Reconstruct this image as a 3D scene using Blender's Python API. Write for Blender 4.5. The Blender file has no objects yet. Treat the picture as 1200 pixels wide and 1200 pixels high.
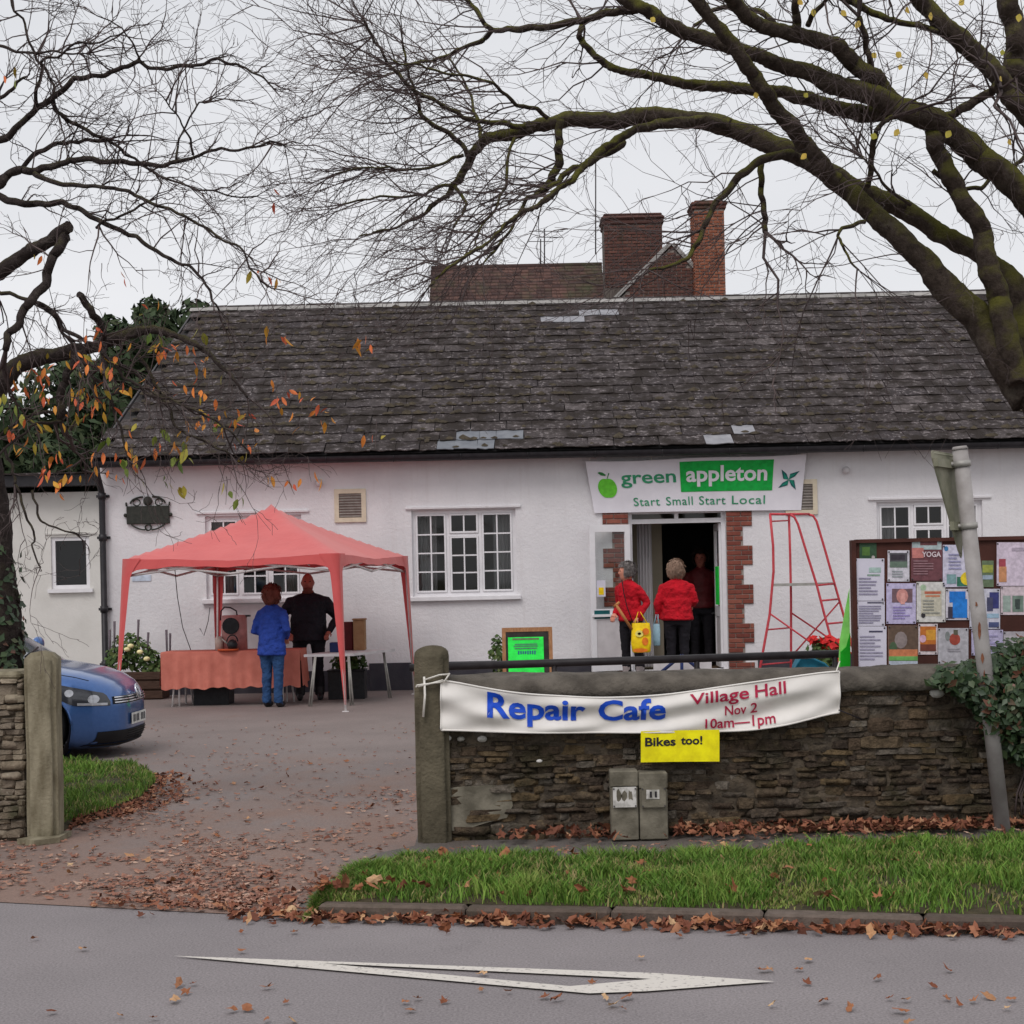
import bpy, bmesh, math, random
import numpy as np
from mathutils import Vector, Matrix, noise, kdtree

R = random.Random(11)
NR = np.random.RandomState(5)
rad = math.radians
scene = bpy.context.scene
col = scene.collection

# ------------------------------------------------------------------ camera, sky, sun, exposure
FPX, CX, CY, EYE = 1900.0, 600.0, 684.6, 1.6      # focal length and horizon in photo pixels, eye height in metres
ROLL = math.atan(0.0214)
RV = Vector((math.cos(ROLL), 0, -math.sin(ROLL)))
UV = Vector((math.sin(ROLL), 0, math.cos(ROLL)))
cam_data = bpy.data.cameras.new('camera')
cam = bpy.data.objects.new('camera', cam_data)
col.objects.link(cam)
cam.matrix_world = Matrix(((RV.x, UV.x, 0, 0), (0, 0, -1, 0), (RV.z, UV.z, 0, EYE), (0, 0, 0, 1)))
cam_data.sensor_width = 36
cam_data.lens = 36 * FPX / 1200
cam_data.shift_y = (CY - 600) / 1200
cam_data.clip_start = 0.1
cam_data.clip_end = 2000
scene.camera = cam

SUN_EL, SUN_AZ = rad(52), rad(205)                # azimuth clockwise from +Y: behind the camera, a little left
world = bpy.data.worlds.new('World')
scene.world = world
world.use_nodes = True
wn, wl = world.node_tree.nodes, world.node_tree.links
wn.clear()
w_out = wn.new('ShaderNodeOutputWorld')
w_bg = wn.new('ShaderNodeBackground'); w_bg.inputs['Strength'].default_value = 0.1
w_sky = wn.new('ShaderNodeTexSky'); w_sky.sky_type = 'NISHITA'; w_sky.sun_disc = False
w_sky.sun_elevation = SUN_EL; w_sky.sun_rotation = SUN_AZ
w_sky.air_density = 1.0; w_sky.dust_density = 4.0
w_tc = wn.new('ShaderNodeTexCoord')
w_map = wn.new('ShaderNodeMapping'); w_map.inputs['Scale'].default_value = (1.2, 1.2, 4.0)
w_noise = wn.new('ShaderNodeTexNoise'); w_noise.inputs['Scale'].default_value = 1.6; w_noise.inputs['Detail'].default_value = 4
w_ramp = wn.new('ShaderNodeValToRGB')            # an unbroken cover of cloud, hardly varied
w_ramp.color_ramp.elements[0].position = 0.3; w_ramp.color_ramp.elements[0].color = (7.75, 7.85, 8.15, 1)
w_ramp.color_ramp.elements[1].position = 0.75; w_ramp.color_ramp.elements[1].color = (9.0, 9.0, 9.25, 1)
w_mix = wn.new('ShaderNodeMixRGB'); w_mix.inputs['Fac'].default_value = 0.93
wl.new(w_tc.outputs['Generated'], w_map.inputs['Vector'])
wl.new(w_map.outputs['Vector'], w_noise.inputs['Vector'])
wl.new(w_noise.outputs['Fac'], w_ramp.inputs['Fac'])
wl.new(w_sky.outputs['Color'], w_mix.inputs['Color1'])
wl.new(w_ramp.outputs['Color'], w_mix.inputs['Color2'])
wl.new(w_mix.outputs['Color'], w_bg.inputs['Color'])
wl.new(w_bg.outputs['Background'], w_out.inputs['Surface'])

sun_data = bpy.data.lights.new('sun', 'SUN')
sun_data.energy = 1.3
sun_data.angle = rad(25)
sun_data.color = (1.0, 0.95, 0.93)
sun = bpy.data.objects.new('sun', sun_data)
col.objects.link(sun)
sun.location = (0, -10, 20)
sd = Vector((math.sin(SUN_AZ) * math.cos(SUN_EL), math.cos(SUN_AZ) * math.cos(SUN_EL), math.sin(SUN_EL)))
sun.rotation_euler = sd.to_track_quat('Z', 'Y').to_euler()

vs = scene.view_settings
vs.view_transform = 'Standard'; vs.look = 'None'; vs.exposure = 0.0; vs.gamma = 1.0; vs.use_curve_mapping = False
scene.render.engine = 'CYCLES'
scene.cycles.use_denoising = True
scene.cycles.max_bounces = 6
scene.cycles.transparent_max_bounces = 8

# ------------------------------------------------------------------ photo pixel -> direction
def ray(u, v):
    return RV * ((u - CX) / FPX) + UV * ((CY - v) / FPX) + Vector((0, 1, 0))
def P(u, v, Y):                                   # the point of that direction at depth Y
    return ray(u, v) * Y + Vector((0, 0, EYE))
def G(u, v, z=0.0):                               # the point of that direction on level ground z
    d = ray(u, v)
    return d * ((z - EYE) / d.z) + Vector((0, 0, EYE))

# ------------------------------------------------------------------ mesh building
class MB:
    def __init__(self):
        self.v, self.f, self.r, self.s, self.m = [], [], [], [], []   # vertices, faces, random per face, smooth per face, material
    def add(self, vs_, fs, rnd=0.0, smooth=False, mi=0):
        o = len(self.v)
        self.v.extend([tuple(p) for p in vs_])
        for f in fs:
            self.f.append(tuple(i + o for i in f)); self.r.append(rnd); self.s.append(smooth); self.m.append(mi)
        return self
    def box(self, c, s, rot=None, rnd=0.0, bev=0.0, mi=0):
        c = Vector(c); hx, hy, hz = s[0] / 2, s[1] / 2, s[2] / 2
        if bev <= 0:
            pts = [Vector((x, y, z)) for x in (-hx, hx) for y in (-hy, hy) for z in (-hz, hz)]
            fs = [(0, 1, 3, 2), (4, 6, 7, 5), (0, 4, 5, 1), (2, 3, 7, 6), (0, 2, 6, 4), (1, 5, 7, 3)]
        else:
            b = min(bev, hx * .9, hy * .9, hz * .9)
            bm = bmesh.new(); bmesh.ops.create_cube(bm, size=1)
            for q in bm.verts: q.co = Vector((q.co.x * s[0], q.co.y * s[1], q.co.z * s[2]))
            bmesh.ops.bevel(bm, geom=bm.edges[:], offset=b, segments=1, affect='EDGES')
            bm.verts.ensure_lookup_table()
            pts = [q.co.copy() for q in bm.verts]; fs = [[q.index for q in f.verts] for f in bm.faces]; bm.free()
        if rot is not None: pts = [rot @ p for p in pts]
        return self.add([p + c for p in pts], fs, rnd, False, mi)
    def bb(self, a, b, **k):                       # box between two corners
        a, b = Vector(a), Vector(b)
        return self.box((a + b) / 2, [abs(x) for x in (b - a)], **k)
    def tube(self, pts, rr, n=8, cap=True, rnd=0.0, smooth=True, mi=0, flat=1.0):
        pts = [Vector(p) for p in pts]
        if not hasattr(rr, '__len__'): rr = [rr] * len(pts)
        vs_, fs = [], []
        up = Vector((0.13, 0.21, 0.97)); prev = None
        for i, p in enumerate(pts):
            t = (pts[min(i + 1, len(pts) - 1)] - pts[max(i - 1, 0)])
            if t.length < 1e-9: t = Vector((0, 0, 1))
            t.normalize()
            if prev is None:
                a = t.cross(up)
                if a.length < .05: a = t.cross(Vector((1, 0, 0)))
            else: a = prev - t * prev.dot(t)
            a.normalize(); prev = a
            b = t.cross(a)
            for k in range(n):
                th = 2 * math.pi * k / n
                vs_.append(p + (a * math.cos(th) + b * math.sin(th) * flat) * rr[i])
        for i in range(len(pts) - 1):
            for k in range(n):
                k2 = (k + 1) % n
                fs.append((i * n + k, i * n + k2, (i + 1) * n + k2, (i + 1) * n + k))
        self.add(vs_, fs, rnd, smooth, mi)
        if cap:
            m = len(self.v) - len(vs_)
            self.f.append(tuple(m + k for k in reversed(range(n)))); self.r.append(rnd); self.s.append(False); self.m.append(mi)
            self.f.append(tuple(m + (len(pts) - 1) * n + k for k in range(n))); self.r.append(rnd); self.s.append(False); self.m.append(mi)
        return self
    def rings(self, rs, n=20, rnd=0.0, cap=True, mi=0, smooth=True):   # list of (centre, rx, ry) level rings
        vs_, fs = [], []
        for c, rx, ry in rs:
            for k in range(n):
                th = 2 * math.pi * k / n
                vs_.append((c[0] + rx * math.cos(th), c[1] + ry * math.sin(th), c[2]))
        for i in range(len(rs) - 1):
            for k in range(n):
                k2 = (k + 1) % n
                fs.append((i * n + k, i * n + k2, (i + 1) * n + k2, (i + 1) * n + k))
        if cap:
            fs.append(tuple(reversed(range(n)))); fs.append(tuple((len(rs) - 1) * n + k for k in range(n)))
        return self.add(vs_, fs, rnd, smooth, mi)
    def ball(self, c, r3, n=14, m=8, rnd=0.0, mi=0):
        if not hasattr(r3, '__len__'): r3 = (r3, r3, r3)
        rs = []
        for i in range(m + 1):
            ph = -math.pi / 2 + math.pi * i / m
            k = max(math.cos(ph), .02)
            rs.append(((c[0], c[1], c[2] + r3[2] * math.sin(ph)), r3[0] * k, r3[1] * k))
        return self.rings(rs, n, rnd, True, mi)
    def prism(self, poly, d, rnd=0.0, mi=0):       # 3D polygon swept by vector d
        d = Vector(d); n = len(poly)
        a = [Vector(p) for p in poly]
        fs = [tuple(reversed(range(n))), tuple(range(n, 2 * n))]
        for i in range(n):
            j = (i + 1) % n
            fs.append((i, j, n + j, n + i))
        return self.add(a + [p + d for p in a], fs, rnd, False, mi)
    def build(self, name, mat, parent=None, world_space=True):
        me = bpy.data.meshes.new(name)
        me.from_pydata(self.v, [], self.f)
        if any(self.r):
            at = me.attributes.new('rnd', 'FLOAT', 'FACE'); at.data.foreach_set('value', self.r)
        if any(self.s): me.polygons.foreach_set('use_smooth', self.s)
        mats = mat if isinstance(mat, (list, tuple)) else [mat]
        for m in mats: me.materials.append(m)
        if any(self.m): me.polygons.foreach_set('material_index', self.m)
        me.update()
        return link(name, me, parent, world_space)

def link(name, me, parent=None, world_space=True):
    o = bpy.data.objects.new(name, me)
    col.objects.link(o)
    if parent is not None:
        o.parent = parent
        if world_space and parent.parent is None and parent.type == 'EMPTY':
            o.matrix_parent_inverse = parent.matrix_basis.inverted()
    return o
def tag(o, label=None, cat=None, group=None, kind=None):
    if label: o['label'] = label
    if cat: o['category'] = cat
    if group: o['group'] = group
    if kind: o['kind'] = kind
    return o
def thing(name, label, cat, loc=(0, 0, 0), rotz=0.0, group=None):
    o = bpy.data.objects.new(name, None)
    o.empty_display_size = .2
    col.objects.link(o)
    o.location = loc; o.rotation_euler = (0, 0, rotz)
    o.matrix_basis = Matrix.Translation(Vector(loc)) @ Matrix.Rotation(rotz, 4, 'Z')
    return tag(o, label, cat, group)
def big_mesh(name, V, F, mat, rnd=None, parent=None, smooth=False):   # numpy arrays, triangles or quads of one size
    me = bpy.data.meshes.new(name)
    k = F.shape[1]
    me.vertices.add(len(V)); me.vertices.foreach_set('co', V.astype(np.float32).ravel())
    me.loops.add(F.size); me.loops.foreach_set('vertex_index', F.astype(np.int32).ravel())
    me.polygons.add(len(F)); me.polygons.foreach_set('loop_start', np.arange(0, F.size, k, dtype=np.int32))
    me.polygons.foreach_set('loop_total', np.full(len(F), k, dtype=np.int32))
    me.update(calc_edges=True)
    if rnd is not None:
        at = me.attributes.new('rnd', 'FLOAT', 'FACE'); at.data.foreach_set('value', rnd.astype(np.float32))
    if smooth: me.polygons.foreach_set('use_smooth', np.ones(len(F), dtype=bool))
    me.materials.append(mat)
    return link(name, me, parent)

# ------------------------------------------------------------------ materials
def srgb(r, g, b):
    def c(x):
        x /= 255.0
        return x / 12.92 if x <= .04045 else ((x + .055) / 1.055) ** 2.4
    return (c(r), c(g), c(b), 1)
def nodes(name):
    m = bpy.data.materials.new(name); m.use_nodes = True
    nt = m.node_tree
    return m, nt.nodes, nt.links, nt.nodes['Principled BSDF']
def noise_node(N, L, scale, detail=4, rough=.55, stretch=None):
    g = N.new('ShaderNodeNewGeometry')
    t = N.new('ShaderNodeTexNoise'); t.inputs['Scale'].default_value = scale
    t.inputs['Detail'].default_value = detail; t.inputs['Roughness'].default_value = rough
    if stretch:
        mp = N.new('ShaderNodeMapping'); mp.inputs['Scale'].default_value = stretch
        L.new(g.outputs['Position'], mp.inputs['Vector']); L.new(mp.outputs['Vector'], t.inputs['Vector'])
    else: L.new(g.outputs['Position'], t.inputs['Vector'])
    return t
def ramp_node(N, stops):
    r = N.new('ShaderNodeValToRGB'); e = r.color_ramp.elements
    while len(e) < len(stops): e.new(.5)
    for i, (p, c) in enumerate(stops):
        e[i].position = p; e[i].color = c if len(c) == 4 else (*c, 1)
    return r
def rnd_node(N, L):                                # one random number for each object or, in joined pieces, each face
    oi = N.new('ShaderNodeObjectInfo'); at = N.new('ShaderNodeAttribute'); at.attribute_name = 'rnd'
    a = N.new('ShaderNodeMath'); a.operation = 'ADD'
    L.new(oi.outputs['Random'], a.inputs[0]); L.new(at.outputs['Fac'], a.inputs[1])
    f = N.new('ShaderNodeMath'); f.operation = 'FRACT'; L.new(a.outputs[0], f.inputs[0])
    return f
def mixc(N, L, fac, a, b, mode='MIX'):
    m = N.new('ShaderNodeMixRGB'); m.blend_type = mode
    for key, x in (('Fac', fac), ('Color1', a), ('Color2', b)):
        if isinstance(x, (int, float)): m.inputs[key].default_value = x
        elif isinstance(x, tuple): m.inputs[key].default_value = x
        else: L.new(x, m.inputs[key])
    return m.outputs['Color']
def add_bump(N, L, B, height, strength=.4, dist=.01):
    b = N.new('ShaderNodeBump'); b.inputs['Strength'].default_value = strength; b.inputs['Distance'].default_value = dist
    L.new(height, b.inputs['Height']); L.new(b.outputs['Normal'], B.inputs['Normal'])
def mat(name, c1, c2=None, scale=6.0, rough=.8, bump=0.0, bscale=60.0, bdist=.004, metal=0.0, spec=.3, lo=.35, hi=.65, detail=5, coat=0.0, stretch=None, sheen=0.0):
    m, N, L, B = nodes(name)
    B.inputs['Roughness'].default_value = rough; B.inputs['Metallic'].default_value = metal
    B.inputs['Specular IOR Level'].default_value = spec
    if coat: B.inputs['Coat Weight'].default_value = coat; B.inputs['Coat Roughness'].default_value = .12
    if c2 is None:
        c2 = tuple(min(1, x * 1.18) for x in c1[:3]) + (1,); c1 = tuple(x * .85 for x in c1[:3]) + (1,)
    t = noise_node(N, L, scale, detail, stretch=stretch)
    r = ramp_node(N, [(lo, c1), (hi, c2)])
    L.new(t.outputs['Fac'], r.inputs['Fac']); L.new(r.outputs['Color'], B.inputs['Base Color'])
    if bump: add_bump(N, L, B, noise_node(N, L, bscale, 4).outputs['Fac'], bump, bdist)
    return m
def pieces_mat(name, stops, rough=.85, var=.25, vscale=25.0, bump=.5, bscale=70.0, bdist=.006, lichen=None, moss=None, spec=.25):
    """Colour per piece from a ramp, with grain, optional pale lichen and green moss on the faces that look up."""
    m, N, L, B = nodes(name)
    B.inputs['Roughness'].default_value = rough; B.inputs['Specular IOR Level'].default_value = spec
    r = ramp_node(N, stops); L.new(rnd_node(N, L).outputs[0], r.inputs['Fac'])
    g = noise_node(N, L, vscale, 6, .65)
    gr = ramp_node(N, [(.25, (1 - var,) * 3), (.75, (1 + var,) * 3)]); L.new(g.outputs['Fac'], gr.inputs['Fac'])
    c = mixc(N, L, 1.0, r.outputs['Color'], gr.outputs['Color'], 'MULTIPLY')
    if lichen:
        lc, lo, hi, sc = lichen
        t = noise_node(N, L, sc, 5, .7); k = ramp_node(N, [(lo, (0, 0, 0)), (hi, (1, 1, 1))]); L.new(t.outputs['Fac'], k.inputs['Fac'])
        c = mixc(N, L, k.outputs['Color'], c, lc)
    if moss:
        mc, lo, hi, sc = moss
        t = noise_node(N, L, sc, 4, .6); k = ramp_node(N, [(lo, (0, 0, 0)), (hi, (1, 1, 1))]); L.new(t.outputs['Fac'], k.inputs['Fac'])
        c = mixc(N, L, k.outputs['Color'], c, mc)
    L.new(c, B.inputs['Base Color'])
    if bump: add_bump(N, L, B, noise_node(N, L, bscale, 5, .65).outputs['Fac'], bump, bdist)
    return m

MT = {}
def setup_materials():
    s = srgb
    # painted roughcast with rain streaks and grime of its own
    m, N, L, B = nodes('painted_roughcast'); B.inputs['Roughness'].default_value = .9; B.inputs['Specular IOR Level'].default_value = .2
    a = noise_node(N, L, 1.4, 6, .6); ra = ramp_node(N, [(.3, (.68, .665, .685)), (.7, (.785, .77, .785))]); L.new(a.outputs['Fac'], ra.inputs['Fac'])
    st = noise_node(N, L, 1.0, 5, .6, (9, 9, .7)); rs = ramp_node(N, [(.55, (0, 0, 0)), (.85, (.35, .35, .35))]); L.new(st.outputs['Fac'], rs.inputs['Fac'])
    L.new(mixc(N, L, rs.outputs['Color'], ra.outputs['Color'], (.52, .47, .45, 1)), B.inputs['Base Color'])
    add_bump(N, L, B, noise_node(N, L, 17, 6, .72).outputs['Fac'], .6, .022); MT['wall'] = m
    MT['wall2'] = mat('painted_render', (.62, .605, .57, 1), (.70, .685, .65, 1), 2, .9, .5, 30, .01)
    MT['plinth'] = mat('black_plinth_paint', (.035, .033, .045, 1), (.055, .052, .062, 1), 4, .7, .4, 40, .008)
    MT['upvc'] = mat('white_upvc', (.74, .73, .75, 1), (.80, .79, .81, 1), 8, .4, 0, spec=.4)
    MT['cream'] = mat('cream_painted_wood', (.60, .52, .40, 1), (.68, .60, .46, 1), 10, .6)
    MT['vent_grey'] = mat('dusty_vent_mesh', (.24, .21, .19, 1), (.32, .29, .26, 1), 10, .8)
    MT['dark_metal'] = mat('black_gutter_plastic', (.018, .017, .02, 1), (.03, .028, .032, 1), 10, .45)
    MT['plaque'] = mat('dark_green_cast_iron', (.020, .022, .018, 1), (.04, .042, .034, 1), 20, .55, .4, 150, .003)
    MT['iron'] = mat('weathered_iron', (.045, .042, .045, 1), (.075, .07, .072, 1), 30, .6)
    MT['slate'] = pieces_mat('roof_slate', [(0, (.040, .032, .032)), (.35, (.058, .047, .046)), (.6, (.076, .063, .062)), (.85, (.048, .039, .041)), (1, (.115, .097, .095))],
                             .9, .5, 13, 1.0, 30, .03, ((.26, .23, .23, 1), .56, .64, 13), ((.026, .019, .016, 1), .46, .58, 3.0))
    MT['slate_new'] = mat('replacement_slate', (.22, .22, .24, 1), (.30, .30, .32, 1), 6, .6, .3, 60)
    MT['slate_blue'] = mat('blue_grey_slate', (.13, .14, .16, 1), (.18, .19, .21, 1), 6, .6, .3, 60)
    MT['ridge'] = pieces_mat('concrete_ridge', [(0, (.26, .25, .24)), (1, (.36, .345, .33))], .9, .25, 8, .6, 50, .01, ((.12, .115, .09, 1), .55, .7, 5))
    MT['moss'] = mat('roof_moss', (.038, .031, .022, 1), (.082, .066, .044, 1), 12, 1.0, .8, 90, .01)
    MT['batten'] = mat('dark_roof_felt', (.03, .028, .028, 1), (.05, .046, .046, 1), 4, .95)
    MT['brick_far'] = pieces_mat('weathered_brick', [(0, (.085, .042, .036)), (.4, (.13, .058, .045)), (.7, (.10, .048, .042)), (1, (.16, .072, .055))], .9, .3, 12, .5, 60, .008, ((.05, .045, .03, 1), .55, .7, 1.6))
    MT['brick_warm'] = pieces_mat('orange_brick', [(0, (.21, .072, .042)), (.5, (.27, .095, .055)), (1, (.33, .13, .078))], .9, .3, 14, .5, 60, .006, ((.10, .06, .045, 1), .6, .75, 3))
    MT['brick_door'] = pieces_mat('red_brick', [(0, (.16, .045, .035)), (.5, (.22, .068, .048)), (1, (.28, .10, .07))], .9, .2, 20, .5, 80, .004)
    MT['mortar'] = mat('mortar', (.24, .205, .18, 1), (.33, .29, .26, 1), 9, .95, .5, 60)
    MT['tile_far'] = pieces_mat('old_roof_tile', [(0, (.055, .033, .030)), (.5, (.085, .048, .042)), (1, (.12, .066, .054))], .95, .3, 10, .5, 50, .008, ((.07, .068, .04, 1), .5, .68, 1.2))
    MT['mortar_dark'] = mat('sooty_mortar', (.09, .075, .065, 1), (.14, .12, .105, 1), 6, .95, .5, 60)
    MT['interior'] = mat('hall_inner_wall', (.30, .26, .20, 1), (.36, .31, .24, 1), 2, .9)
    MT['interior_floor'] = mat('hall_floor', (.10, .065, .04, 1), (.14, .09, .06, 1), 3, .5)
    MT['dark_board'] = mat('near_black_sheet', (.012, .012, .014, 1), (.02, .02, .022, 1), 3, .9)
    MT['curtain'] = mat('pale_curtain', (.40, .38, .39, 1), (.52, .50, .51, 1), 30, .9, stretch=(1, 1, .05))
    # glass: clear pane that mirrors the sky by angle
    m, N, L, B = nodes('window_glass'); N.remove(B)
    tr = N.new('ShaderNodeBsdfTransparent'); tr.inputs['Color'].default_value = (.80, .83, .82, 1)
    gl = N.new('ShaderNodeBsdfGlossy'); gl.inputs['Roughness'].default_value = .03; gl.inputs['Color'].default_value = (.95, .95, .95, 1)
    fr = N.new('ShaderNodeFresnel'); fr.inputs['IOR'].default_value = 1.5
    mx = N.new('ShaderNodeMixShader'); L.new(fr.outputs[0], mx.inputs[0]); L.new(tr.outputs[0], mx.inputs[1]); L.new(gl.outputs[0], mx.inputs[2])
    L.new(mx.outputs[0], N['Material Output'].inputs['Surface']); MT['glass'] = m
    # stone
    MT['stone'] = pieces_mat('limestone_rubble', [(0, (.045, .034, .027)), (.25, (.105, .074, .050)), (.45, (.064, .049, .038)), (.6, (.155, .108, .058)), (.8, (.092, .072, .056)), (.93, (.12, .102, .082)), (1, (.22, .19, .155))],
                             .95, .65, 24, 1.0, 40, .035, ((.20, .15, .09, 1), .56, .72, 11), ((.060, .050, .030, 1), .58, .72, 3.2), .15)
    MT['stone_pale'] = pieces_mat('pale_limestone_rubble', [(0, (.15, .12, .09)), (.35, (.24, .195, .14)), (.65, (.19, .155, .12)), (1, (.32, .27, .20))],
                                  .95, .35, 18, .9, 60, .014, ((.38, .34, .27, 1), .6, .72, 14), ((.08, .075, .045, 1), .6, .72, 3), .15)
    MT['wall_core'] = mat('earthy_mortar', (.05, .04, .03, 1), (.115, .09, .064, 1), 14, 1.0, .9, 70, .015)
    MT['coping'] = mat('weathered_cement_coping', (.065, .056, .046, 1), (.135, .118, .098, 1), 7, .95, .9, 40, .015, detail=8)
    MT['post_stone'] = mat('lichened_stone_post', (.15, .128, .082, 1), (.28, .25, .175, 1), 5, .95, .7, 50, .01, detail=8, stretch=(2.5, 2.5, .8))
    MT['post_dark'] = mat('dark_mossy_stone_post', (.075, .064, .042, 1), (.145, .125, .085, 1), 6, .95, .8, 45, .012, detail=8)
    MT['concrete_box'] = mat('grey_mossy_concrete', (.105, .094, .07, 1), (.215, .195, .15, 1), 9, .9, .6, 60, .008, detail=8)
    MT['marker_plate'] = mat('worn_white_enamel', (.32, .31, .28, 1), (.62, .60, .57, 1), 14, .6, lo=.42, hi=.55, detail=8)
    MT['kerb'] = pieces_mat('old_kerb_concrete', [(0, (.088, .066, .054)), (.5, (.11, .084, .068)), (1, (.135, .106, .088))], .95, .35, 16, .8, 80, .008, ((.09, .075, .055, 1), .55, .7, 6))
    # asphalt
    def asphalt(name, a, b, stain, lo, hi, speck):
        m, N, L, B = nodes(name); B.inputs['Roughness'].default_value = .78; B.inputs['Specular IOR Level'].default_value = .35
        t = noise_node(N, L, .9, 6, .6); r = ramp_node(N, [(.3, a), (.7, b)]); L.new(t.outputs['Fac'], r.inputs['Fac'])
        t2 = noise_node(N, L, 1.7, 8, .7, (1, .55, 1)); k = ramp_node(N, [(lo, (0, 0, 0)), (hi, (.8, .8, .8))]); L.new(t2.outputs['Fac'], k.inputs['Fac'])
        c = mixc(N, L, k.outputs['Color'], r.outputs['Color'], stain)
        t3 = noise_node(N, L, 95, 3, .6); k3 = ramp_node(N, [(.3, (.6,) * 3), (.7, (1.4,) * 3)]); L.new(t3.outputs['Fac'], k3.inputs['Fac'])
        L.new(mixc(N, L, speck, c, k3.outputs['Color'], 'MULTIPLY'), B.inputs['Base Color'])
        add_bump(N, L, B, t3.outputs['Fac'], .35, .006); return m
    MT['road'] = asphalt('road_asphalt', (.195, .176, .179), (.240, .217, .220), (.14, .126, .13, 1), .60, .80, .8)
    MT['drive'] = asphalt('car_park_asphalt', (.125, .112, .115), (.165, .15, .152), (.145, .095, .072, 1), .48, .72, .8)
    MT['apron'] = asphalt('leaf_stained_asphalt', (.115, .092, .085), (.15, .122, .112), (.15, .085, .06, 1), .42, .66, .9)
    MT['path'] = asphalt('footpath_asphalt', (.105, .092, .085), (.14, .125, .115), (.11, .08, .06, 1), .5, .7, .8)
    MT['paint'] = mat('worn_road_paint', (.24, .22, .21, 1), (.60, .565, .515, 1), 45, .8, .3, 120, .003, lo=.30, hi=.44, detail=9)
    MT['soil'] = mat('damp_soil', (.035, .030, .015, 1), (.07, .055, .03, 1), 15, 1.0, .8, 50, .02)
    MT['field'] = mat('rough_ground', (.05, .06, .025, 1), (.09, .085, .04, 1), .5, 1.0)
    MT['grass'] = pieces_mat('verge_grass', [(0, (.055, .105, .016)), (.3, (.095, .20, .024)), (.62, (.15, .265, .036)), (.8, (.21, .25, .06)), (1, (.30, .225, .11))], .75, .2, 4, 0, spec=.3)
    MT['leaf_fall'] = pieces_mat('fallen_leaf', [(0, (.14, .045, .025)), (.25, (.24, .085, .04)), (.5, (.33, .14, .065)), (.72, (.20, .07, .035)), (.9, (.44, .24, .12)), (1, (.55, .38, .22))], .8, .25, 40, .3, 90, .004)
    MT['leaf_pale'] = pieces_mat('flattened_leaf', [(0, (.17, .075, .052)), (.35, (.25, .115, .08)), (.65, (.31, .16, .11)), (.9, (.38, .22, .16)), (1, (.48, .33, .25))], .85, .25, 40, 0)
    MT['leaf_dark'] = pieces_mat('damp_leaf_litter', [(0, (.11, .042, .028)), (.35, (.19, .07, .042)), (.65, (.26, .10, .056)), (.9, (.34, .155, .085)), (1, (.42, .24, .14))], .85, .25, 40, .3, 90, .004)
    MT['leaf_tree'] = pieces_mat('autumn_tree_leaf', [(0, (.30, .24, .03)), (.15, (.52, .27, .03)), (.4, (.62, .24, .035)), (.6, (.66, .19, .04)), (.8, (.62, .14, .05)), (1, (.50, .085, .045))], .6, .2, 60, 0, spec=.3)
    MT['leaf_green'] = pieces_mat('yellow_green_tree_leaf', [(0, (.10, .16, .025)), (.5, (.20, .23, .035)), (1, (.42, .32, .04))], .6, .2, 60, 0, spec=.3)
    MT['leaf_yellow'] = pieces_mat('yellow_tree_leaf', [(0, (.55, .36, .06)), (.6, (.65, .48, .10)), (1, (.35, .33, .05))], .6, .2, 60, 0)
    MT['ivy'] = pieces_mat('ivy_leaf', [(0, (.018, .040, .016)), (.5, (.035, .065, .025)), (.85, (.055, .085, .035)), (.94, (.10, .05, .03)), (1, (.16, .06, .035))], .45, .2, 30, 0, spec=.4)
    MT['conifer'] = pieces_mat('dark_evergreen', [(0, (.022, .040, .018)), (.5, (.038, .060, .026)), (1, (.060, .080, .036))], .8, .2, 5, 0)
    MT['plant'] = pieces_mat('planter_leaves', [(0, (.035, .07, .02)), (.6, (.07, .12, .035)), (1, (.12, .15, .05))], .7, .2, 20, 0)
    # bark with moss that grows on the top of the limbs
    def bark(name, a, b, moss, mlo, mhi):
        m, N, L, B = nodes(name); B.inputs['Roughness'].default_value = .95; B.inputs['Specular IOR Level'].default_value = .15
        t = noise_node(N, L, 20, 8, .75); r = ramp_node(N, [(.3, a), (.72, b)]); L.new(t.outputs['Fac'], r.inputs['Fac'])
        t5 = noise_node(N, L, 5, 6, .7); r5 = ramp_node(N, [(.55, (0, 0, 0)), (.72, (.55, .55, .55))]); L.new(t5.outputs['Fac'], r5.inputs['Fac'])
        base_c = mixc(N, L, r5.outputs['Color'], r.outputs['Color'], (.15, .135, .11, 1))
        g = N.new('ShaderNodeNewGeometry'); sx = N.new('ShaderNodeSeparateXYZ'); L.new(g.outputs['Normal'], sx.inputs[0])
        t2 = noise_node(N, L, 2.2, 5, .6)
        ad = N.new('ShaderNodeMath'); ad.operation = 'MULTIPLY_ADD'; ad.inputs[1].default_value = .28
        L.new(sx.outputs['Z'], ad.inputs[0]); L.new(t2.outputs['Fac'], ad.inputs[2])
        k = ramp_node(N, [(mlo, (0, 0, 0)), (mhi, (1, 1, 1))]); L.new(ad.outputs[0], k.inputs['Fac'])
        L.new(mixc(N, L, k.outputs['Color'], base_c, moss), B.inputs['Base Color'])
        add_bump(N, L, B, noise_node(N, L, 26, 8, .75).outputs['Fac'], 1.0, .05); return m
    MT['bark'] = bark('mossy_bark', (.036, .027, .022, 1), (.125, .096, .078, 1), (.14, .135, .03, 1), .46, .70)
    MT['bark2'] = bark('cherry_bark', (.030, .023, .022, 1), (.095, .074, .068, 1), (.095, .085, .04, 1), .58, .85)
    MT['twig'] = mat('twig_bark', (.060, .044, .044, 1), (.115, .086, .082, 1), 3, .9)
    # cloth, plastic, paint
    MT['canopy'] = mat('coral_canopy_fabric', (.66, .092, .092, 1), (.72, .112, .108, 1), 3, .7, .3, 8, .02)
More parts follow.
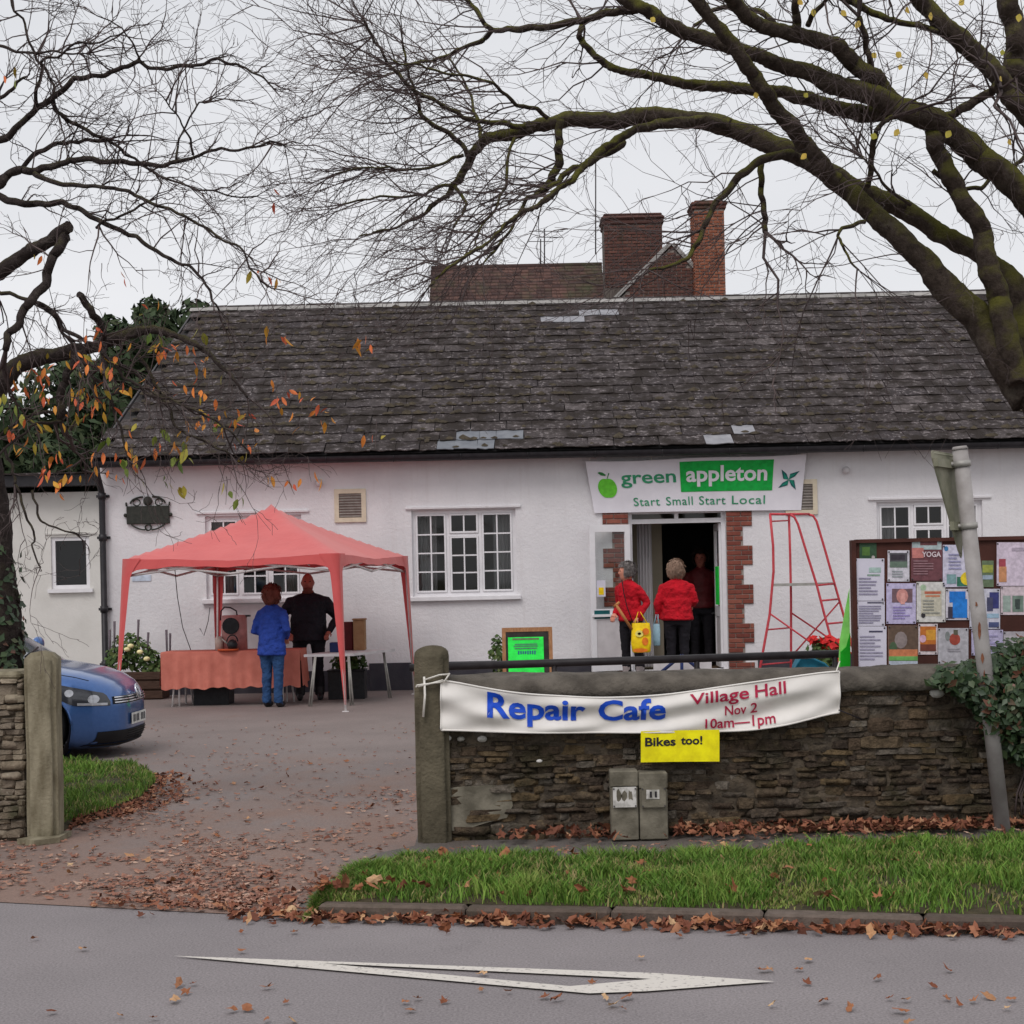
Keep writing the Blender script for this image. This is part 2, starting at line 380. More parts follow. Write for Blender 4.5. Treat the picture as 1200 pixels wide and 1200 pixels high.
    cb = MT['canopy'].node_tree.nodes['Principled BSDF']; cb.inputs['Sheen Weight'].default_value = .5; cb.inputs['Sheen Roughness'].default_value = .6; cb.inputs['Sheen Tint'].default_value = (1, .82, .78, 1)
    cn, cl_ = MT['canopy'].node_tree.nodes, MT['canopy'].node_tree.links      # thin fabric lets some daylight through
    tl_b = cn.new('ShaderNodeBsdfTranslucent'); tl_b.inputs['Color'].default_value = (.62, .07, .09, 1); mxs = cn.new('ShaderNodeMixShader'); mxs.inputs[0].default_value = .18
    cl_.new(cb.outputs[0], mxs.inputs[1]); cl_.new(tl_b.outputs[0], mxs.inputs[2]); cl_.new(mxs.outputs[0], cn['Material Output'].inputs['Surface'])
    MT['tablecloth'] = mat('salmon_table_cloth', (.56, .17, .125, 1), (.66, .22, .165, 1), 6, .9, .4, 25, .01)
    MT['truss'] = mat('white_powder_coated_bar', (.66, .63, .62, 1), (.74, .71, .70, 1), 9, .5)
    MT['table_white'] = mat('grey_white_table_plastic', (.52, .49, .50, 1), (.62, .59, .60, 1), 6, .55)
    MT['steel'] = mat('dull_galvanised_steel', (.30, .29, .27, 1), (.42, .41, .38, 1), 12, .55, .3, 60, .003, metal=.35)
    MT['black_plastic'] = mat('black_plastic', (.012, .012, .014, 1), (.022, .022, .025, 1), 20, .5)
    MT['cardboard'] = mat('brown_cardboard', (.26, .14, .07, 1), (.33, .19, .10, 1), 8, .9)
    MT['planter'] = mat('brown_planter_board', (.05, .028, .02, 1), (.085, .05, .035, 1), 8, .9, .5, 30, .01, stretch=(1, 1, 8))
    MT['wood'] = mat('orange_brown_timber', (.27, .12, .05, 1), (.38, .19, .085, 1), 8, .6, .2, 60, .003, stretch=(6, 6, 1))
    MT['blackboard'] = mat('chalkboard', (.022, .02, .018, 1), (.04, .036, .032, 1), 8, .8)
    MT['rail'] = mat('dark_painted_rail', (.016, .013, .015, 1), (.03, .026, .028, 1), 10, .5)
    MT['red_tube'] = mat('red_painted_tube', (.47, .045, .06, 1), (.58, .07, .085, 1), 14, .5)
    MT['board_brown'] = mat('brown_stained_board', (.055, .018, .013, 1), (.085, .028, .02, 1), 6, .75, .3, 40, .004)
    MT['paper'] = mat('white_paper', (.62, .60, .70, 1), (.68, .66, .76, 1), 6, .7)
    MT['cloth_white'] = mat('white_cotton_sheet', (.70, .67, .63, 1), (.78, .75, .71, 1), 5, .9, .2, 200, .002)
    MT['vinyl_white'] = mat('white_vinyl', (.70, .68, .73, 1), (.76, .74, .79, 1), 4, .5)
    MT['sign_back'] = mat('weathered_sign_back', (.15, .155, .10, 1), (.30, .29, .22, 1), 7, .7, .3, 60, .003, metal=.15, detail=8, lo=.3)
    MT['post_grey'] = mat('rust_spotted_grey_post', (.27, .25, .24, 1), (.37, .35, .34, 1), 9, .65, .3, 60, .003, detail=6)
    MT['rust'] = mat('rust', (.16, .055, .03, 1), (.26, .11, .06, 1), 30, .9)
    def flat(key, c, rough=.6, **k): MT[key] = mat(key, c, None, 12, rough, **k)
    flat('ink_blue', s(12, 70, 185)); flat('ink_crimson', s(165, 22, 62)); flat('ink_dark', s(38, 34, 40)); flat('yellow_card', s(243, 228, 10))
    flat('ink_green', s(50, 140, 100)); flat('panel_green', s(16, 165, 66)); flat('apple_green', s(98, 190, 52)); flat('apple_leaf', s(45, 120, 60)); flat('teal_dark', s(14, 84, 88)); flat('teal_mid', s(30, 130, 110))
    flat('poster_green', s(40, 235, 80)); flat('lime', s(140, 225, 110)); flat('bright_green', s(20, 165, 30))
    flat('tape_white', s(222, 218, 210)); flat('teal_plastic', s(28, 110, 135)); flat('flower_red', s(190, 30, 30)); flat('flower_pale', s(235, 225, 170)); flat('spike', s(95, 85, 92))
    flat('tan_stick', s(178, 118, 70)); flat('bag_yellow', s(245, 205, 15)); flat('bag_blue', s(160, 195, 210)); flat('bag_print', s(225, 120, 35)); flat('bag_print2', s(240, 225, 120))
    flat('skin', s(205, 140, 118), .6); flat('skin_dark', s(165, 98, 84), .6); flat('hair_grey', s(112, 106, 104), .8, bump=.8, bscale=150); flat('hair_light', s(140, 116, 100), .8, bump=.8, bscale=150); flat('hair_auburn', s(112, 60, 50), .8, bump=.8, bscale=150); flat('hair_dark', s(45, 32, 30), .8, bump=.8, bscale=150)
    flat('coat_blue', s(38, 66, 150), .85, bump=.9, bscale=9, bdist=.08); flat('jeans', s(44, 76, 120), .9, bump=.9, bscale=11, bdist=.07); flat('jacket_black', s(26, 25, 34), .8, bump=.9, bscale=9, bdist=.08)
    flat('fleece_red', s(184, 16, 34), .9, bump=.9, bscale=9, bdist=.08); flat('trousers_black', s(28, 26, 32), .9, bump=.5, bscale=16, bdist=.03); flat('shoe', s(40, 36, 38), .6); flat('boot_grey', s(150, 140, 140), .7); flat('collar', s(120, 60, 45), .9); flat('lip', s(150, 80, 75))
    flat('eye_dark', s(25, 20, 20), .3); flat('copper', s(178, 128, 124), .5); flat('orange_plastic', s(205, 90, 50)); flat('blue_box', s(30, 44, 90)); flat('red_dark', s(95, 28, 32)); flat('pale_plastic', s(190, 175, 165), .5)
    flat('tyre', s(24, 24, 26), .9); flat('alloy', s(150, 152, 156), .35, metal=.7); flat('car_dark', s(18, 18, 22), .5); flat('chrome', s(215, 215, 220), .15, metal=.9); flat('plate', s(205, 205, 200), .5); flat('plate_ink', s(85, 85, 88))
    MT['car_blue'] = mat('metallic_blue_paint', (.040, .120, .34, 1), (.048, .135, .37, 1), 30, .3, 0, metal=.65, spec=.5, coat=1.0)
    flat('lamp_grey', s(48, 50, 56), .12, coat=1.0); flat('car_glass', s(88, 98, 106), .05, spec=1.0, coat=1.0); flat('lamp_clear', s(190, 192, 198), .15, metal=.5)
    flat('label_blue', s(190, 200, 215))
setup_materials()
# ------------------------------------------------------------------ ground, road, kerb, verge
def sheet(name, poly, z, m, kind='structure', cuts=0):
    mb = MB(); mb.add([(p[0], p[1], z) for p in poly], [tuple(range(len(poly)))])
    o = mb.build(name, m); return tag(o, kind=kind)
A = G(372, 1077); B = G(1200, 1096); KD = (B - A).normalized(); KN = Vector((-KD.y, KD.x, 0))
def kline(t): return A + KD * t
L0 = G(0, 1058); far_r = kline(40); far_l = A + (L0 - A).normalized() * 45
sheet('ground', [(-300, -100), (300, -100), (300, 600), (-300, 600)], -.03, MT['field'])
sheet('road', [(-45, -12), (45, -12), (far_r.x, far_r.y + .1), (A.x, A.y + .05), (far_l.x, far_l.y + .05)], 0.0, MT['road'])
def drive_material():
    m, N, L, Bs = nodes('car_park_asphalt_leafy'); Bs.inputs['Roughness'].default_value = .8; Bs.inputs['Specular IOR Level'].default_value = .3
    g = N.new('ShaderNodeNewGeometry'); sx = N.new('ShaderNodeSeparateXYZ'); L.new(g.outputs['Position'], sx.inputs[0])
    mr = N.new('ShaderNodeMapRange'); mr.inputs['From Min'].default_value = 17; mr.inputs['From Max'].default_value = 9
    mr.inputs['To Min'].default_value = -.12; mr.inputs['To Max'].default_value = .22; L.new(sx.outputs['Y'], mr.inputs['Value'])
    t = noise_node(N, L, .8, 6, .6); r = ramp_node(N, [(.3, (.180, .148, .138)), (.7, (.228, .188, .175))]); L.new(t.outputs['Fac'], r.inputs['Fac'])
    t2 = noise_node(N, L, 1.5, 9, .72, (1, .5, 1)); ad = N.new('ShaderNodeMath'); ad.operation = 'ADD'
    L.new(t2.outputs['Fac'], ad.inputs[0]); L.new(mr.outputs[0], ad.inputs[1])
    k = ramp_node(N, [(.46, (0, 0, 0)), (.72, (.85, .85, .85))]); L.new(ad.outputs[0], k.inputs['Fac'])
    c = mixc(N, L, k.outputs['Color'], r.outputs['Color'], (.220, .142, .112, 1))
    t4 = noise_node(N, L, 24, 5, .7); k4 = ramp_node(N, [(.58, (0, 0, 0)), (.66, (.7, .7, .7))]); L.new(t4.outputs['Fac'], k4.inputs['Fac'])
    mu = N.new('ShaderNodeMath'); mu.operation = 'MULTIPLY'; L.new(k4.outputs['Color'], mu.inputs[0]); L.new(k.outputs['Color'], mu.inputs[1])
    c = mixc(N, L, mu.outputs[0], c, (.24, .13, .09, 1))
    t3 = noise_node(N, L, 110, 2, .5); k3 = ramp_node(N, [(.3, (.75,) * 3), (.7, (1.25,) * 3)]); L.new(t3.outputs['Fac'], k3.inputs['Fac'])
    L.new(mixc(N, L, .8, c, k3.outputs['Color'], 'MULTIPLY'), Bs.inputs['Base Color'])
    add_bump(N, L, Bs, t3.outputs['Fac'], .35, .006)
    return m
MT['drive2'] = drive_material()
sheet('car_park', [(far_l.x, far_l.y), (A.x, A.y), (far_r.x, far_r.y), (40, 26.5), (-40, 26.5)], .004, MT['drive2'])

# road marking: hollow give-way triangle
def gw(pts): return [G(u, v, .008) for u, v in pts]
mb = MB()
o3 = gw([(203, 1120), (765, 1140), (908, 1150), (758, 1161.5), (690, 1164)])
i3 = gw([(375, 1128.5), (763, 1147), (668, 1155.5)])
vs_ = o3 + i3
mb.add(vs_, [(0, 5, 6, 1), (1, 6, 2), (2, 6, 3), (3, 6, 7), (3, 7, 4), (4, 7, 5, 0)])
tag(mb.build('road_marking', MT['paint']), kind='structure')

KERB_H = .072
kerb_root = thing('kerb', 'line of worn concrete kerb stones edging the grass verge', 'kerb', tuple(A))
ts = [(G(u, 1077 + (u - 372) * 19 / 828.0) - A).dot(KD) for u in (332, 372, 545, 715, 895, 1083, 1275, 1470, 1670)]
for i in range(len(ts) - 1):
    a, b = kline(ts[i]), kline(ts[i + 1])
    h0 = KERB_H if i > 0 else .03
    L_ = ts[i + 1] - ts[i] - .006
    mb = MB(); c = (a + b) / 2 + KN * .05
    mb.box((0, 0, 0), (L_, .10, h0 + .05), bev=.014)
    for k, p in enumerate(mb.v):
        mb.v[k] = (p[0], p[1] + R.uniform(-.004, .004), p[2] + R.uniform(-.004, .004))
    o = mb.build('kerb_stone', MT['kerb'], kerb_root)
    o.location = (c.x, c.y, (h0 - .05) / 2); o.rotation_euler = (R.uniform(-.02, .02), 0, math.atan2(KD.y, KD.x) + R.uniform(-.008, .008))

YW = 9.8
def pathz(x, y): return .085
# footpath behind the verge, and the verge itself with a gentle hump
back = [(355, 1060), (380, 1046), (420, 1026), (460, 1010), (495, 1001), (560, 1001), (640, 1002), (720, 1003), (800, 1000), (900, 992), (1000, 984), (1100, 979), (1200, 976), (1400, 972), (1660, 968)]
gb = [G(u, v, .095) for u, v in back]
gf = [kline((p - A).dot(KD)) + KN * .088 for p in gb]
mb = MB()
NS = 8
def verge_z(f, i): return (.070 + .045 * math.sin(math.pi * f)) * min(1, (i + .25) / 2.2)
for i, (p, q) in enumerate(zip(gf, gb)):
    for j in range(NS + 1):
        f = j / NS; w = p.lerp(q, f)
        mb.v.append((w.x, w.y, verge_z(f, i) if i else .012))
for i in range(len(gb) - 1):
    for j in range(NS):
        a = i * (NS + 1) + j
        mb.f.append((a, a + NS + 1, a + NS + 2, a + 1)); mb.r.append(0); mb.s.append(True); mb.m.append(0)
verge = tag(mb.build('verge', MT['soil']), kind='structure')
pl = [G(u, v, .07) for u, v in ((340, 1052), (400, 1010), (440, 996), (486, 987))]
mb = MB(); n0 = len(pl)
top = [(p.x, p.y, .012 if i < 2 else .05) for i, p in enumerate(pl)] + [(pl[-1].x, YW + .3, .075), (6.5, YW + .3, .085), (6.5, kline(7).y + .1, .085), (gf[4].x, gf[4].y, .06), (gf[0].x, gf[0].y, .008)]
mb.add(top, [tuple(range(len(top)))])
tag(mb.build('footpath', MT['path']), kind='structure')

# small lawn beside the left gate post
lawn_px = [(20, 897), (90, 895), (150, 897), (176, 908), (182, 920), (165, 936), (130, 950), (96, 960), (74, 968), (20, 970)]
lp = [G(u, v, .04) for u, v in lawn_px]
cc = sum(lp, Vector()) / len(lp)
mb = MB()
ring = [(p.x, p.y, .01) for p in lp] + [(cc.x + (p.x - cc.x) * .86, cc.y + (p.y - cc.y) * .86, .07) for p in lp] + [(cc.x, cc.y, .09)]
n = len(lp)
fs = [(i, (i + 1) % n, n + (i + 1) % n, n + i) for i in range(n)] + [(n + i, n + (i + 1) % n, 2 * n) for i in range(n)]
mb.add(ring, fs, smooth=True)
lawn = tag(mb.build('lawn', MT['soil']), kind='structure')

# ------------------------------------------------------------------ grass blades (uncountable)
def inpoly(x, y, poly):
    r = False; j = len(poly) - 1
    for i in range(len(poly)):
        xi, yi, xj, yj = poly[i][0], poly[i][1], poly[j][0], poly[j][1]
        if (yi > y) != (yj > y) and x < (xj - xi) * (y - yi) / (yj - yi) + xi: r = not r
        j = i
    return r
def grass(name, spots, hmin, hmax, label):
    n = len(spots); S = np.array(spots)
    cl = np.array([noise.noise((x * 2.6, y * 2.6, 3.1)) for x, y, z in spots]); cl2 = np.array([noise.noise((x * 9, y * 9, 8.1)) for x, y, z in spots])
    h = (hmin + (hmax - hmin) * NR.rand(n) ** 1.3) * np.clip(.85 + .9 * cl + .5 * cl2, .35, 1.9)
    a = NR.rand(n) * 2 * np.pi; w = .0022 + .0028 * NR.rand(n)
    lean = (.15 + .75 * NR.rand(n)) * h; la = NR.rand(n) * 2 * np.pi
    dx, dy = np.cos(a) * w, np.sin(a) * w
    lx, ly = np.cos(la) * lean, np.sin(la) * lean
    V = np.zeros((n, 5, 3))
    V[:, 0] = S + np.stack([-dx, -dy, 0 * dx], 1); V[:, 1] = S + np.stack([dx, dy, 0 * dx], 1)
    V[:, 2] = S + np.stack([dx * .8 + lx * .35, dy * .8 + ly * .35, h * .6], 1); V[:, 3] = S + np.stack([-dx * .8 + lx * .35, -dy * .8 + ly * .35, h * .6], 1)
    V[:, 4] = S + np.stack([lx, ly, h * .92], 1)
    b = np.arange(n) * 5
    F = np.concatenate([np.stack([b, b + 1, b + 2], 1), np.stack([b, b + 2, b + 3], 1), np.stack([b + 3, b + 2, b + 4], 1)])
    rn = np.clip(.42 + .75 * cl + .35 * cl2 + .22 * NR.randn(n), 0.001, .999)
    o = big_mesh(name, V.reshape(-1, 3), F, MT['grass'], np.concatenate([rn, rn, rn]))
    return tag(o, label, 'grass', kind='stuff')
spots = []
while len(spots) < 92000:
    i = R.randrange(len(gb) - 1); wgt = (gb[i + 1] - gb[i]).length
    if R.random() > wgt / 1.1: continue
    t, f = R.random(), R.random()
    p = gf[i].lerp(gf[i + 1], t).lerp(gb[i].lerp(gb[i + 1], t), f)
    bald = noise.noise((p.x * 3.2, p.y * 3.2, 1.7))
    if bald > .28 and R.random() < .75: continue
    if f < .05 and R.random() < .4: continue
    if noise.noise((p.x * 7, p.y * 7, 5)) > .25 and f > .93: continue
    spots.append((p.x, p.y, (verge_z(f, i + t) if i + t > .2 else .012) - .004))
grass('verge_grass', spots, .03, .085, 'long green grass growing on the verge along the kerb')
spots = []
while len(spots) < 11000:
    x = R.uniform(min(p.x for p in lp), max(p.x for p in lp)); y = R.uniform(min(p.y for p in lp), max(p.y for p in lp))
    if inpoly(x, y, lp):
        spots.append((x, y, .06))
grass('lawn_grass', spots, .04, .085, 'short green grass in front of the blue car beside the gate post')

# ------------------------------------------------------------------ the hall
YB = 25.0
def brect(u0, u1, v0, v1, Y=YB):
    vm, um = (v0 + v1) / 2, (u0 + u1) / 2
    return P(u0, vm, Y).x, P(u1, vm, Y).x, P(um, v1, Y).z, P(um, v0, Y).z
hall = thing('village_hall', 'long white roughcast hall with mossy slate roof behind the stone wall', 'building', (0, YB, 0))
XL, XR = P(118, 650, YB).x, 11.0
W1 = brect(241, 354, 604, 701); W2 = brect(483, 605, 597, 698); W3 = brect(1028, 1152, 587, 690)
D = list(brect(738, 852, 599, 770)); D[2] = .22
D = tuple(D)
WALL_T, WT_TH = 3.78, .32
def holed_wall(mb, x0, x1, z0, z1, ya, yb, holes):
    xs = sorted({x0, x1, *[h[0] for h in holes], *[h[1] for h in holes]}); zs = sorted({z0, z1, *[h[2] for h in holes], *[h[3] for h in holes]})
    def solid(i, j):
        if i < 0 or j < 0 or i >= len(xs) - 1 or j >= len(zs) - 1: return False
        cx, cz = (xs[i] + xs[i + 1]) / 2, (zs[j] + zs[j + 1]) / 2
        return not any(h[0] < cx < h[1] and h[2] < cz < h[3] for h in holes)
    for i in range(len(xs) - 1):
        for j in range(len(zs) - 1):
            if not solid(i, j): continue
            a, b, c, d = xs[i], xs[i + 1], zs[j], zs[j + 1]
            mb.add([(a, ya, c), (b, ya, c), (b, ya, d), (a, ya, d)], [(0, 1, 2, 3)])
            mb.add([(a, yb, c), (b, yb, c), (b, yb, d), (a, yb, d)], [(3, 2, 1, 0)])
            if not solid(i - 1, j): mb.add([(a, ya, c), (a, ya, d), (a, yb, d), (a, yb, c)], [(0, 1, 2, 3)])
            if not solid(i + 1, j): mb.add([(b, ya, c), (b, yb, c), (b, yb, d), (b, ya, d)], [(0, 1, 2, 3)])
            if not solid(i, j - 1): mb.add([(a, ya, c), (a, yb, c), (b, yb, c), (b, ya, c)], [(0, 1, 2, 3)])
            if not solid(i, j + 1): mb.add([(a, ya, d), (b, ya, d), (b, yb, d), (a, yb, d)], [(0, 1, 2, 3)])
mb = MB(); holed_wall(mb, XL, XR, 0, WALL_T, YB, YB + WT_TH, [W1, W2, W3, D]); mb.build('wall', MT['wall'], hall)
# end walls, back wall, floor and ceiling of the hall
YBK = 37.0
mb = MB(); mb.bb((XL, YB + WT_TH, 0), (XL + .3, YBK, WALL_T)).bb((XR - .3, YB + WT_TH, 0), (XR, YBK, WALL_T)).bb((XL, YBK, 0), (XR, YBK + .3, WALL_T))
gz = P(600, 358, 31).z - .25
mb.prism([(XL, YB + .05, WALL_T - .12), (XL, YBK + .2, WALL_T - .12), (XL + .42, 31, gz)], (.28, 0, 0)).prism([(XR - .28, YB + .05, WALL_T), (XR - .28, YBK + .2, WALL_T), (XR - .28, 31, gz)], (.28, 0, 0))
mb.build('end_wall', MT['wall'], hall)
mb = MB(); mb.bb((XL + .31, YB + WT_TH + .01, .02), (XR - .31, YBK - .01, .2)); mb.build('floor', MT['interior_floor'], hall)
mb = MB(); mb.bb((XL + .31, YB + .35, WALL_T - .2), (XR - .31, YBK - .01, WALL_T - .1)); mb.build('ceiling', MT['interior'], hall)
mb = MB(); dxa, dxb = D[0], D[1]
mb.bb((dxa - .35, YB + 1.2, .2), (dxa + .62, YB + 1.32, 3.5)).bb((dxa - 5.0, YB + 6, .2), (dxb + 5.0, YB + 6.1, 3.5))
mb.build('partition', MT['interior'], hall)
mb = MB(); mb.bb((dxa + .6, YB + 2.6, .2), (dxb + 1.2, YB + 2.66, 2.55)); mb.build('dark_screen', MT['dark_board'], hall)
# plinth
mb = MB(); pz = P(450, 777, YB).z
mb.bb((P(433, 790, YB).x, YB - .03, 0), (D[0] - .62, YB + .02, pz)).bb((D[1] + .45, YB - .03, 0), (XR, YB + .02, pz)).bb((XL - .01, YB - .028, 0), (P(433, 790, YB).x - .003, YB + .02, pz - .1))
mb.build('plinth', MT['plinth'], hall)

def window(rect, lintel_px, seed, rows=4, curtain=(True, True)):
    x0, x1, z0, z1 = rect; yf = YB + .07; rr = random.Random(seed)
    mb = MB(); fw = .055; w = (x1 - x0 - 2 * fw) / 3
    mb.bb((x0, yf, z0), (x0 + fw, yf + .07, z1)).bb((x1 - fw, yf, z0), (x1, yf + .07, z1)).bb((x0 + fw, yf, z0), (x1 - fw, yf + .07, z0 + fw)).bb((x0 + fw, yf, z1 - fw), (x1 - fw, yf + .07, z1))
    mull = .05
    for k in (1, 2):
        xm = x0 + fw + k * w; mb.bb((xm - mull / 2, yf + .001, z0 + fw), (xm + mull / 2, yf + .069, z1 - fw))
    zt = z1 - fw - (z1 - z0 - 2 * fw) * .27
    xa, xb = x0 + fw + w + mull / 2, x0 + fw + 2 * w - mull / 2
    mb.bb((xa, yf + .002, zt - .02), (xb, yf + .068, zt + .02))
    win = mb.build('window', MT['upvc'], hall)
    lights = [(x0 + fw, x0 + fw + w - mull / 2, z0 + fw, z1 - fw, rows), (xa, xb, z0 + fw, zt - .02, rows - 1), (xa, xb, zt + .02, z1 - fw, 1), (x0 + fw + 2 * w + mull / 2, x1 - fw, z0 + fw, z1 - fw, rows)]
    for n_, (a, b, c, d, rws) in enumerate(lights):
        sf = .032; mb = MB(); ys = yf - .015
        mb.bb((a + .003, ys, c + .003), (a + sf, ys + .05, d - .003)).bb((b - sf, ys, c + .003), (b - .003, ys + .05, d - .003)).bb((a + sf, ys, c + .003), (b - sf, ys + .05, c + sf)).bb((a + sf, ys, d - sf), (b - sf, ys + .05, d - .003))
        mb.build('sash', MT['upvc'], win)
        a2, b2, c2, d2 = a + sf, b - sf, c + sf, d - sf; bw = .022
        mb = MB(); mb.bb(((a2 + b2) / 2 - bw / 2, ys + .008, c2), ((a2 + b2) / 2 + bw / 2, ys + .035, d2)); mb.build('glazing_bar', MT['upvc'], win)
        for k in range(1, rws):
            z = c2 + (d2 - c2) * k / rws
            mb = MB(); mb.bb((a2, ys + .010, z - bw / 2), ((a2 + b2) / 2 - bw / 2, ys + .033, z + bw / 2)).bb(((a2 + b2) / 2 + bw / 2, ys + .010, z - bw / 2), (b2, ys + .033, z + bw / 2)); mb.build('glazing_bar', MT['upvc'], win)
        for k in range(rws):
            for h in (0, 1):
                za, zb = c2 + (d2 - c2) * k / rws, c2 + (d2 - c2) * (k + 1) / rws
                p0, p1 = (a2, (a2 + b2) / 2) if h == 0 else ((a2 + b2) / 2, b2)
                t = rr.uniform(-.003, .003); t2 = rr.uniform(-.003, .003)
                mb = MB(); mb.add([(p0, ys + .022 + t, za), (p1, ys + .022 - t, za), (p1, ys + .022 - t + t2, zb), (p0, ys + .022 + t + t2, zb)], [(0, 1, 2, 3)]); mb.build('pane', MT['glass'], win)
    mb = MB(); mb.bb((x0 - .06, YB - .07, z0 - .075), (x1 + .06, yf + .02, z0 - .004), bev=.008); mb.build('sill', MT['upvc'], win)
    a, b, c, d = brect(*lintel_px)
    mb = MB(); mb.bb((a, YB - .035, c), (b, YB + .01, d), bev=.006); mb.build('drip_ledge', MT['wall'], win)
    for side, on in zip((0, 1), curtain):
        if not on: continue
        xa_ = x0 + .05 if side == 0 else x1 - .36
        mb = MB(); N_ = 26; vv = []
        for k in range(N_ + 1):
            x = xa_ + .31 * k / N_; y = YB + .40 + .025 * math.sin(k * 1.5 + seed)
            vv += [(x, y, z0 - .1), (x + .01 * math.sin(k), y, z1 + .1)]
        mb.add(vv, [(2 * k, 2 * k + 2, 2 * k + 3, 2 * k + 1) for k in range(N_)], smooth=True); mb.build('curtain', MT['curtain'], win)
    return win
window(W1, (230, 362, 598.5, 601.5), 1); window(W2, (475, 610, 593, 596), 2); window(W3, (1017, 1161, 582, 585), 3)

# wall vents
def vent(px):
    a, b, c, d = brect(*px); y = YB - .03
    mb = MB(); t = .07
    mb.bb((a, y, c), (a + t, YB + .01, d)).bb((b - t, y, c), (b, YB + .01, d)).bb((a + t, y, c), (b - t, YB + .01, c + t)).bb((a + t, y, d - t), (b - t, YB + .01, d))
    v = mb.build('vent', MT['cream'], hall)
    nsl = 9
    for k in range(nsl):
        z = c + t + (d - c - 2 * t) * (k + .5) / nsl
        mb = MB(); mb.box(((a + b) / 2, YB - .012, z), (b - a - 2 * t - .004, .03, .012), Matrix.Rotation(rad(35), 3, 'X')); mb.build('louvre', MT['vent_grey'], v)
    mb = MB(); mb.bb((a + t, YB - .006, c + t), (b - t, YB - .003, d - t)); mb.build('vent_back', MT['vent_grey'], v)
vent((392, 429, 573, 612)); vent((920, 957.5, 562, 603))

# doorway: frame, transom, two leaves, brick jambs
fx0, fx1, fz0, fz1 = D
yf = YB + .1; ft = .06
zt = P(790, 609, YB).z
mb = MB()
mb.bb((fx0, yf, fz0), (fx0 + ft, yf + .09, fz1)).bb((fx1 - ft, yf, fz0), (fx1, yf + .09, fz1)).bb((fx0 + ft, yf, fz1 - .03), (fx1 - ft, yf + .09, fz1)).bb((fx0 + ft, yf + .001, zt - .05), (fx1 - ft, yf + .089, zt + .02)).bb(((fx0 + fx1) / 2 - .03, yf + .002, zt + .02), ((fx0 + fx1) / 2 + .03, yf + .088, fz1 - .03))
dfm = mb.build('door_frame', MT['upvc'], hall)
for a, b in ((fx0 + ft, (fx0 + fx1) / 2 - .03), ((fx0 + fx1) / 2 + .03, fx1 - ft)):
    mb = MB(); mb.add([(a, yf + .04, zt + .02), (b, yf + .04, zt + .02), (b, yf + .04, fz1 - .03), (a, yf + .04, fz1 - .03)], [(0, 1, 2, 3)]); mb.build('transom_pane', MT['glass'], dfm)
def leaf(hinge, ang, w, name_handle=True, right=False):
    h0, h1 = fz0 + .02, zt - .06
    Mx = Matrix.Translation(hinge) @ Matrix.Rotation(ang, 4, 'Z')
    def T(mb):
        mb.v = [tuple(Mx @ Vector(p)) for p in mb.v]; return mb
    st = .085; zmid = h0 + .95; zp1 = h1 - .11
    mb = MB()
    mb.bb((0, -.022, h0), (st, .022, h1)).bb((w - st, -.022, h0), (w, .022, h1)).bb((st, -.022, h1 - .11), (w - st, .022, h1)).bb((st, -.022, zmid - .16), (w - st, .022, zmid)).bb((st, -.022, h0), (w - st, .022, h0 + .12))
    d = T(mb).build('door', MT['upvc'], hall)
    mb = MB(); mb.bb((st, -.012, h0 + .12), (w - st, .012, zmid - .16)); T(mb).build('door_panel', MT['table_white'], d)
    mb = MB(); mb.add([(st, 0, zmid), (w - st, 0, zmid), (w - st, 0, zp1), (st, 0, zp1)], [(0, 1, 2, 3)]); T(mb).build('door_pane', MT['glass'], d)
    mb = MB(); mb.tube([(.06, -.05, zmid - .06), (w - .06, -.05, zmid - .06)], .016, 8); mb.bb((.05, -.05, zmid - .10), (.09, -.02, zmid - .02)).bb((w - .09, -.05, zmid - .10), (w - .05, -.02, zmid - .02)); T(mb).build('push_bar', MT['steel'], d)
    return d, T, zmid, h0, h1, st, w
dl, T, zmid, h0, h1, st, w = leaf((fx0 + .01, YB - .02, 0), rad(180 + 17), .66)
# the leaf lies turned back, so its local -Y faces the wall: notices go on +Y
mb = MB(); mb.bb((w - .30, .024, zmid - .15), (w - .05, .028, zmid - .02)); T(mb).build('door_notice', MT['teal_dark'], dl)
mb = MB(); mb.bb((st + .33, .004, zmid + .19), (st + .47, .008, zmid + .44)); pn = T(mb).build('paper_notice', MT['paper'], dl)
mb = MB(); mb.bb((st + .36, .009, zmid + .22), (st + .44, .012, zmid + .33)); T(mb).build('yellow_print', MT['bag_yellow'], dl)
mb = MB(); mb.bb((.02, .022, zmid - .12), (w - .02, .05, zmid - .08)); T(mb).build('push_rail', MT['upvc'], dl)
dr, T, zmid, h0, h1, st, w = leaf((fx1 - .07, YB + .16, 0), rad(90), .66)
mb = MB(); mb.bb((st - .02, .026, zmid + .02), (w - st - .1, .03, zmid + .62)); T(mb).build('green_notice', MT['poster_green'], dr)
mb = MB(); mb.tube([(w - .05, .03, zmid - .12), (w - .05, .08, zmid - .12), (w - .16, .08, zmid - .12)], .012, 6); T(mb).build('door_handle', MT['black_plastic'], dr)
# curtain just inside the doorway
mb = MB(); vv = []; ca, cb = P(747, 650, YB + .6).x, P(764, 650, YB + .6).x
for k in range(31):
    x = ca + (cb - ca) * k / 30; y = YB + .62 + .03 * math.sin(k * .95)
    vv += [(x, y, .25), (x, y, zt)]
mb.add(vv, [(2 * k, 2 * k + 2, 2 * k + 3, 2 * k + 1) for k in range(30)], smooth=True); mb.build('door_curtain', MT['curtain'], hall)

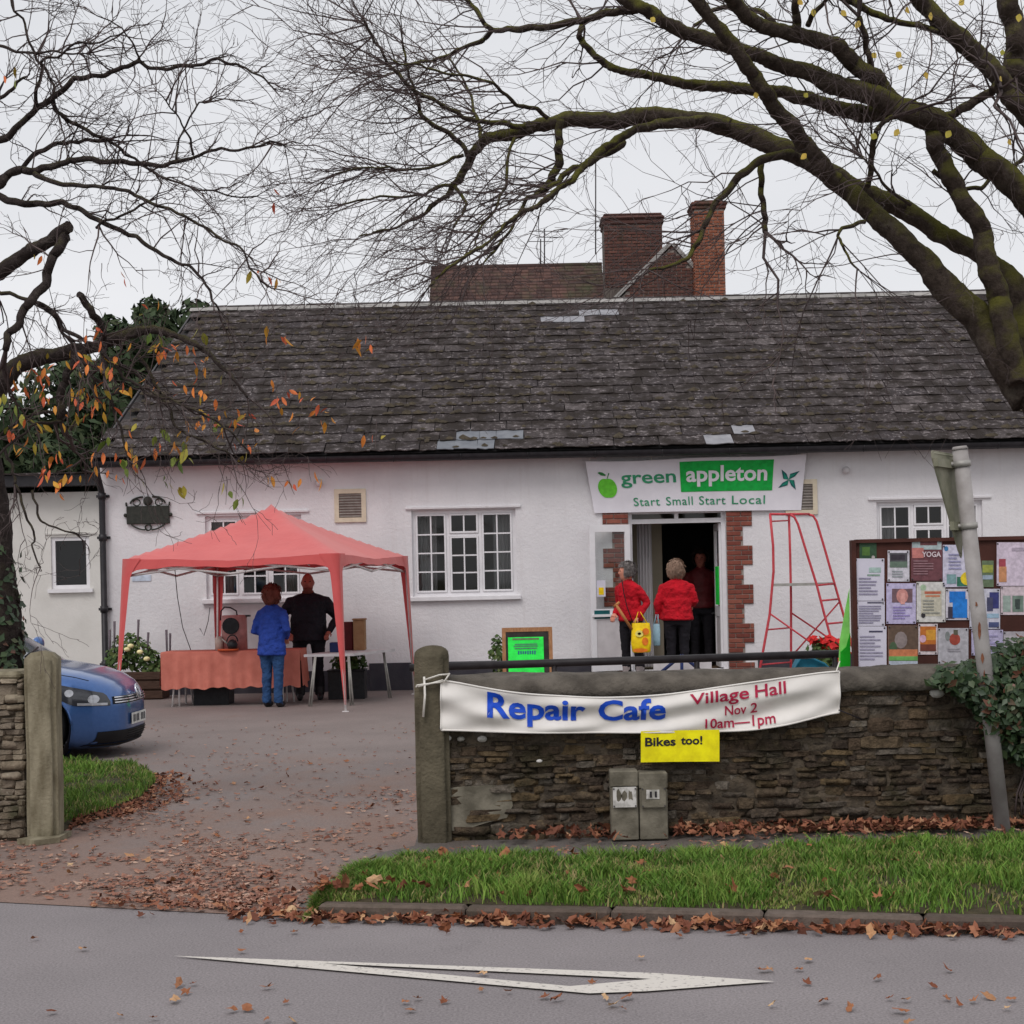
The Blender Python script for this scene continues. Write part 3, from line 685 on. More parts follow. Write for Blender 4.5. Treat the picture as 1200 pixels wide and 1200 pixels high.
BRICK = {}
def brick_obj(size, m, parent, loc, rotz=0, name='brick'):
    key = (round(size[0], 3), round(size[1], 3), round(size[2], 3), m.name)
    if key not in BRICK:
        mb = MB(); mb.box((0, 0, 0), size, bev=.006); me = bpy.data.meshes.new(name); me.from_pydata(mb.v, [], mb.f); me.materials.append(m); BRICK[key] = me
    o = link(name, BRICK[key], parent, True); o.location = loc; o.rotation_euler = (R.uniform(-.006, .006), R.uniform(-.006, .006), rotz + R.uniform(-.008, .008))
    return o
def jamb(xa, sgn, z0, z1):
    mb = MB(); pitch = .075; n = int((z1 - z0) / pitch); blocks = []
    j = MB()
    for k in range(n):
        wide = (k // 4) % 2 == 0
        wd = .40 if wide else .255
        j.bb((xa, YB - .012, z0 + k * pitch), (xa + sgn * wd, YB + .01, z0 + (k + 1) * pitch))
        z = z0 + (k + .5) * pitch; x = 0.006
        first = .215 if k % 2 == 0 else .1025
        while x < wd - .03:
            ln = min(first, wd - .004 - x); first = .215
            blocks.append((xa + sgn * (x + ln / 2), z, ln)); x += ln + .01
    jo = j.build('brick_jamb', MT['mortar'], hall)
    for x, z, ln in blocks: brick_obj((ln, .05, .063), MT['brick_door'], jo, (x, YB - .002 + R.uniform(-.003, .003), z))
jamb(fx1 + .002, 1, .02, fz1 + .06); jamb(fx0 - .002, -1, .02, fz1 + .06)
# step and landing in front of the door
mb = MB(); mb.bb((fx0 - 1.2, YB - 2.6, .005), (fx1 + .6, YB + .33, .205), bev=.01); mb.build('door_landing', MT['path'], hall)

# roof
YE, YR = YB - .42, 31.0
ZE, ZR = P(600, 527, YE).z, P(600, 357, YR).z
SL = math.hypot(YR - YE, ZR - ZE); AL = math.atan2(ZR - ZE, YR - YE)
XVE, XVR = P(107, 541, YE).x, P(225, 369, YR).x
def roofp(x, s, h=0.0): return Vector((x, YE + s * math.cos(AL) - h * math.sin(AL), ZE + s * math.sin(AL) + h * math.cos(AL)))
def verge_x(s): return XVE + (XVR - XVE) * s / SL
mb = MB(); mb.add([roofp(XVE + .05, .02, -.03), roofp(XR + .3, .02, -.03), roofp(XR + .3, SL, -.03), roofp(XVR + .05, SL, -.03),
                   (XVE + .05, 2 * YR - YE, ZE), (XR + .3, 2 * YR - YE, ZE)], [(0, 1, 2, 3), (3, 2, 5, 4)])
roof = mb.build('roof', MT['batten'], hall)
mb = MB(); mb.prism([roofp(XVE, .0, -.09), roofp(XVE, .0, -.005), roofp(XVR, SL, -.005), roofp(XVR, SL, -.09)], (.03, 0, 0)); mb.build('verge_board', MT['iron'], roof)
GA, SWD = .375, .36
def slate_mesh(seed):
    q = random.Random(seed); mb = MB(); w, l, t = SWD - .006, GA + .10, .011
    xs = [-w / 2, -w / 4, 0, w / 4, w / 2]
    bot = [(x + q.uniform(-.012, .012), -l / 2 + q.uniform(-.022, .03)) for x in xs]
    bot[0] = (-w / 2, -l / 2 + q.uniform(0, .03)); bot[-1] = (w / 2, -l / 2 + q.uniform(0, .03))
    tp = [(w / 2, l / 2), (-w / 2, l / 2)]
    poly = [Vector((x, y, q.uniform(-.003, .003))) for x, y in bot + tp]
    mb.prism(poly, (0, 0, t)); return mb
SM = [slate_mesh(k) for k in range(8)]
SMESH = []
for k, b in enumerate(SM):
    me = bpy.data.meshes.new('slate'); me.from_pydata(b.v, [], b.f); me.materials.append(MT['slate']); SMESH.append(me)
special = {}
def mark(u, v, m):
    Y = YE
    d = ray(u, v); nrm = Vector((0, -math.sin(AL), math.cos(AL))); p0 = roofp(0, 0)
    t = (p0 - Vector((0, 0, EYE))).dot(nrm) / d.dot(nrm); p = d * t + Vector((0, 0, EYE))
    s = (p - p0).dot(Vector((0, math.cos(AL), math.sin(AL))))
    row = int((s + .02) / GA); off = (row % 2) * SWD / 2
    k = round((p.x - XVE - off) / SWD); special[(row, k)] = m
for u, v in ((645, 377), (665, 377), (684, 369), (696, 369)): mark(u, v, MT['slate_new'])
for u, v in ((838, 517), (860, 510), (872, 510)): mark(u, v, MT['slate_new'])
for u, v in ((525, 524), (550, 523), (575, 522), (545, 515), (570, 515), (590, 514)): mark(u, v, MT['slate_blue'])
rest = MB(); count = 0; nrow = int(SL / GA)
for row in range(nrow + 1):
    off = (row % 2) * SWD / 2; k = 0
    while True:
        if k == 0: xr_ = XVE + off * R.uniform(.6, 1.4)
        wsl = SWD * R.choice((.72, .85, .95, 1.0, 1.0, 1.08, 1.18)); x = xr_ + wsl / 2; xr_ += wsl
        if x > XR + .3: break
        s = row * GA + (GA + .10) / 2 - .03
        if row == nrow: s -= .08
        if x > verge_x(s) + SWD * .3:
            rot = Matrix.Rotation(AL - .045 + R.uniform(-.012, .012), 3, 'X') @ Matrix.Rotation(R.gauss(0, .018), 3, 'Z') @ Matrix.Rotation(R.gauss(0, .012), 3, 'Y')
            if R.random() < .02: s -= R.uniform(.02, .07)
            c = roofp(x + R.uniform(-.006, .006), s, .018 + R.uniform(0, .006)); vi = R.randrange(8)
            sp = special.get((row, round((x - XVE - off) / SWD))); wsc = Matrix.Diagonal((wsl / SWD, 1, 1))
            if (row < 7 and x < 8.3 and count < 300) or sp:
                o = link('slate', SMESH[vi], roof); count += 1
                o.matrix_basis = Matrix.Translation(c) @ rot.to_4x4() @ wsc.to_4x4()
                if sp:
                    me = SMESH[vi].copy(); me.materials.clear(); me.materials.append(sp); o.data = me
            else: rest.add([rot @ wsc @ Vector(p) + c for p in SM[vi].v], SM[vi].f, R.random() * .999 + .0005)
        k += 1
tag(rest.build('slates', MT['slate'], roof), kind='stuff')
# clumps of moss lodged at the slate edges
ms = MB()
for _ in range(2600):
    s = GA * R.randint(0, nrow) + R.gauss(.02, .035); x = R.uniform(XVE, 8.6)
    if x < verge_x(s) + .1 or s < .05 or s > SL - .1: continue
    dens = noise.noise((x * .5, s * .5, 2)) + .35 * noise.noise((x * 1.7, s * 1.7, 4)) - (.12 if x > 1 else -.18)
    if dens < R.uniform(-.3, .35): continue
    c = roofp(x, s, .045); r0 = R.uniform(.02, .06); q = []
    for a in range(6):
        th = a * math.pi / 3; rr = r0 * R.uniform(.7, 1.3)
        q.append(c + Vector((rr * math.cos(th) * 1.5, rr * math.sin(th) * math.cos(AL), rr * math.sin(th) * math.sin(AL))))
    q.append(c + Vector((0, -math.sin(AL), math.cos(AL))) * r0 * R.uniform(.5, .9))
    ms.add(q, [(a, (a + 1) % 6, 6) for a in range(6)], R.random(), True)
tag(ms.build('moss', MT['moss'], roof), kind='stuff')
# ridge tiles
x = XVR - .02
while x < XR + .3:
    mb = MB(); ln = .46; n = 7; vv = []
    for e in (0, 1):
        for k in range(n):
            th = rad(-62 + 124 * k / (n - 1)); rr = .15 + (.006 if e else 0)
            vv.append((x + e * (ln - .01), YR + math.sin(th) * rr, ZR - .085 + math.cos(th) * rr + R.uniform(-.004, .004)))
    mb.add(vv, [(k, n + k, n + k + 1, k + 1) for k in range(n - 1)], smooth=True)
    mb.add([vv[k] for k in range(n)], [tuple(range(n))])
    mb.build('ridge_tile', MT['ridge'], roof); x += ln
# fascia, gutter, downpipe
mb = MB(); mb.bb((XVE + .04, YB - .30, ZE - .13), (XR + .2, YB - .27, ZE + .0)).bb((XVE + .04, YB - .29, ZE - .10), (XR + .2, YB - .001, ZE - .07)); mb.build('fascia', MT['dark_metal'], hall)
mb = MB(); vv = []; n = 9
for e, x in enumerate((XVE - .02, XR + .2)):
    for k in range(n):
        th = math.pi * k / (n - 1); vv.append((x, YB - .37 - math.cos(th) * .062, ZE - .045 - math.sin(th) * .085))
mb.add(vv, [(k, k + 1, n + k + 1, n + k) for k in range(n - 1)], smooth=True); mb.add([vv[k] for k in range(n)], [tuple(range(n))])
gut = mb.build('gutter', MT['dark_metal'], hall)
for k in range(16):
    mb = MB(); x = XVE + .5 + k * 1.02; mb.tube([(x, YB - .37 - math.cos(math.pi * i / 8) * .068, ZE - .045 - math.sin(math.pi * i / 8) * .092) for i in range(9)], .009, 5); mb.build('gutter_bracket', MT['dark_metal'], gut)
mb = MB(); xd = P(122.5, 660, YB).x
mb.tube([(xd, YB - .36, ZE - .14), (xd, YB - .32, ZE - .25), (xd, YB - .09, ZE - .48), (xd, YB - .08, ZE - .6), (xd, YB - .08, .12), (xd, YB - .2, .05)], .048, 10)
dp = mb.build('downpipe', MT['dark_metal'], hall)
for z in (ZE - .55, 2.45, 1.35, .5):
    mb = MB(); mb.tube([(xd, YB - .08, z - .05), (xd, YB - .08, z + .05)], .062, 10).bb((xd - .1, YB - .03, z - .02), (xd + .1, YB + .01, z + .02)); mb.build('pipe_bracket', MT['dark_metal'], dp)

# ------------------------------------------------------------------ annexe at the left end
YA = 25.5
AZ = P(60, 577, YA).z
annexe = thing('side_annexe', 'low cream annexe with a small window at the left end of the hall', 'building', (-9, YA, 0))
aw = brect(60, 105, 629, 690, YA)
mb = MB(); holed_wall(mb, -14, XL - .02, 0, AZ, YA, YA + .3, [aw]); mb.build('wall', MT['wall2'], annexe)
mb = MB(); mb.bb((XL - .1, YA - .06, .0), (XL - .022, YA - .002, AZ + .1)); mb.build('corner_strip', MT['upvc'], annexe)
mb = MB(); mb.bb((-14, YA + .31, 0), (XL - .02, YA + .34, AZ)).bb((-14, YA + 4, 0), (XL - .02, YA + 4.3, AZ)); mb.build('inner_wall', MT['interior'], annexe)
mb = MB(); t = .06; a, b, c, d = aw
mb.bb((a, YA + .03, c), (a + t, YA + .1, d)).bb((b - t, YA + .03, c), (b, YA + .1, d)).bb((a + t, YA + .03, c), (b - t, YA + .1, c + t)).bb((a + t, YA + .03, d - t), (b - t, YA + .1, d))
wn_ = mb.build('window', MT['upvc'], annexe)
mb = MB(); mb.add([(a + t, YA + .06, c + t), (b - t, YA + .06, c + t), (b - t, YA + .06, d - t), (a + t, YA + .06, d - t)], [(0, 1, 2, 3)]); mb.build('pane', MT['glass'], wn_)
mb = MB(); mb.bb((a - .05, YA - .06, c - .06), (b + .05, YA + .05, c - .002)); mb.build('sill', MT['upvc'], wn_)
mb = MB(); mb.bb((a - .08, YA - .025, d + .04), (b + .12, YA + .01, d + .065)); mb.build('drip_ledge', MT['wall2'], wn_)
mb = MB(); mb.bb((a + .02, YA + .2, c), (b - .02, YA + .22, d)); mb.build('pane_backing', MT['dark_board'], wn_)  # near-black sheet set close behind the glass, so the pane looks dark
zf = P(60, 558, YA - .3).z
mb = MB(); mb.bb((-14, YA - .32, zf - .15), (XL - .03, YA - .29, zf + .02)).bb((-14, YA - .29, zf - .15), (XL - .03, YA - .002, zf - .12)); mb.build('fascia', MT['dark_metal'], annexe)
mb = MB()
for k in range(9):
    y0, y1 = YA - .38 + k * .5, YA - .38 + (k + 1.12) * .5
    z0_, z1_ = zf + .03 + k * .02, zf + .03 + (k + 1.12) * .02 - .004
    mb.prism([(-14, y0, z0_), (-14, y1, z1_), (-14, y1, z1_ + .012), (-14, y0, z0_ + .022)], (XL - .05 + 14, 0, 0))
tag(mb.build('roof', MT['slate'], annexe))

# ------------------------------------------------------------------ brick house behind
YH = 38.0
def hp(u, v, Y=YH): return P(u, v, Y)
house = thing('brick_house', 'brick house with chimneys rising behind the hall roof', 'building', (4, YH, 0))
def brick_face(parent, x0, x1, z0, z1, y, m, depth=.06, clip=None, limit=None, side=None):
    k = 0; out = 0; pitch = .075
    z = z0
    while z + pitch <= z1 + .001:
        ln = .225; x = x0 - (ln / 2 if k % 2 else 0)
        while x < x1 - .01:
            a, b = max(x, x0), min(x + ln, x1)
            if b - a > .04 and (clip is None or clip((a + b) / 2, z + pitch / 2)):
                if side is None: brick_obj((b - a - .018, depth, pitch - .015), m, parent, ((a + b) / 2, y + R.uniform(-.004, .004), z + pitch / 2))
                else: brick_obj((b - a - .018, depth, pitch - .015), m, parent, (y, (a + b) / 2, z + pitch / 2), math.pi / 2)
                out += 1
            x += ln
        z += pitch; k += 1
    return out
# orange chimney
a, b = hp(814, 300).x, hp(850, 300).x; zb, zt_ = 5.6, hp(832, 246).z
mb = MB(); mb.bb((a + .01, YH + .01, 2), (b - .01, YH + .75, zt_ + .02)); ch = mb.build('chimney', MT['mortar'], house)
nb = brick_face(ch, a, b, zb + .6, zt_, YH + .02, MT['brick_warm'])
nb += brick_face(ch, YH + .05, YH + .75, zb + 1.4, zt_, a + .02, MT['brick_warm'], side=1)
mb = MB(); mb.bb((a - .04, YH - .04, zt_ + .02), (b + .04, YH + .8, zt_ + .1), bev=.02).bb((a - .07, YH - .07, zt_ + .1), (b + .07, YH + .83, zt_ + .19), bev=.03).bb((a + .02, YH + .02, zt_ + .19), (b - .02, YH + .74, zt_ + .24), bev=.02); mb.build('chimney_cap', MT['brick_far'], ch)
# broad dark chimney
y2 = YH + 1.2; a2, b2 = hp(708, 300, y2).x, hp(777, 300, y2).x; zt2 = hp(742, 264, y2).z
mb = MB(); mb.bb((a2 + .01, y2 + .01, 2), (b2 - .01, y2 + .9, zt2 + .02)); ch2 = mb.build('chimney', MT['mortar_dark'], house)
nb += brick_face(ch2, a2, b2, zt2 - 1.5, zt2, y2 + .02, MT['brick_far'])
mb = MB(); mb.bb((a2 - .03, y2 - .03, zt2 + .02), (b2 + .03, y2 + .93, zt2 + .13), bev=.03).bb((a2 - .06, y2 - .06, zt2 + .13), (b2 + .06, y2 + .96, zt2 + .24), bev=.05).bb((a2, y2, zt2 + .24), (b2, y2 + .9, zt2 + .30), bev=.03); mb.build('chimney_cap', MT['brick_far'], ch2)
# gable with stone coping
ga, gl, gr = hp(788, 284), hp(700, 372), hp(814, 312)
def under(x, z):
    if x < ga.x: return z < gl.z + (ga.z - gl.z) * (x - gl.x) / (ga.x - gl.x) - .04
    return z < gr.z + (ga.z - gr.z) * (gr.x - x) / (gr.x - ga.x) - .04
y3 = YH + .3
mb = MB(); mb.prism([(gl.x, y3 + .02, 2), (gr.x + .1, y3 + .02, 2), (gr.x + .1, y3 + .02, gr.z - .05), (ga.x, y3 + .02, ga.z - .05), (gl.x, y3 + .02, gl.z - .05)], (0, .4, 0)); gable = mb.build('gable_wall', MT['mortar'], house)
brick_face(gable, gl.x, gr.x, gl.z - .1, ga.z, y3 + .02, MT['brick_far'], clip=under)
mb = MB()
for p, q in ((gl, ga), (ga, gr)):
    p, q = Vector((p.x, y3 - .05, p.z)), Vector((q.x, y3 - .05, q.z)); d = (q - p).normalized(); up = Vector((-d.z, 0, d.x)) * .09
    mb.prism([p, q, q + up, p + up], (0, .55, 0))
mb.build('gable_coping', MT['ridge'], gable)
mb = MB()     # roof running back behind the gable
mb.add([(gl.x, y3 + .4, gl.z), (ga.x, y3 + .4, ga.z), (ga.x, y3 + 5, ga.z), (gl.x, y3 + 5, gl.z), (gr.x + 1, y3 + .4, ga.z - 1.3), (gr.x + 1, y3 + 5, ga.z - 1.3)], [(0, 1, 2, 3), (1, 4, 5, 2)]); mb.build('gable_roof', MT['tile_far'], house)
# long tiled roof
x0, x1 = hp(499, 340).x, a2 + .05; zr = hp(600, 313, YH + 3).z
mb = MB(); nr = 26
for k in range(nr):
    f0, f1 = k / nr, (k + 1.25) / nr
    y0, y1 = YH + 3 * f0, YH + 3 * f1; z0_, z1_ = zr - 2.6 * (1 - f0), zr - 2.6 * (1 - f1)
    xx = x0
    while xx < x1:
        w_ = R.uniform(.17, .21); j = R.uniform(-.006, .006)
        mb.prism([(xx, y0, z0_ + .03 + j), (xx, y1, z1_ + j), (xx, y1, z1_ - .02), (xx, y0, z0_ + .005)], (min(w_, x1 - xx) - .008, 0, 0), R.random() * .998 + .001); xx += w_
MB().prism([(x0 + .01, YH + .02, zr - 2.62), (x0 + .01, YH + 3, zr - .03), (x0 + .01, YH + 3, zr - .1), (x0 + .01, YH + .02, zr - 2.7)], (x1 - x0 - .02, 0, 0)).build('roof_boarding', MT['batten'], house)
rt = mb.build('roof_tiles', MT['tile_far'], house); tag(rt, kind='stuff')
mb = MB(); mb.prism([(x0 - .05, YH - .1, zr - 2.75), (x0 - .05, YH + 3, zr - .02), (x0 - .05, YH + 3, zr - .15), (x0 - .05, YH - .1, zr - 2.9)], (.045, 0, 0)); mb.build('bargeboard', MT['upvc'], house)
mb = MB(); mb.bb((x0, YH + .2, 0), (x1, YH + 6, zr - 2.6)).bb((gl.x, YH + .8, 0), (gr.x + 1, YH + 6, gl.z - .3)); mb.build('wall', MT['mortar_dark'], house)
mb = MB(); mb.tube([(x0, YH + 3.05, zr), (x1, YH + 3.05, zr)], .09, 8); mb.build('roof_ridge', MT['tile_far'], house)
# aerials
def aerial(u, v0, v1, bars, lab):
    t = thing('television_aerial', lab, 'aerial', tuple(P(u, v1, YH + 3)))
    mb = MB(); mb.tube([P(u, v1 + 8, YH + 3), P(u, v0, YH + 3)], .018, 5); mb.build('mast', MT['iron'], t)
    for (du0, du1, v) in bars:
        mb = MB(); mb.tube([P(u + du0, v, YH + 3), P(u + du1, v, YH + 3)], .010, 4); mb.build('cross_bar', MT['iron'], t)
aerial(633.5, 280, 312, [(-14, 14, 283)], 'short television aerial on the tiled roof, left one')
aerial(638, 268, 312, [(-18, 22, 271), (-10, 22, 278)], 'taller television aerial with two bars on the tiled roof')
aerial(698, 190, 290, [], 'tall thin aerial pole beside the broad brick chimney')
# ------------------------------------------------------------------ rubble walls
def stone_mesh(seed):
    q = random.Random(seed); bm = bmesh.new(); bmesh.ops.create_cube(bm, size=1)
    bmesh.ops.bevel(bm, geom=bm.edges[:], offset=q.uniform(.12, .2), segments=1, affect='EDGES')
    for v in bm.verts:
        v.co += Vector((q.uniform(-.07, .07), q.uniform(-.08, .08), q.uniform(-.09, .09)))
    me = bpy.data.meshes.new('stone'); bm.to_mesh(me); bm.free()
    me.polygons.foreach_set('use_smooth', [q.random() < .35 for _ in me.polygons]); return me
STONES = {}
def stones(mkey):
    if mkey not in STONES:
        STONES[mkey] = []
        for k in range(12):
            me = stone_mesh(100 + k); me.materials.append(MT[mkey]); STONES[mkey].append(me)
    return STONES[mkey]
def rubble(parent, x0, x1, z0, z1, y, mkey, q, hmin, hmax, lmin, lmax, keep=None, limit=300, depth=.14, axis='x'):
    pool = stones(mkey); n = 0; rest_ = MB(); z = z0
    while z < z1 - .015:
        h = min(q.uniform(hmin, hmax), z1 - z); x = x0 - q.uniform(0, .1)
        if h < .02: break
        while x < x1:
            ln = q.uniform(lmin, lmax) * (.7 + .6 * (h - hmin) / max(hmax - hmin, .01))
            a, b = max(x, x0), min(x + ln, x1); x += ln
            if b - a < .03: continue
            hh = h * q.uniform(.8, 1.12); zc = z + h / 2 + q.uniform(-.35, .35) * h * .4
            parts = [(a, b, zc, hh)]
            if h > .06 and q.random() < .45: parts = [(a, b, z + h * .26, h * .5), (a, a + (b - a) * .55, z + h * .76, h * .47), (a + (b - a) * .55, b, z + h * .75, h * .45)] if b - a > .14 else [(a, b, z + h * .26, h * .5), (a, b, z + h * .76, h * .47)]
            for pa, pb, pz, ph in parts:
                pz = max(pz, z0 + ph / 2)
                if keep and not keep((pa + pb) / 2, pz): continue
                out = q.uniform(-.012, .022); me = pool[q.randrange(len(pool))]
                loc = Vector(((pa + pb) / 2, y + depth / 2 - out, pz)); sc = ((pb - pa) * .99 + .006, depth, ph * 1.0 + .004); rz = (q.uniform(-.05, .05), q.uniform(-.06, .06), q.uniform(-.06, .06))
                Mx = Matrix.Translation(loc) @ Matrix.Rotation(rz[2], 4, 'Z') @ Matrix.Rotation(rz[1], 4, 'Y') @ Matrix.Diagonal((*sc, 1))
                if n < limit and pa < 3.75:
                    o = link('stone', me, parent, True); o.matrix_basis = Mx; n += 1
                else: rest_.add([Mx @ v.co for v in me.vertices], [tuple(p.vertices) for p in me.polygons], q.random() * .998 + .001)
        z += h
    if rest_.v: tag(rest_.build('rubble', MT[mkey], parent), kind='stuff')
    return n
XW0, XW1 = P(509, 900, YW).x, 5.6
ZC = P(700, 814, YW).z; ZT = P(700, 788, YW + .1).z
sw = thing('stone_wall', 'rubble stone boundary wall with rounded cement coping behind the verge', 'wall', (1.5, YW + .2, 0))
mb = MB(); mb.bb((XW0 + .02, YW + .03, 0), (XW1, YW + .40, ZC + .02)); mb.build('wall_core', MT['wall_core'], sw)
pq = random.Random(4)
tag(rubble(sw, XW0, XW1, .05, ZC, YW, 'stone', pq, .028, .078, .06, .24, limit=330) and sw)
mb = MB(); NXm, NZm = 260, 56; vv = []
for i in range(NXm + 1):
    for j in range(NZm + 1):
        x = XW0 + .02 + (XW1 - XW0 - .04) * i / NXm; z = .05 + (ZC - .05) * j / NZm
        vv.append((x, YW + .012 - .020 * noise.noise((x * 4.5, z * 7, 3)) - .014 * noise.noise((x * 15, z * 22, 5)) - .006 * noise.noise((x * 40, z * 55, 9)), z))
mb.add(vv, [(i * (NZm + 1) + j, (i + 1) * (NZm + 1) + j, (i + 1) * (NZm + 1) + j + 1, i * (NZm + 1) + j + 1) for i in range(NXm) for j in range(NZm)], smooth=True)
mb.build('mortar', MT['wall_core'], sw)
# coping: rounded, lumpy cement cap cast in lengths
mb = MB(); NX, NA = 150, 10; vv = []
for i in range(NX + 1):
    x = XW0 - .02 + (XW1 - XW0) * i / NX
    for k in range(NA + 1):
        th = math.pi * k / NA
        nz = noise.noise((x * 2.2, k * .5, 1)) * .014 + noise.noise((x * 9, k * 1.3, 2)) * .009
        if k in (0, NA): nz += noise.noise((x * 5, k, 7)) * .012
        vv.append((x, YW + .20 - math.cos(th) * (.235 + nz), ZC - .012 + (math.sin(th) ** .6) * (ZT - ZC + .012 + nz) + (noise.noise((x * 6, 3, k)) * .014 if k in (0, NA) else 0)))
fs = [(i * (NA + 1) + k, (i + 1) * (NA + 1) + k, (i + 1) * (NA + 1) + k + 1, i * (NA + 1) + k + 1) for i in range(NX) for k in range(NA)]
fs += [(i * (NA + 1), i * (NA + 1) + NA, (i + 1) * (NA + 1) + NA, (i + 1) * (NA + 1)) for i in range(NX)]
mb.add(vv, fs, smooth=True); mb.add([vv[k] for k in range(NA + 1)], [tuple(range(NA + 1))])
mb.build('coping', MT['coping'], sw)
# a patch of old cement render low on the wall, left
mb = MB(); pts = [P(u, v, YW) for u, v in ((512, 925), (540, 922), (575, 920), (598, 926), (601, 944), (594, 958), (570, 964), (545, 972), (520, 974), (511, 972))]
mb.prism([(p.x, YW - .006 + R.uniform(-.004, .004), p.z) for p in pts], (0, .04, 0)); mb.build('cement_patch', MT['concrete_box'], sw)
# loose pale stones and one on the coping
for u, v, s_ in ((540, 866, .035), (565, 866, .045), (632, 892, .03), (524, 865, .04), (1098, 812, .07)):
    mb = MB(); c = P(u, v, YW - .005); mb.ball(c, (s_ * .7, .02, s_ * .45), 9, 5); mb.build('pale_stone', MT['marker_plate'], sw)

# gate posts
def post(name, label, u0, u1, vt, vb, m, Y, zbase, topround):
    a, b = P(u0, (vt + vb) / 2, Y).x, P(u1, (vt + vb) / 2, Y).x; zt_ = P((u0 + u1) / 2, vt, Y).z
    w = b - a; t = thing(name, label, 'gate post', ((a + b) / 2, Y + w / 2, zbase))
    mb = MB(); n = 10; prof = []
    if topround:
        for k in range(n + 1):
            th = math.pi * k / n; prof.append(((a + b) / 2 - math.cos(th) * w / 2, zt_ - w * .33 + math.sin(th) ** .7 * w * .33))
    else: prof = [(a, zt_ - .05), (a + w * .2, zt_ - .012), (a + w * .5, zt_), (b - w * .2, zt_ - .015), (b, zt_ - .05)]
    poly = [(a, zbase - .1)] + prof + [(b, zbase - .1)]
    bm = bmesh.new(); f0 = [bm.verts.new((x, Y, z)) for x, z in poly]; f = bm.faces.new(f0)
    ex = bmesh.ops.extrude_face_region(bm, geom=[f]); bmesh.ops.translate(bm, vec=(0, w * .9, 0), verts=[v for v in ex['geom'] if isinstance(v, bmesh.types.BMVert)])
    bmesh.ops.bevel(bm, geom=[e for e in bm.edges if abs(e.verts[0].co.y - e.verts[1].co.y) < .01], offset=.03, segments=2, affect='EDGES')
    bmesh.ops.triangulate(bm, faces=bm.faces[:]); 
    for _ in range(3): bmesh.ops.subdivide_edges(bm, edges=[e for e in bm.edges if e.calc_length() > .09], cuts=1); bmesh.ops.triangulate(bm, faces=bm.faces[:])
    for v in bm.verts: v.co += Vector((noise.noise(v.co * 2.5) * .008, noise.noise(v.co * 2.5 + Vector((3, 1, 2))) * .008, 0)) + v.co.normalized() * noise.noise(v.co * 18) * .005
    bmesh.ops.recalc_face_normals(bm, faces=bm.faces[:])
    me = bpy.data.meshes.new('shaft'); bm.to_mesh(me); bm.free(); me.polygons.foreach_set('use_smooth', [True] * len(me.polygons)); me.materials.append(m)
    link('shaft', me, t); return t
rp = post('gate_post', 'dark mossy stone gate post at the left end of the bannered wall', 487, 527, 757, 986, MT['post_dark'], YW - .06, .03, True)
YLP = 10.45
lpst = post('gate_post', 'pale squared stone gate post in front of the blue car', 28.5, 66, 763, 980, MT['post_stone'], YLP, 0, False)
# pale slab at the foot of the left post
mb = MB(); q4 = [G(u, v, .03) for u, v in ((20, 985), (60, 978), (84, 975), (70, 983), (40, 987))]; mb.prism([(p.x, p.y, .006) for p in q4], (0, 0, .035)); tag(mb.build('foot_slab', MT['post_stone']), 'flat pale stone slab at the foot of the squared gate post', 'slab')
# left wall stub
YL = 10.5
lw = thing('stone_wall', 'pale rubble stone wall running out of frame beside the squared gate post', 'wall', (-4, YL, 0))
xa, xb = -4.6, P(27.5, 900, YL).x; zt_ = P(15, 796, YL).z
mb = MB(); mb.bb((xa, YL + .03, 0), (xb - .005, YL + .4, zt_ - .03)); mb.build('wall_core', MT['wall_core'], lw)
rubble(lw, xa, xb, .02, zt_, YL, 'stone_pale', random.Random(9), .035, .085, .06, .20)
mb = MB(); mb.bb((xa, YL - .01, zt_ - .005), (xb - .01, YL + .42, zt_ + .05), bev=.02); mb.build('coping', MT['post_stone'], lw)

# utility marker posts against the wall
def marker(u0, u1, vt, lab, tall):
    Y = YW - .14; a, b = P(u0, 945, Y).x, P(u1, 945, Y).x; zt_ = P((u0 + u1) / 2, vt, Y).z
    t = thing('marker_post', lab, 'marker', ((a + b) / 2, Y, .085))
    mb = MB(); mb.bb((a, Y, .06), (b, Y + .13, zt_ - .10), bev=.006); mb.build('shaft', MT['concrete_box'], t)
    mb = MB(); mb.bb((a - .002, Y - .006, zt_ - .098), (b + .002, Y + .135, zt_), bev=.008); mb.build('cap', MT['concrete_box'], t)
    zp = P((u0 + u1) / 2, 922, Y).z; zq = P((u0 + u1) / 2, 948, Y).z
    mb = MB(); mb.bb((a + .012, Y - .018, zq + .012), (b - .012, Y - .009, zp)); pl_ = mb.build('plate', MT['marker_plate'] if tall else MT['concrete_box'], t)
    if not tall:
        mb = MB(); mb.bb((a + .04, Y - .022, zp - .07), (b - .05, Y - .0185, zp - .015)); mb.build('label_scrap', MT['marker_plate'], pl_)
        for k in range(2): MB().bb((a + .06 + k * .03, Y - .025, zp - .06), (a + .072 + k * .03, Y - .0225, zp - .025)).build('print', MT['ink_dark'], pl_)
    else:
        for k in range(3):
            x = a + .045 + k * .035; MB().add([(x + (.010 + .012 * R.random()) * math.cos(q * .785), Y - .0188, zp - .05 + (.02 + .025 * R.random()) * math.sin(q * .785)) for q in range(8)], [tuple(reversed(range(8)))]).build('worn_patch', MT['concrete_box'], pl_)
    for dx in (.018, b - a - .018):
        for z in (zq + .02, zp - .01): MB().tube([(a + dx, Y - .019, z), (a + dx, Y - .025, z)], .005, 6).build('bolt', MT['iron'], t)
marker(716, 748.2, 903, 'concrete marker post with a worn white plate, left of the pair', True)
marker(749.6, 782.5, 905, 'concrete marker post with a bare grey plate, right of the pair', False)

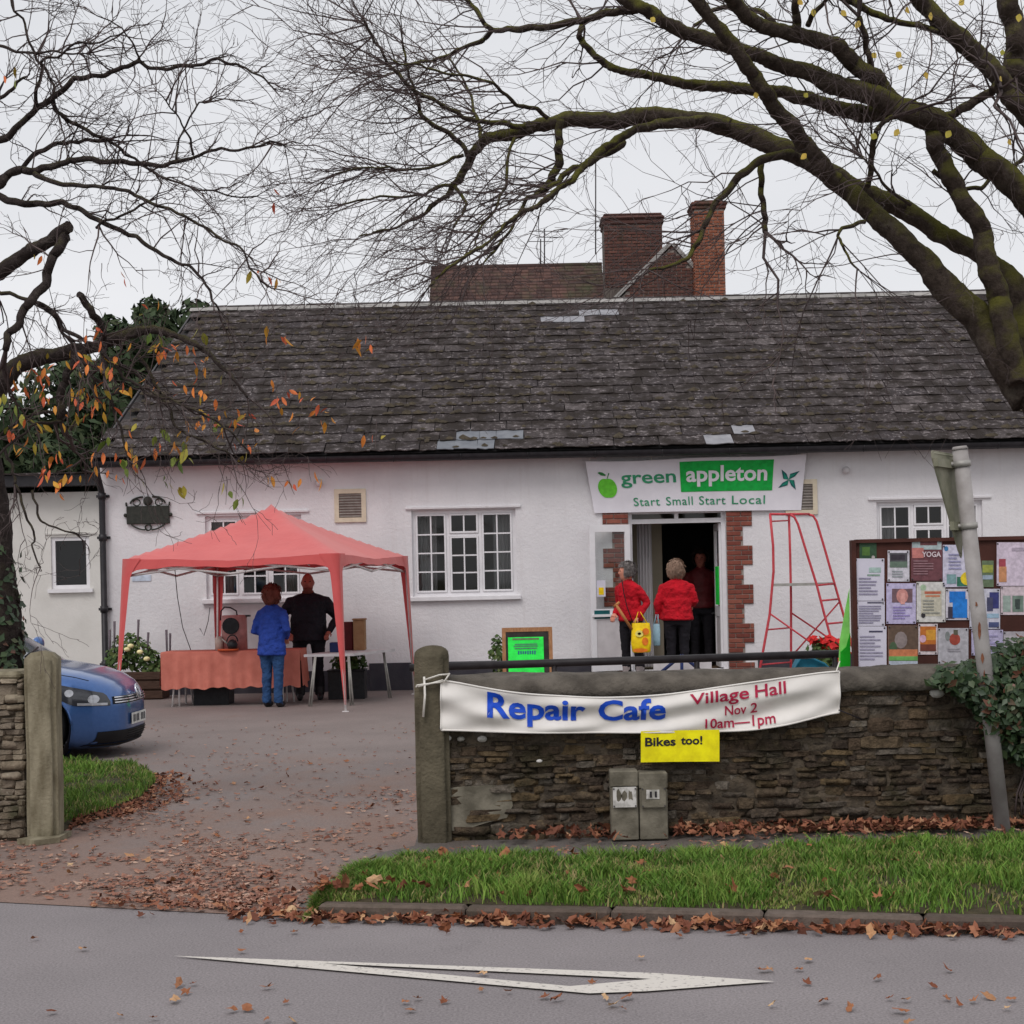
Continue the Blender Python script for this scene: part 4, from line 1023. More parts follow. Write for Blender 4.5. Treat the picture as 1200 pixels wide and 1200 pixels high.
# ------------------------------------------------------------------ lettering helper
def text_geo(body, size=1.0, offset=0.0, shear=0.0, spacing=1.0):
    cu = bpy.data.curves.new('t', 'FONT'); cu.body = body; cu.size = 1.0; cu.offset = offset; cu.shear = shear; cu.space_character = spacing; cu.resolution_u = 3
    o = bpy.data.objects.new('t', cu); col.objects.link(o)
    dg = bpy.context.evaluated_depsgraph_get(); me = bpy.data.meshes.new_from_object(o.evaluated_get(dg))
    bpy.data.objects.remove(o); bpy.data.curves.remove(cu)
    return me
def letters(name, body, mapf, x0, x1, m, parent, offset=.02, cap=.7, shear=0.0, cell=None, spacing=1.0, world_space=True):
    """Lettering laid on a surface: mapf(s, t) with s from x0 to x1 over the text's width and t in cap heights above the baseline."""
    me = text_geo(body, 1.0, offset, shear, spacing)
    xs = [v.co.x for v in me.vertices]; mn, mxx = min(xs), max(xs)
    bm = bmesh.new(); bm.from_mesh(me)
    bmesh.ops.triangulate(bm, faces=bm.faces[:])
    for _ in range(2):
        lim = .25 if cell is None else cell
        es = [e for e in bm.edges if e.calc_length() > lim]
        if es: bmesh.ops.subdivide_edges(bm, edges=es, cuts=1); bmesh.ops.triangulate(bm, faces=bm.faces[:])
    for v in bm.verts: v.co = mapf(x0 + (v.co.x - mn) / (mxx - mn) * (x1 - x0), v.co.y / cap)
    bm.to_mesh(me); bm.free(); me.materials.clear(); me.materials.append(m)
    me.name = name
    return link(name, me, parent, world_space)
def interp(tab, x):
    for (a, ya), (b, yb) in zip(tab, tab[1:]):
        if x <= b:
            f = (x - a) / (b - a); f = max(0, f); return ya + (yb - ya) * f
    return tab[-1][1]
def smooth_tab(tab, x, h=22):
    return sum(interp(tab, min(max(x + d, tab[0][0]), tab[-1][0])) for d in (-h, -h / 2, 0, h / 2, h)) / 5

# ------------------------------------------------------------------ cloth banner on the boundary wall
BT = [(517, 796), (560, 805), (610, 813), (700, 818), (760, 816), (800, 812), (850, 804), (900, 797), (950, 790), (980, 786)]
BB = [(519, 855), (560, 857), (640, 858.5), (760, 858), (860, 857), (900, 853), (940, 845), (983, 833)]
def cloth(u, t, lift=0.0):                         # u in photo pixels across, t from bottom 0 to top 1
    vt, vb = smooth_tab(BT, u), smooth_tab(BB, u)
    s = (u - 517) / 466
    wr = .020 * math.sin(9 * s + 7 * t + 2 * math.sin(5 * s)) * math.sin(math.pi * min(1, max(0, t))) + .012 * math.sin(21 * s - 11 * t) * (1 - .5 * t) + .005 * noise.noise((s * 14, t * 5, 1)) + .016 * noise.noise((s * 5, t * 2, 3))
    hang = .05 * (1 - t) * .2
    p = P(u, vb + (vt - vb) * t, YW - .075)
    return Vector((p.x, YW - .085 - lift + wr - hang, p.z))
NU, NV = 170, 22
bn = thing('cloth_banner', 'white cloth banner with blue and crimson lettering tied along the stone wall', 'banner', tuple(P(750, 857, YW - .08)))
mb = MB(); vv = [cloth(517 + 466 * i / NU, j / NV) for i in range(NU + 1) for j in range(NV + 1)]
mb.add(vv, [(i * (NV + 1) + j, (i + 1) * (NV + 1) + j, (i + 1) * (NV + 1) + j + 1, i * (NV + 1) + j + 1) for i in range(NU) for j in range(NV)], smooth=True)
mb.build('sheet', MT['cloth_white'], bn)
mb = MB()
for e in (0, 1): mb.tube([cloth(517 + 466 * i / NU, e, .0) for i in range(0, NU + 1, 2)], .006, 5)
for uu in (517, 983): mb.tube([cloth(uu, j / NV) for j in range(NV + 1)], .006, 5)
mb.build('hem', MT['cloth_white'], bn)
for w_, a_, b_ in (('Repair', 571, 686), ('Cafe', 701, 780)): letters('blue_lettering', w_, lambda u, t: cloth(u, .36 + .56 * t, .007), a_, b_, MT['ink_blue'], bn, .027)
for w_, a_, b_ in (('Village', 808, 877), ('Hall', 884, 920)): letters('crimson_lettering', w_, lambda u, t: cloth(u, .68 + .36 * t * .72, .007), a_, b_, MT['ink_crimson'], bn, .014)
for w_, a_, b_ in (('Nov', 849, 874), ('2', 879, 887)): letters('crimson_lettering', w_, lambda u, t: cloth(u, .36 + .21 * t, .007), a_, b_, MT['ink_crimson'], bn, .014)
letters('crimson_lettering', '10am\u20141pm', lambda u, t: cloth(u, .085 + .22 * t, .007), 826, 908, MT['ink_crimson'], bn, .014)
# tapes that tie it to the gate post
mb = MB(); yq = YW - .085
for pts in ([(519, 797), (505, 801), (489, 803), (488, 804)], [(519, 799), (508, 800.5), (490, 804.5)], [(497, 793), (498, 815), (496, 840)], [(527, 790), (515, 791), (497, 797)], [(527, 789), (520, 800)]):
    mb.tube([P(u, v, yq - .012 * (i % 2)) for i, (u, v) in enumerate(pts)], .011, 6, flat=.5)
mb.build('tie_tape', MT['tape_white'], bn)
for (u, v, u2, v2) in ((980, 787, 984, 775), (983, 832, 1010, 843), (519, 855, 508, 850)):
    MB().tube([P(u, v, yq), P(u2, v2, YW - .02)], .004, 5).build('string', MT['tape_white'] if v < 800 else MT['ink_dark'], bn)

# yellow card pinned below it
yc = thing('yellow_sign', 'bright yellow card with black lettering pinned below the cloth banner', 'sign', tuple(P(797, 892, YW - .1)))
def card(u, t, lift=0.0):
    p = P(u, 893.5 - (893.5 - 857) * t - (u - 751) * .022 * (1 if t > .5 else .6), YW - .115)
    fold = -.012 * abs((u - 794) / 43) + (.004 if u < 792 else 0)
    return Vector((p.x, YW - .105 - lift + fold, p.z))
mb = MB(); us = [751, 760, 770, 780, 790, 793, 794, 797, 805, 820, 843]
vv = [card(u, t) for u in us for t in (0, .5, 1)]; mb.add(vv, [(i * 3 + j, i * 3 + 3 + j, i * 3 + 4 + j, i * 3 + 1 + j) for i in range(len(us) - 1) for j in (0, 1)])
mb.add([p + Vector((0, .004, 0)) for p in vv], [(i * 3 + j, i * 3 + 1 + j, i * 3 + 4 + j, i * 3 + 3 + j) for i in range(len(us) - 1) for j in (0, 1)])
mb.build('card', MT['yellow_card'], yc)
letters('black_lettering', 'Bikes', lambda u, t: card(u, .52 + .27 * t, .003), 756, 792, MT['ink_dark'], yc, .028)
letters('black_lettering', 'too!', lambda u, t: card(u, .55 + .26 * t, .003), 798, 823, MT['ink_dark'], yc, .028)

# ------------------------------------------------------------------ vinyl banner over the hall door
vb_ = thing('vinyl_banner', 'white printed banner with green apple and green lettering above the hall door', 'banner', tuple(P(815, 600, YB - .1)))
def vin(u, t, lift=0.0):                           # u 0..1, t 0..1
    tl, tr, br, bl = Vector((686, 541)), Vector((944.5, 532)), Vector((940, 597.5)), Vector((697, 601))
    top, bot = tl.lerp(tr, u), bl.lerp(br, u); q = bot.lerp(top, t)
    q.y += (1.6 * math.sin(math.pi * u) * (t - .3)) + .8 * math.sin(u * 9) * (t)
    p = P(q.x, q.y, YB - .12)
    return Vector((p.x, YB - .05 - lift - .10 * (t ** 2) + .012 * math.sin(u * 14 + t * 3), p.z))
mb = MB(); vv = [vin(i / 60, j / 10) for i in range(61) for j in range(11)]
mb.add(vv, [(i * 11 + j, (i + 1) * 11 + j, (i + 1) * 11 + j + 1, i * 11 + j + 1) for i in range(60) for j in range(10)], smooth=True); mb.build('sheet', MT['vinyl_white'], vb_)
letters('green_lettering', 'green', lambda u, t: vin(u, .565 + .25 * t, .008), .148, .405, MT['ink_green'], vb_, .016)
mb = MB(); vv = [vin(.425 + .43 * i / 30, .37 + .57 * j / 6, .006) for i in range(31) for j in range(7)]
mb.add(vv, [(i * 7 + j, (i + 1) * 7 + j, (i + 1) * 7 + j + 1, i * 7 + j + 1) for i in range(30) for j in range(6)]); mb.build('green_panel', MT['panel_green'], vb_)
letters('white_lettering', 'appleton', lambda u, t: vin(u, .565 + .285 * t, .013), .452, .828, MT['vinyl_white'], vb_, .024)
for w_, a_, b_ in (('Start', .195, .320), ('Small', .350, .478), ('Start', .508, .634), ('Local', .664, .822)): letters('green_lettering', w_, lambda u, t: vin(u, .125 + .16 * t, .008), a_, b_, MT['ink_green'], vb_, .006, spacing=1.08)
def blob(pts, m, name, lift=.008, par=vb_):
    c = (sum(p[0] for p in pts) / len(pts), sum(p[1] for p in pts) / len(pts))
    MB().add([vin(*p, lift) for p in pts] + [vin(*c, lift)], [(i, (i + 1) % len(pts), len(pts)) for i in range(len(pts))]).build(name, m, par)
ap = []
for k in range(28):
    th = 2 * math.pi * k / 28; r_ = 1 - .13 * math.exp(-((th - math.pi / 2) / .3) ** 2) - .06 * math.exp(-((th - 1.5 * math.pi) / .25) ** 2) + .05 * math.sin(th)
    ap.append((.082 + .044 * r_ * math.cos(th), .475 + .20 * r_ * math.sin(th)))
blob(ap, MT['apple_green'], 'apple_print')
blob([(.046, .78), (.06, .73), (.078, .72), (.084, .74), (.07, .785), (.055, .80)], MT['apple_leaf'], 'apple_leaf_print')
blob([(.084, .66), (.087, .66), (.1, .77), (.096, .78)], MT['apple_leaf'], 'apple_stalk_print')
cx_, cz_ = .93, .56; asp = .25
for k in range(4):
    th = rad(38 + 90 * k); d1 = (math.cos(th), math.sin(th)); d2 = (math.cos(th + .75), math.sin(th + .75)); d3 = (math.cos(th - .22), math.sin(th - .22))
    blob([(cx_, cz_), (cx_ + .030 * d3[0], cz_ + .030 / asp * d3[1]), (cx_ + .060 * d1[0], cz_ + .060 / asp * d1[1]), (cx_ + .026 * d2[0], cz_ + .026 / asp * d2[1])], MT['teal_dark'], 'pinwheel_print')
    blob([(cx_, cz_), (cx_ + .046 * d1[0], cz_ + .046 / asp * d1[1]), (cx_ + .022 * d2[0], cz_ + .022 / asp * d2[1])], MT['teal_mid'], 'pinwheel_print', .011)
for u in (.02, .3, .7, .98): MB().tube([vin(u, 1), vin(u, 1) + Vector((0, .02, .12))], .006, 5).build('eyelet_cord', MT['tape_white'], vb_)

# ------------------------------------------------------------------ plaque and lights on the wall
pq_ = thing('wall_plaque', 'dark cast iron plaque with scrolled frame on the white wall', 'plaque', tuple(P(174, 617, YB)))
a, b, c, d = brect(149, 199, 593, 614); yq = YB - .05
mb = MB(); mb.bb((a, yq, c), (b, YB + .01, d), bev=.008); mb.build('panel', MT['plaque'], pq_)
xm = (a + b) / 2
for x in (a - .02, b + .02): MB().ball((x, yq + .02, (c + d) / 2), .03, 8, 6).build('knob', MT['plaque'], pq_)
MB().ball((xm, yq + .02, d + .075), (.07, .03, .075), 12, 8).build('crest', MT['plaque'], pq_)
for sg in (-1, 1):
    mb = MB()
    mb.tube([(xm + sg * (.07 + .2 * math.sin(k / 8 * 1.5)), yq + .02, d + .03 + .11 * math.cos(k / 8 * math.pi * .48)) for k in range(9)], .014, 6)
    mb.tube([(xm + sg * (.17 + .055 * math.cos(k * .6)), yq + .02, d + .055 + .05 * math.sin(k * .6)) for k in range(11)], .010, 6)
    mb.tube([(xm + sg * (.05 + .21 * k / 8), yq + .02, c - .09 + .085 * (k / 8) ** 2) for k in range(9)], .012, 6)
    mb.tube([(xm + sg * (a - xm) * 1, yq + .02, d), (xm + sg * (a - xm) * 1.02, yq + .02, d + .06)], .014, 6)
    mb.build('scroll', MT['plaque'], pq_)
mb = MB(); mb.tube([(xm + .045 * math.cos(k * math.pi / 8), yq + .02, c - .055 + .045 * math.sin(k * math.pi / 8)) for k in range(17)], .013, 6)
mb.build('ring', MT['plaque'], pq_)
for u, v, lab in ((374, 566.5, 'small round white lamp high on the wall above the gazebo'), (991, 551.5, 'small round white lamp high on the wall right of the door banner')):
    p = P(u, v, YB); t = thing('wall_lamp', lab, 'wall lamp', (p.x, YB, p.z))
    mb = MB(); mb.tube([(p.x, YB - .001, p.z), (p.x, YB - .04, p.z)], .055, 14); mb.build('lamp_base', MT['upvc'], t)
    mb = MB(); mb.ball((p.x, YB - .06, p.z), .06, 12, 8); mb.build('lamp_globe', MT['table_white'], t)
mb = MB(); a, b, c, d = brect(155, 177, 674, 681); mb.bb((a, YB - .012, c), (b, YB + .002, d)); tag(mb.build('name_sign', MT['label_blue']), 'small pale strip sign on the wall behind the gazebo leg', 'sign')

# ------------------------------------------------------------------ railing in front of the hall
YRL = 13.2
rl = thing('handrail', 'dark metal handrail running behind the stone wall', 'railing', tuple(P(740, 900, YRL)))
mb = MB(); pa, pb = P(480, 782.5, YRL), P(986, 766, YRL); mb.tube([pa, pb], .033, 10); mb.build('rail', MT['rail'], rl)
for f in (.04, .335, .665, .985):
    p = pa.lerp(pb, f); MB().tube([(p.x, p.y, .0), (p.x, p.y, p.z - .01)], .024, 8).build('upright', MT['rail'], rl)

# ------------------------------------------------------------------ road sign on a leaning post
YS = 9.62
sp_ = thing('road_sign', 'weathered triangular road sign seen from behind on a leaning grey post', 'road sign', tuple(P(1174, 976, YS)))
p0, p1 = P(1176, 990, YS), P(1125, 527, YS); p0.z = .05
mb = MB(); mb.tube([p0, p1], .046, 16); mb.tube([p1, p1 + (p1 - p0).normalized() * .02], [.050, .040], 16); pole = mb.build('post', MT['post_grey'], sp_)
ax = (p1 - p0).normalized()
for f, w_ in ((.41, .05), (.46, .035), (.53, .06), (.60, .02)):
    c = p0.lerp(p1, f) + Vector((-.02, -.0465, 0)); mb = MB(); mb.rings([((0, 0, 0), .012, .001)], 6, cap=False)
    vv = [c + Vector((math.cos(t * .8) * .009 * R.uniform(.4, 1.3), -.0015, math.sin(t * .8) * w_ * R.uniform(.5, 1))) for t in range(8)]
    MB().add(vv, [tuple(range(8))]).build('rust_patch', MT['rust'], pole)
# inverted triangle plate turned so that its back is seen at a grazing angle
ang = rad(56); dirx = Vector((math.cos(ang), math.sin(ang), 0)); nrm = Vector((math.sin(ang), -math.cos(ang), 0))
top = p0.lerp(p1, .985); off = nrm * .075
def plate(s, h): return top + dirx * s * .95 + ax * h
side = .34
tri = [(-side, .02), (side, .02), (.02, -.64)]
rt = []
for i in range(3):
    a_, b_, c_ = Vector(tri[i - 1]), Vector(tri[i]), Vector(tri[(i + 1) % 3])
    u1, u2 = (a_ - b_).normalized(), (c_ - b_).normalized(); r_ = .05
    rt += [b_ + u1 * r_, b_ + (u1 + u2) * r_ * .32, b_ + u2 * r_]
base = -nrm * .075
poly = [plate(p.x, p.y) + base for p in rt]
mb = MB(); mb.prism(poly, nrm * .004); pl_ = mb.build('plate', MT['sign_back'], sp_)
mb = MB()
inner = [plate(p.x * .93, (p.y + .2) * .93 - .2) + base for p in rt]
mb.tube(inner + [inner[0]], .007, 5, cap=False); mb.build('plate_rim', MT['sign_back'], pl_)
for h in (-.05, -.42):
    mb = MB(); q0 = top + ax * h
    w_ = .30 if h > -.2 else .12
    mb.prism([plate(-w_, h - .025) + base, plate(w_, h - .025) + base, plate(w_, h + .025) + base, plate(-w_, h + .025) + base], nrm * .028); mb.build('channel', MT['sign_back'], pl_)
    mb = MB(); mb.tube([q0 - ax * .018, q0 + ax * .018], .053, 14); mb.tube([q0, q0 + Vector((-.11, .0, 0))], .014, 6); mb.build('clip', MT['steel'], sp_)

# ------------------------------------------------------------------ notice board and what is pinned on it
YN = 10.75
nb_ = thing('notice_board', 'brown wooden notice board behind the stone wall covered in posters', 'notice board', tuple(P(1100, 800, YN)))
tl = P(997, 634, YN); x0, x1 = tl.x, tl.x + 2.0; z1, z0 = tl.z + .005, tl.z - 1.1
mb = MB(); mb.bb((x0 + .03, YN, z0), (x1, YN + .03, z1 - .02)); mb.build('board', MT['board_brown'], nb_)
mb = MB(); mb.bb((x0, YN - .02, z0), (x0 + .03, YN + .05, z1)).bb((x0 + .03, YN - .02, z1 - .02), (x1, YN + .05, z1 + .004)).bb((x1, YN - .02, z0), (x1 + .03, YN + .05, z1)).bb((x0 + .03, YN - .018, z0 - .03), (x1, YN + .05, z0)); mb.build('frame', MT['board_brown'], nb_)
for x in (x0 + .15, x1 - .15): MB().bb((x - .04, YN + .055, 0), (x + .04, YN + .13, z1 - .05)).build('leg', MT['board_brown'], nb_)
PM = {}
def ink(r, g, b):
    r, g, b = (int(x * .86 + m_ * .14) for x, m_ in zip((r, g, b), (150, 142, 160)))
    k = (r, g, b)
    if k not in PM: PM[k] = mat('print_%d_%d_%d' % k, srgb(r, g, b), None, 40, .6)
    return PM[k]
def quad_on(u0, u1, v0, v1, y, m, name, par):
    c = [P(u0, v1, YN), P(u1, v1, YN), P(u1, v0, YN), P(u0, v0, YN)]
    return MB().add([(p.x, y + R.uniform(-.0004, .0004), p.z) for p in c], [(0, 1, 2, 3)]).build(name, m, par)
pin_n = [0]
def poster(u0, u1, v0, v1, m, lab, prints=(), lines=None, pins=True):
    pin_n[0] += 1
    y = YN - .004 - .0012 * (pin_n[0] % 5)
    t = thing('poster', lab, 'poster', tuple(P((u0 + u1) / 2, v1, YN)))
    c = [P(u0, v1, YN), P(u1, v1, YN), P(u1, v0, YN), P(u0, v0, YN)]
    mb = MB(); n_ = 5; vv = []
    cu = R.uniform(-.006, .004)
    for i in range(n_ + 1):
        f = i / n_
        for g in (0, .5, 1):
            p = c[0].lerp(c[1], f).lerp(c[3].lerp(c[2], f), g); vv.append((p.x, y - .0005 + (cu * (1 - g) * abs(f - .5) if g < 1 else 0) * .3, p.z))
    mb.add(vv, [(i * 3 + j, i * 3 + 3 + j, i * 3 + 4 + j, i * 3 + 1 + j) for i in range(n_) for j in (0, 1)]); mb.build('sheet', m, t)
    for k, (a, b, cc_, d, c3) in enumerate(prints):
        nm = 'printed_patch'
        if c3[0] == 'o':
            mx_, mz_ = (a + b) / 2, (cc_ + d) / 2
            pts = [P(mx_ + (b - a) / 2 * math.cos(q * .5236), mz_ + (d - cc_) / 2 * math.sin(q * .5236), YN) for q in range(12)]
            MB().add([(p.x, y - .0022 - .0004 * k, p.z) for p in reversed(pts)], [tuple(range(12))]).build(nm, ink(*c3[1:]), t)
        else: quad_on(a, b, cc_, d, y - .0022 - .0004 * k, ink(*c3), nm, t)
    if lines:
        la, lb, lv0, lv1, n_, c3 = lines; mb = MB()
        for k in range(n_):
            v = lv0 + (lv1 - lv0) * (k + .5) / n_; e = lb - (lb - la) * R.choice((0, .05, .1, .35)); hh = (lv1 - lv0) / n_ * .22
            pts = [P(la, v + hh, YN), P(e, v + hh, YN), P(e, v - hh, YN), P(la, v - hh, YN)]
            mb.add([(p.x, y - .0050, p.z) for p in pts], [(0, 1, 2, 3)])
        mb.build('text_lines', ink(*c3), t)
    if pins:
        mb = MB()
        for u in (u0 + 1.8, u1 - 1.8):
            for v in (v0 + 1.8, v1 - 1.8): mb.ball(tuple(P(u, v, YN - .012)), (.006, .005, .006), 6, 4)
        mb.build('drawing_pins', MT['iron'], t)
    return t
W_ = MT['paper']
poster(1007, 1027, 634.5, 656, ink(38, 70, 42), 'small dark green photograph above the long white notice', [(1010, 1019, 641, 651, (70, 110, 40)), (1021, 1025, 651, 655, ('o', 190, 185, 180))], pins=False)
poster(1001.5, 1036, 654.5, 704, W_, 'top sheet of the long white notice at the left of the board', [(1018, 1032, 665, 671, (170, 200, 190)), (1016, 1031, 673, 675, (130, 160, 140))], (1006, 1028, 676, 698, 6, (150, 145, 170)))
poster(1002.5, 1036.5, 704.6, 733.5, W_, 'middle sheet of the long white notice at the left of the board', [(1016, 1033, 705.5, 707, (60, 58, 80))], (1006, 1032, 709, 731, 8, (140, 136, 160)))
poster(1003.5, 1038.5, 734, 785, W_, 'bottom sheet of the long white notice at the left of the board', [(1018, 1034, 739, 741, (60, 58, 80))], (1007, 1034, 744, 774, 8, (160, 155, 178)))
poster(1040, 1065.5, 645, 681.5, ink(215, 212, 220), 'small white poster with a dark landscape photograph left of the yoga poster', [(1042.5, 1063, 648, 665, (70, 72, 74)), (1042.5, 1063, 658, 665, (96, 118, 100)), (1044, 1060, 650, 656, (48, 44, 50))], (1045, 1058, 668, 677, 3, (150, 160, 160)))
yg = poster(1067.5, 1104, 632.5, 680.5, ink(104, 58, 62), 'brown poster with the heading YOGA at the top of the board', [(1068.5, 1103, 633.5, 644, (178, 196, 196)), (1078, 1098, 634, 639, (110, 62, 62)), (1068.5, 1082, 642, 654, (200, 120, 110))], (1070, 1096, 656, 674, 6, (150, 112, 116)))
letters('white_heading', 'YOGA', lambda u, t: P(u, 652.5 - 6.0 * t, YN) + Vector((0, -.0135, 0)), 1080, 1102, ink(228, 214, 216), yg, .02)
poster(1104.5, 1139, 638.5, 688, ink(206, 204, 222), 'white leaflet with a yellow ball beside the sign post', [(1106, 1111, 640, 646, ('o', 50, 120, 170)), (1109, 1120, 673, 684, (120, 160, 160)), (1121, 1137, 676, 687, (40, 110, 80)), (1125, 1142, 670, 686, ('o', 235, 205, 30))], (1111, 1126, 648, 668, 5, (150, 150, 185)))
poster(1150, 1164, 657, 688, ink(92, 112, 78), 'narrow green photograph right of the sign post', [(1151, 1163, 662, 671, (150, 160, 60)), (1151, 1163, 674, 679, (150, 170, 185))], pins=False)
poster(1167.5, 1206, 635.5, 686.5, ink(214, 200, 214), 'large pale poster with a red and orange picture at the right', [(1170, 1178, 655, 664, (165, 60, 70)), (1170, 1179, 664, 682, (205, 140, 90))], (1185, 1202, 641, 646, 2, (190, 178, 192)))
poster(1172.5, 1206, 687, 720.5, ink(212, 196, 200), 'pale poster with two grey green photographs at the right', [(1175, 1184, 698, 717, (150, 170, 158)), (1186, 1199, 698, 717, (110, 132, 116)), (1189, 1195, 702, 714, (52, 66, 58))])
poster(1038.5, 1073, 683.5, 731, ink(196, 188, 222), 'lilac poster with a photograph of hands', [(1045, 1069, 690, 706, (112, 84, 88)), (1050, 1064, 690, 707, ('o', 206, 138, 128)), (1055, 1060, 695, 708, (225, 160, 148))], (1046, 1068, 710, 726, 5, (150, 136, 196)))
poster(1073.8, 1107.5, 682, 729, ink(214, 214, 206), 'cream poster with red lettering in the middle of the board', [(1079, 1103, 692, 722, (200, 196, 172)), (1078, 1085, 685, 692, ('o', 170, 200, 160)), (1083, 1102, 693, 696, (190, 96, 66)), (1084, 1101, 697.5, 699.5, (200, 120, 80)), (1079, 1084, 718, 724, ('o', 40, 38, 40))], (1081, 1101, 702, 720, 5, (150, 152, 140)))
poster(1108, 1135.5, 690, 726.5, ink(208, 204, 214), 'white poster with a tilted bright blue picture', [(1110.5, 1118, 711, 725, (52, 46, 60)), (1112, 1131, 693, 706, (14, 110, 205)), (1116, 1133, 702, 724, (22, 124, 220))])
poster(1135.8, 1171.5, 690, 737, ink(204, 204, 216), 'white poster with dark blue figures behind the sign post', [(1159, 1170, 694, 713, (44, 48, 110)), (1156, 1163, 700, 716, (60, 62, 92)), (1156, 1170, 719, 724, (150, 185, 205)), (1158, 1170, 729, 735, (66, 78, 120))])
poster(1040.5, 1075.5, 733, 781, ink(120, 96, 78), 'woodland photograph with an orange foreground, bottom left of the board', [(1041.5, 1075, 733.6, 760, (92, 72, 54)), (1048, 1063, 740, 760, ('o', 140, 128, 122)), (1042, 1051, 752, 766, ('o', 66, 92, 58)), (1041.5, 1075, 761, 769, (206, 120, 72)), (1041.5, 1075, 769, 774, (104, 176, 84)), (1041.5, 1075, 774.5, 780.5, (188, 200, 212))])
poster(1076, 1098.5, 731, 767, ink(220, 206, 206), 'small poster with a glowing orange autumn photograph', [(1078, 1096.5, 734, 763, (196, 106, 30)), (1085, 1096, 738, 750, (214, 150, 40)), (1078, 1096.5, 755, 763, (110, 50, 34)), (1077, 1085, 744, 753, ('o', 225, 180, 200))])
poster(1099, 1134.5, 736, 778, ink(186, 184, 188), 'grey poster with a round red apple print', [(1112, 1125, 742, 756, ('o', 165, 62, 44)), (1107, 1113, 740, 751, ('o', 128, 136, 132)), (1117, 1122, 738, 744, (84, 82, 62))], (1110, 1126, 759, 764, 2, (165, 160, 165)))
poster(1138, 1175, 738, 768, ink(186, 180, 212), 'lilac sheet low on the board behind the sign post', (), (1142, 1170, 743, 764, 5, (158, 152, 190)))
poster(1175.5, 1204, 740, 764, ink(178, 174, 178), 'grey sheet at the lower right of the board above the ivy', ())

# green boards leaning against the end of the notice board
mb = MB(); pts = [P(u, v, 10.95) for u, v in ((982, 800), (984, 752), (991, 712), (995.5, 690), (996.5, 800))]; mb.prism(pts, (.004, .03, 0)); tag(mb.build('lime_board', MT['lime']), 'pale lime green board standing edge on beside the notice board', 'board')
mb = MB(); pts = [P(u, v, 10.92) for u, v in ((984.5, 800), (985.5, 764), (992, 758), (996.5, 742), (996.5, 800))]; mb.prism(pts, (.0, .018, 0)); tag(mb.build('green_board', MT['bright_green']), 'bright green board below the lime one beside the notice board', 'board')

# ------------------------------------------------------------------ ivy over the wall end
def leaf_cloud(name, pts, nrms, size, m, parent=None, rn=None, elong=1.0):
    pts, nrms = np.array(pts), np.array(nrms); n = len(pts)
    nrms = nrms / np.linalg.norm(nrms, axis=1)[:, None]
    rv = NR.randn(n, 3); t = np.cross(nrms, rv); t /= np.linalg.norm(t, axis=1)[:, None]; b = np.cross(nrms, t)
    s = size * (.6 + .8 * NR.rand(n)); s = s[:, None]
    V = np.stack([pts - t * s * elong, pts + b * s * .62 + nrms * s * .12 - t * s * elong * .15, pts + t * s * elong * 1.1, pts - b * s * .62 + nrms * s * .12 - t * s * elong * .15], 1)
    i = np.arange(n) * 4; F = np.concatenate([np.stack([i, i + 2, i + 1], 1), np.stack([i, i + 3, i + 2], 1)])
    r = NR.rand(n) * .998 + .001 if rn is None else rn
    return big_mesh(name, V.reshape(-1, 3), F, m, np.concatenate([r, r]), parent)
iv = thing('ivy', 'dark green ivy climbing over the right end of the stone wall', 'ivy', (3.1, YW, .5))
pts, nr_ = [], []
while len(pts) < 5200:
    u, v = R.uniform(1085, 1330), R.uniform(745, 905)
    lim = interp([(1085, 800), (1110, 783), (1150, 778), (1200, 752), (1330, 745)], u); low = interp([(1085, 800), (1110, 808), (1140, 830), (1160, 880), (1200, 898), (1330, 905)], u)
    if not lim < v < low: continue
    bulge = .16 * math.sin(math.pi * (v - lim) / (low - lim)) + R.uniform(-.05, .05) * 2
    p = P(u, v, YW - .04 - max(0, bulge)); pts.append(p); nr_.append((R.gauss(0, .5), -1 + R.gauss(0, .4), .5 + R.gauss(0, .5)))
    if v - lim < 20: pts.append(p + Vector((0, R.uniform(0, .35), R.uniform(-.02, .03)))); nr_.append((R.gauss(0, .5), -.4, 1))
tag(leaf_cloud('leaves', pts, nr_, .028, MT['ivy'], iv), kind='stuff')
mb = MB()
for k in range(14):
    u = R.uniform(1172, 1260); mb.tube([P(u + R.uniform(-12, 12), v, YW - .02) for v in range(780, 960, 25)], .006, 5)
mb.build('stems', MT['twig'], iv)
# ------------------------------------------------------------------ gazebo
FR = Vector((-2.25, 21.0, 0)); ga_ = rad(13.5); S_ = 3.02
wv = Vector((-math.cos(ga_), math.sin(ga_), 0)) * S_; dv = Vector((math.sin(ga_), math.cos(ga_), 0)) * S_
FL, BR_, BL_ = FR + wv, FR + dv, FR + wv + dv
gz_ = thing('gazebo', 'coral red pop-up gazebo standing in front of the hall', 'gazebo', tuple((FR + BL_) / 2))
CZ = 2.05; PK = 2.80
def can(a, b):                                     # a, b in -1..1 over the square
    m_ = max(abs(a), abs(b)); base_ = (FR + BL_) / 2 - wv * 0 
    p = (FR + BL_) / 2 + (-wv / 2) * a + (-dv / 2) * b
    z = PK - (PK - CZ) * (m_ ** .82)
    sag = .075 * (1 - abs(min(abs(a), abs(b)) / max(m_, .001))) * m_ * (1.0 if m_ < .999 else 1)
    return Vector((p.x, p.y, z - sag * .8 + .01 * noise.noise((a * 3, b * 3, 1))))
mb = MB(); N_ = 28; vv = [can(-1 + 2 * i / N_, -1 + 2 * j / N_) for i in range(N_ + 1) for j in range(N_ + 1)]
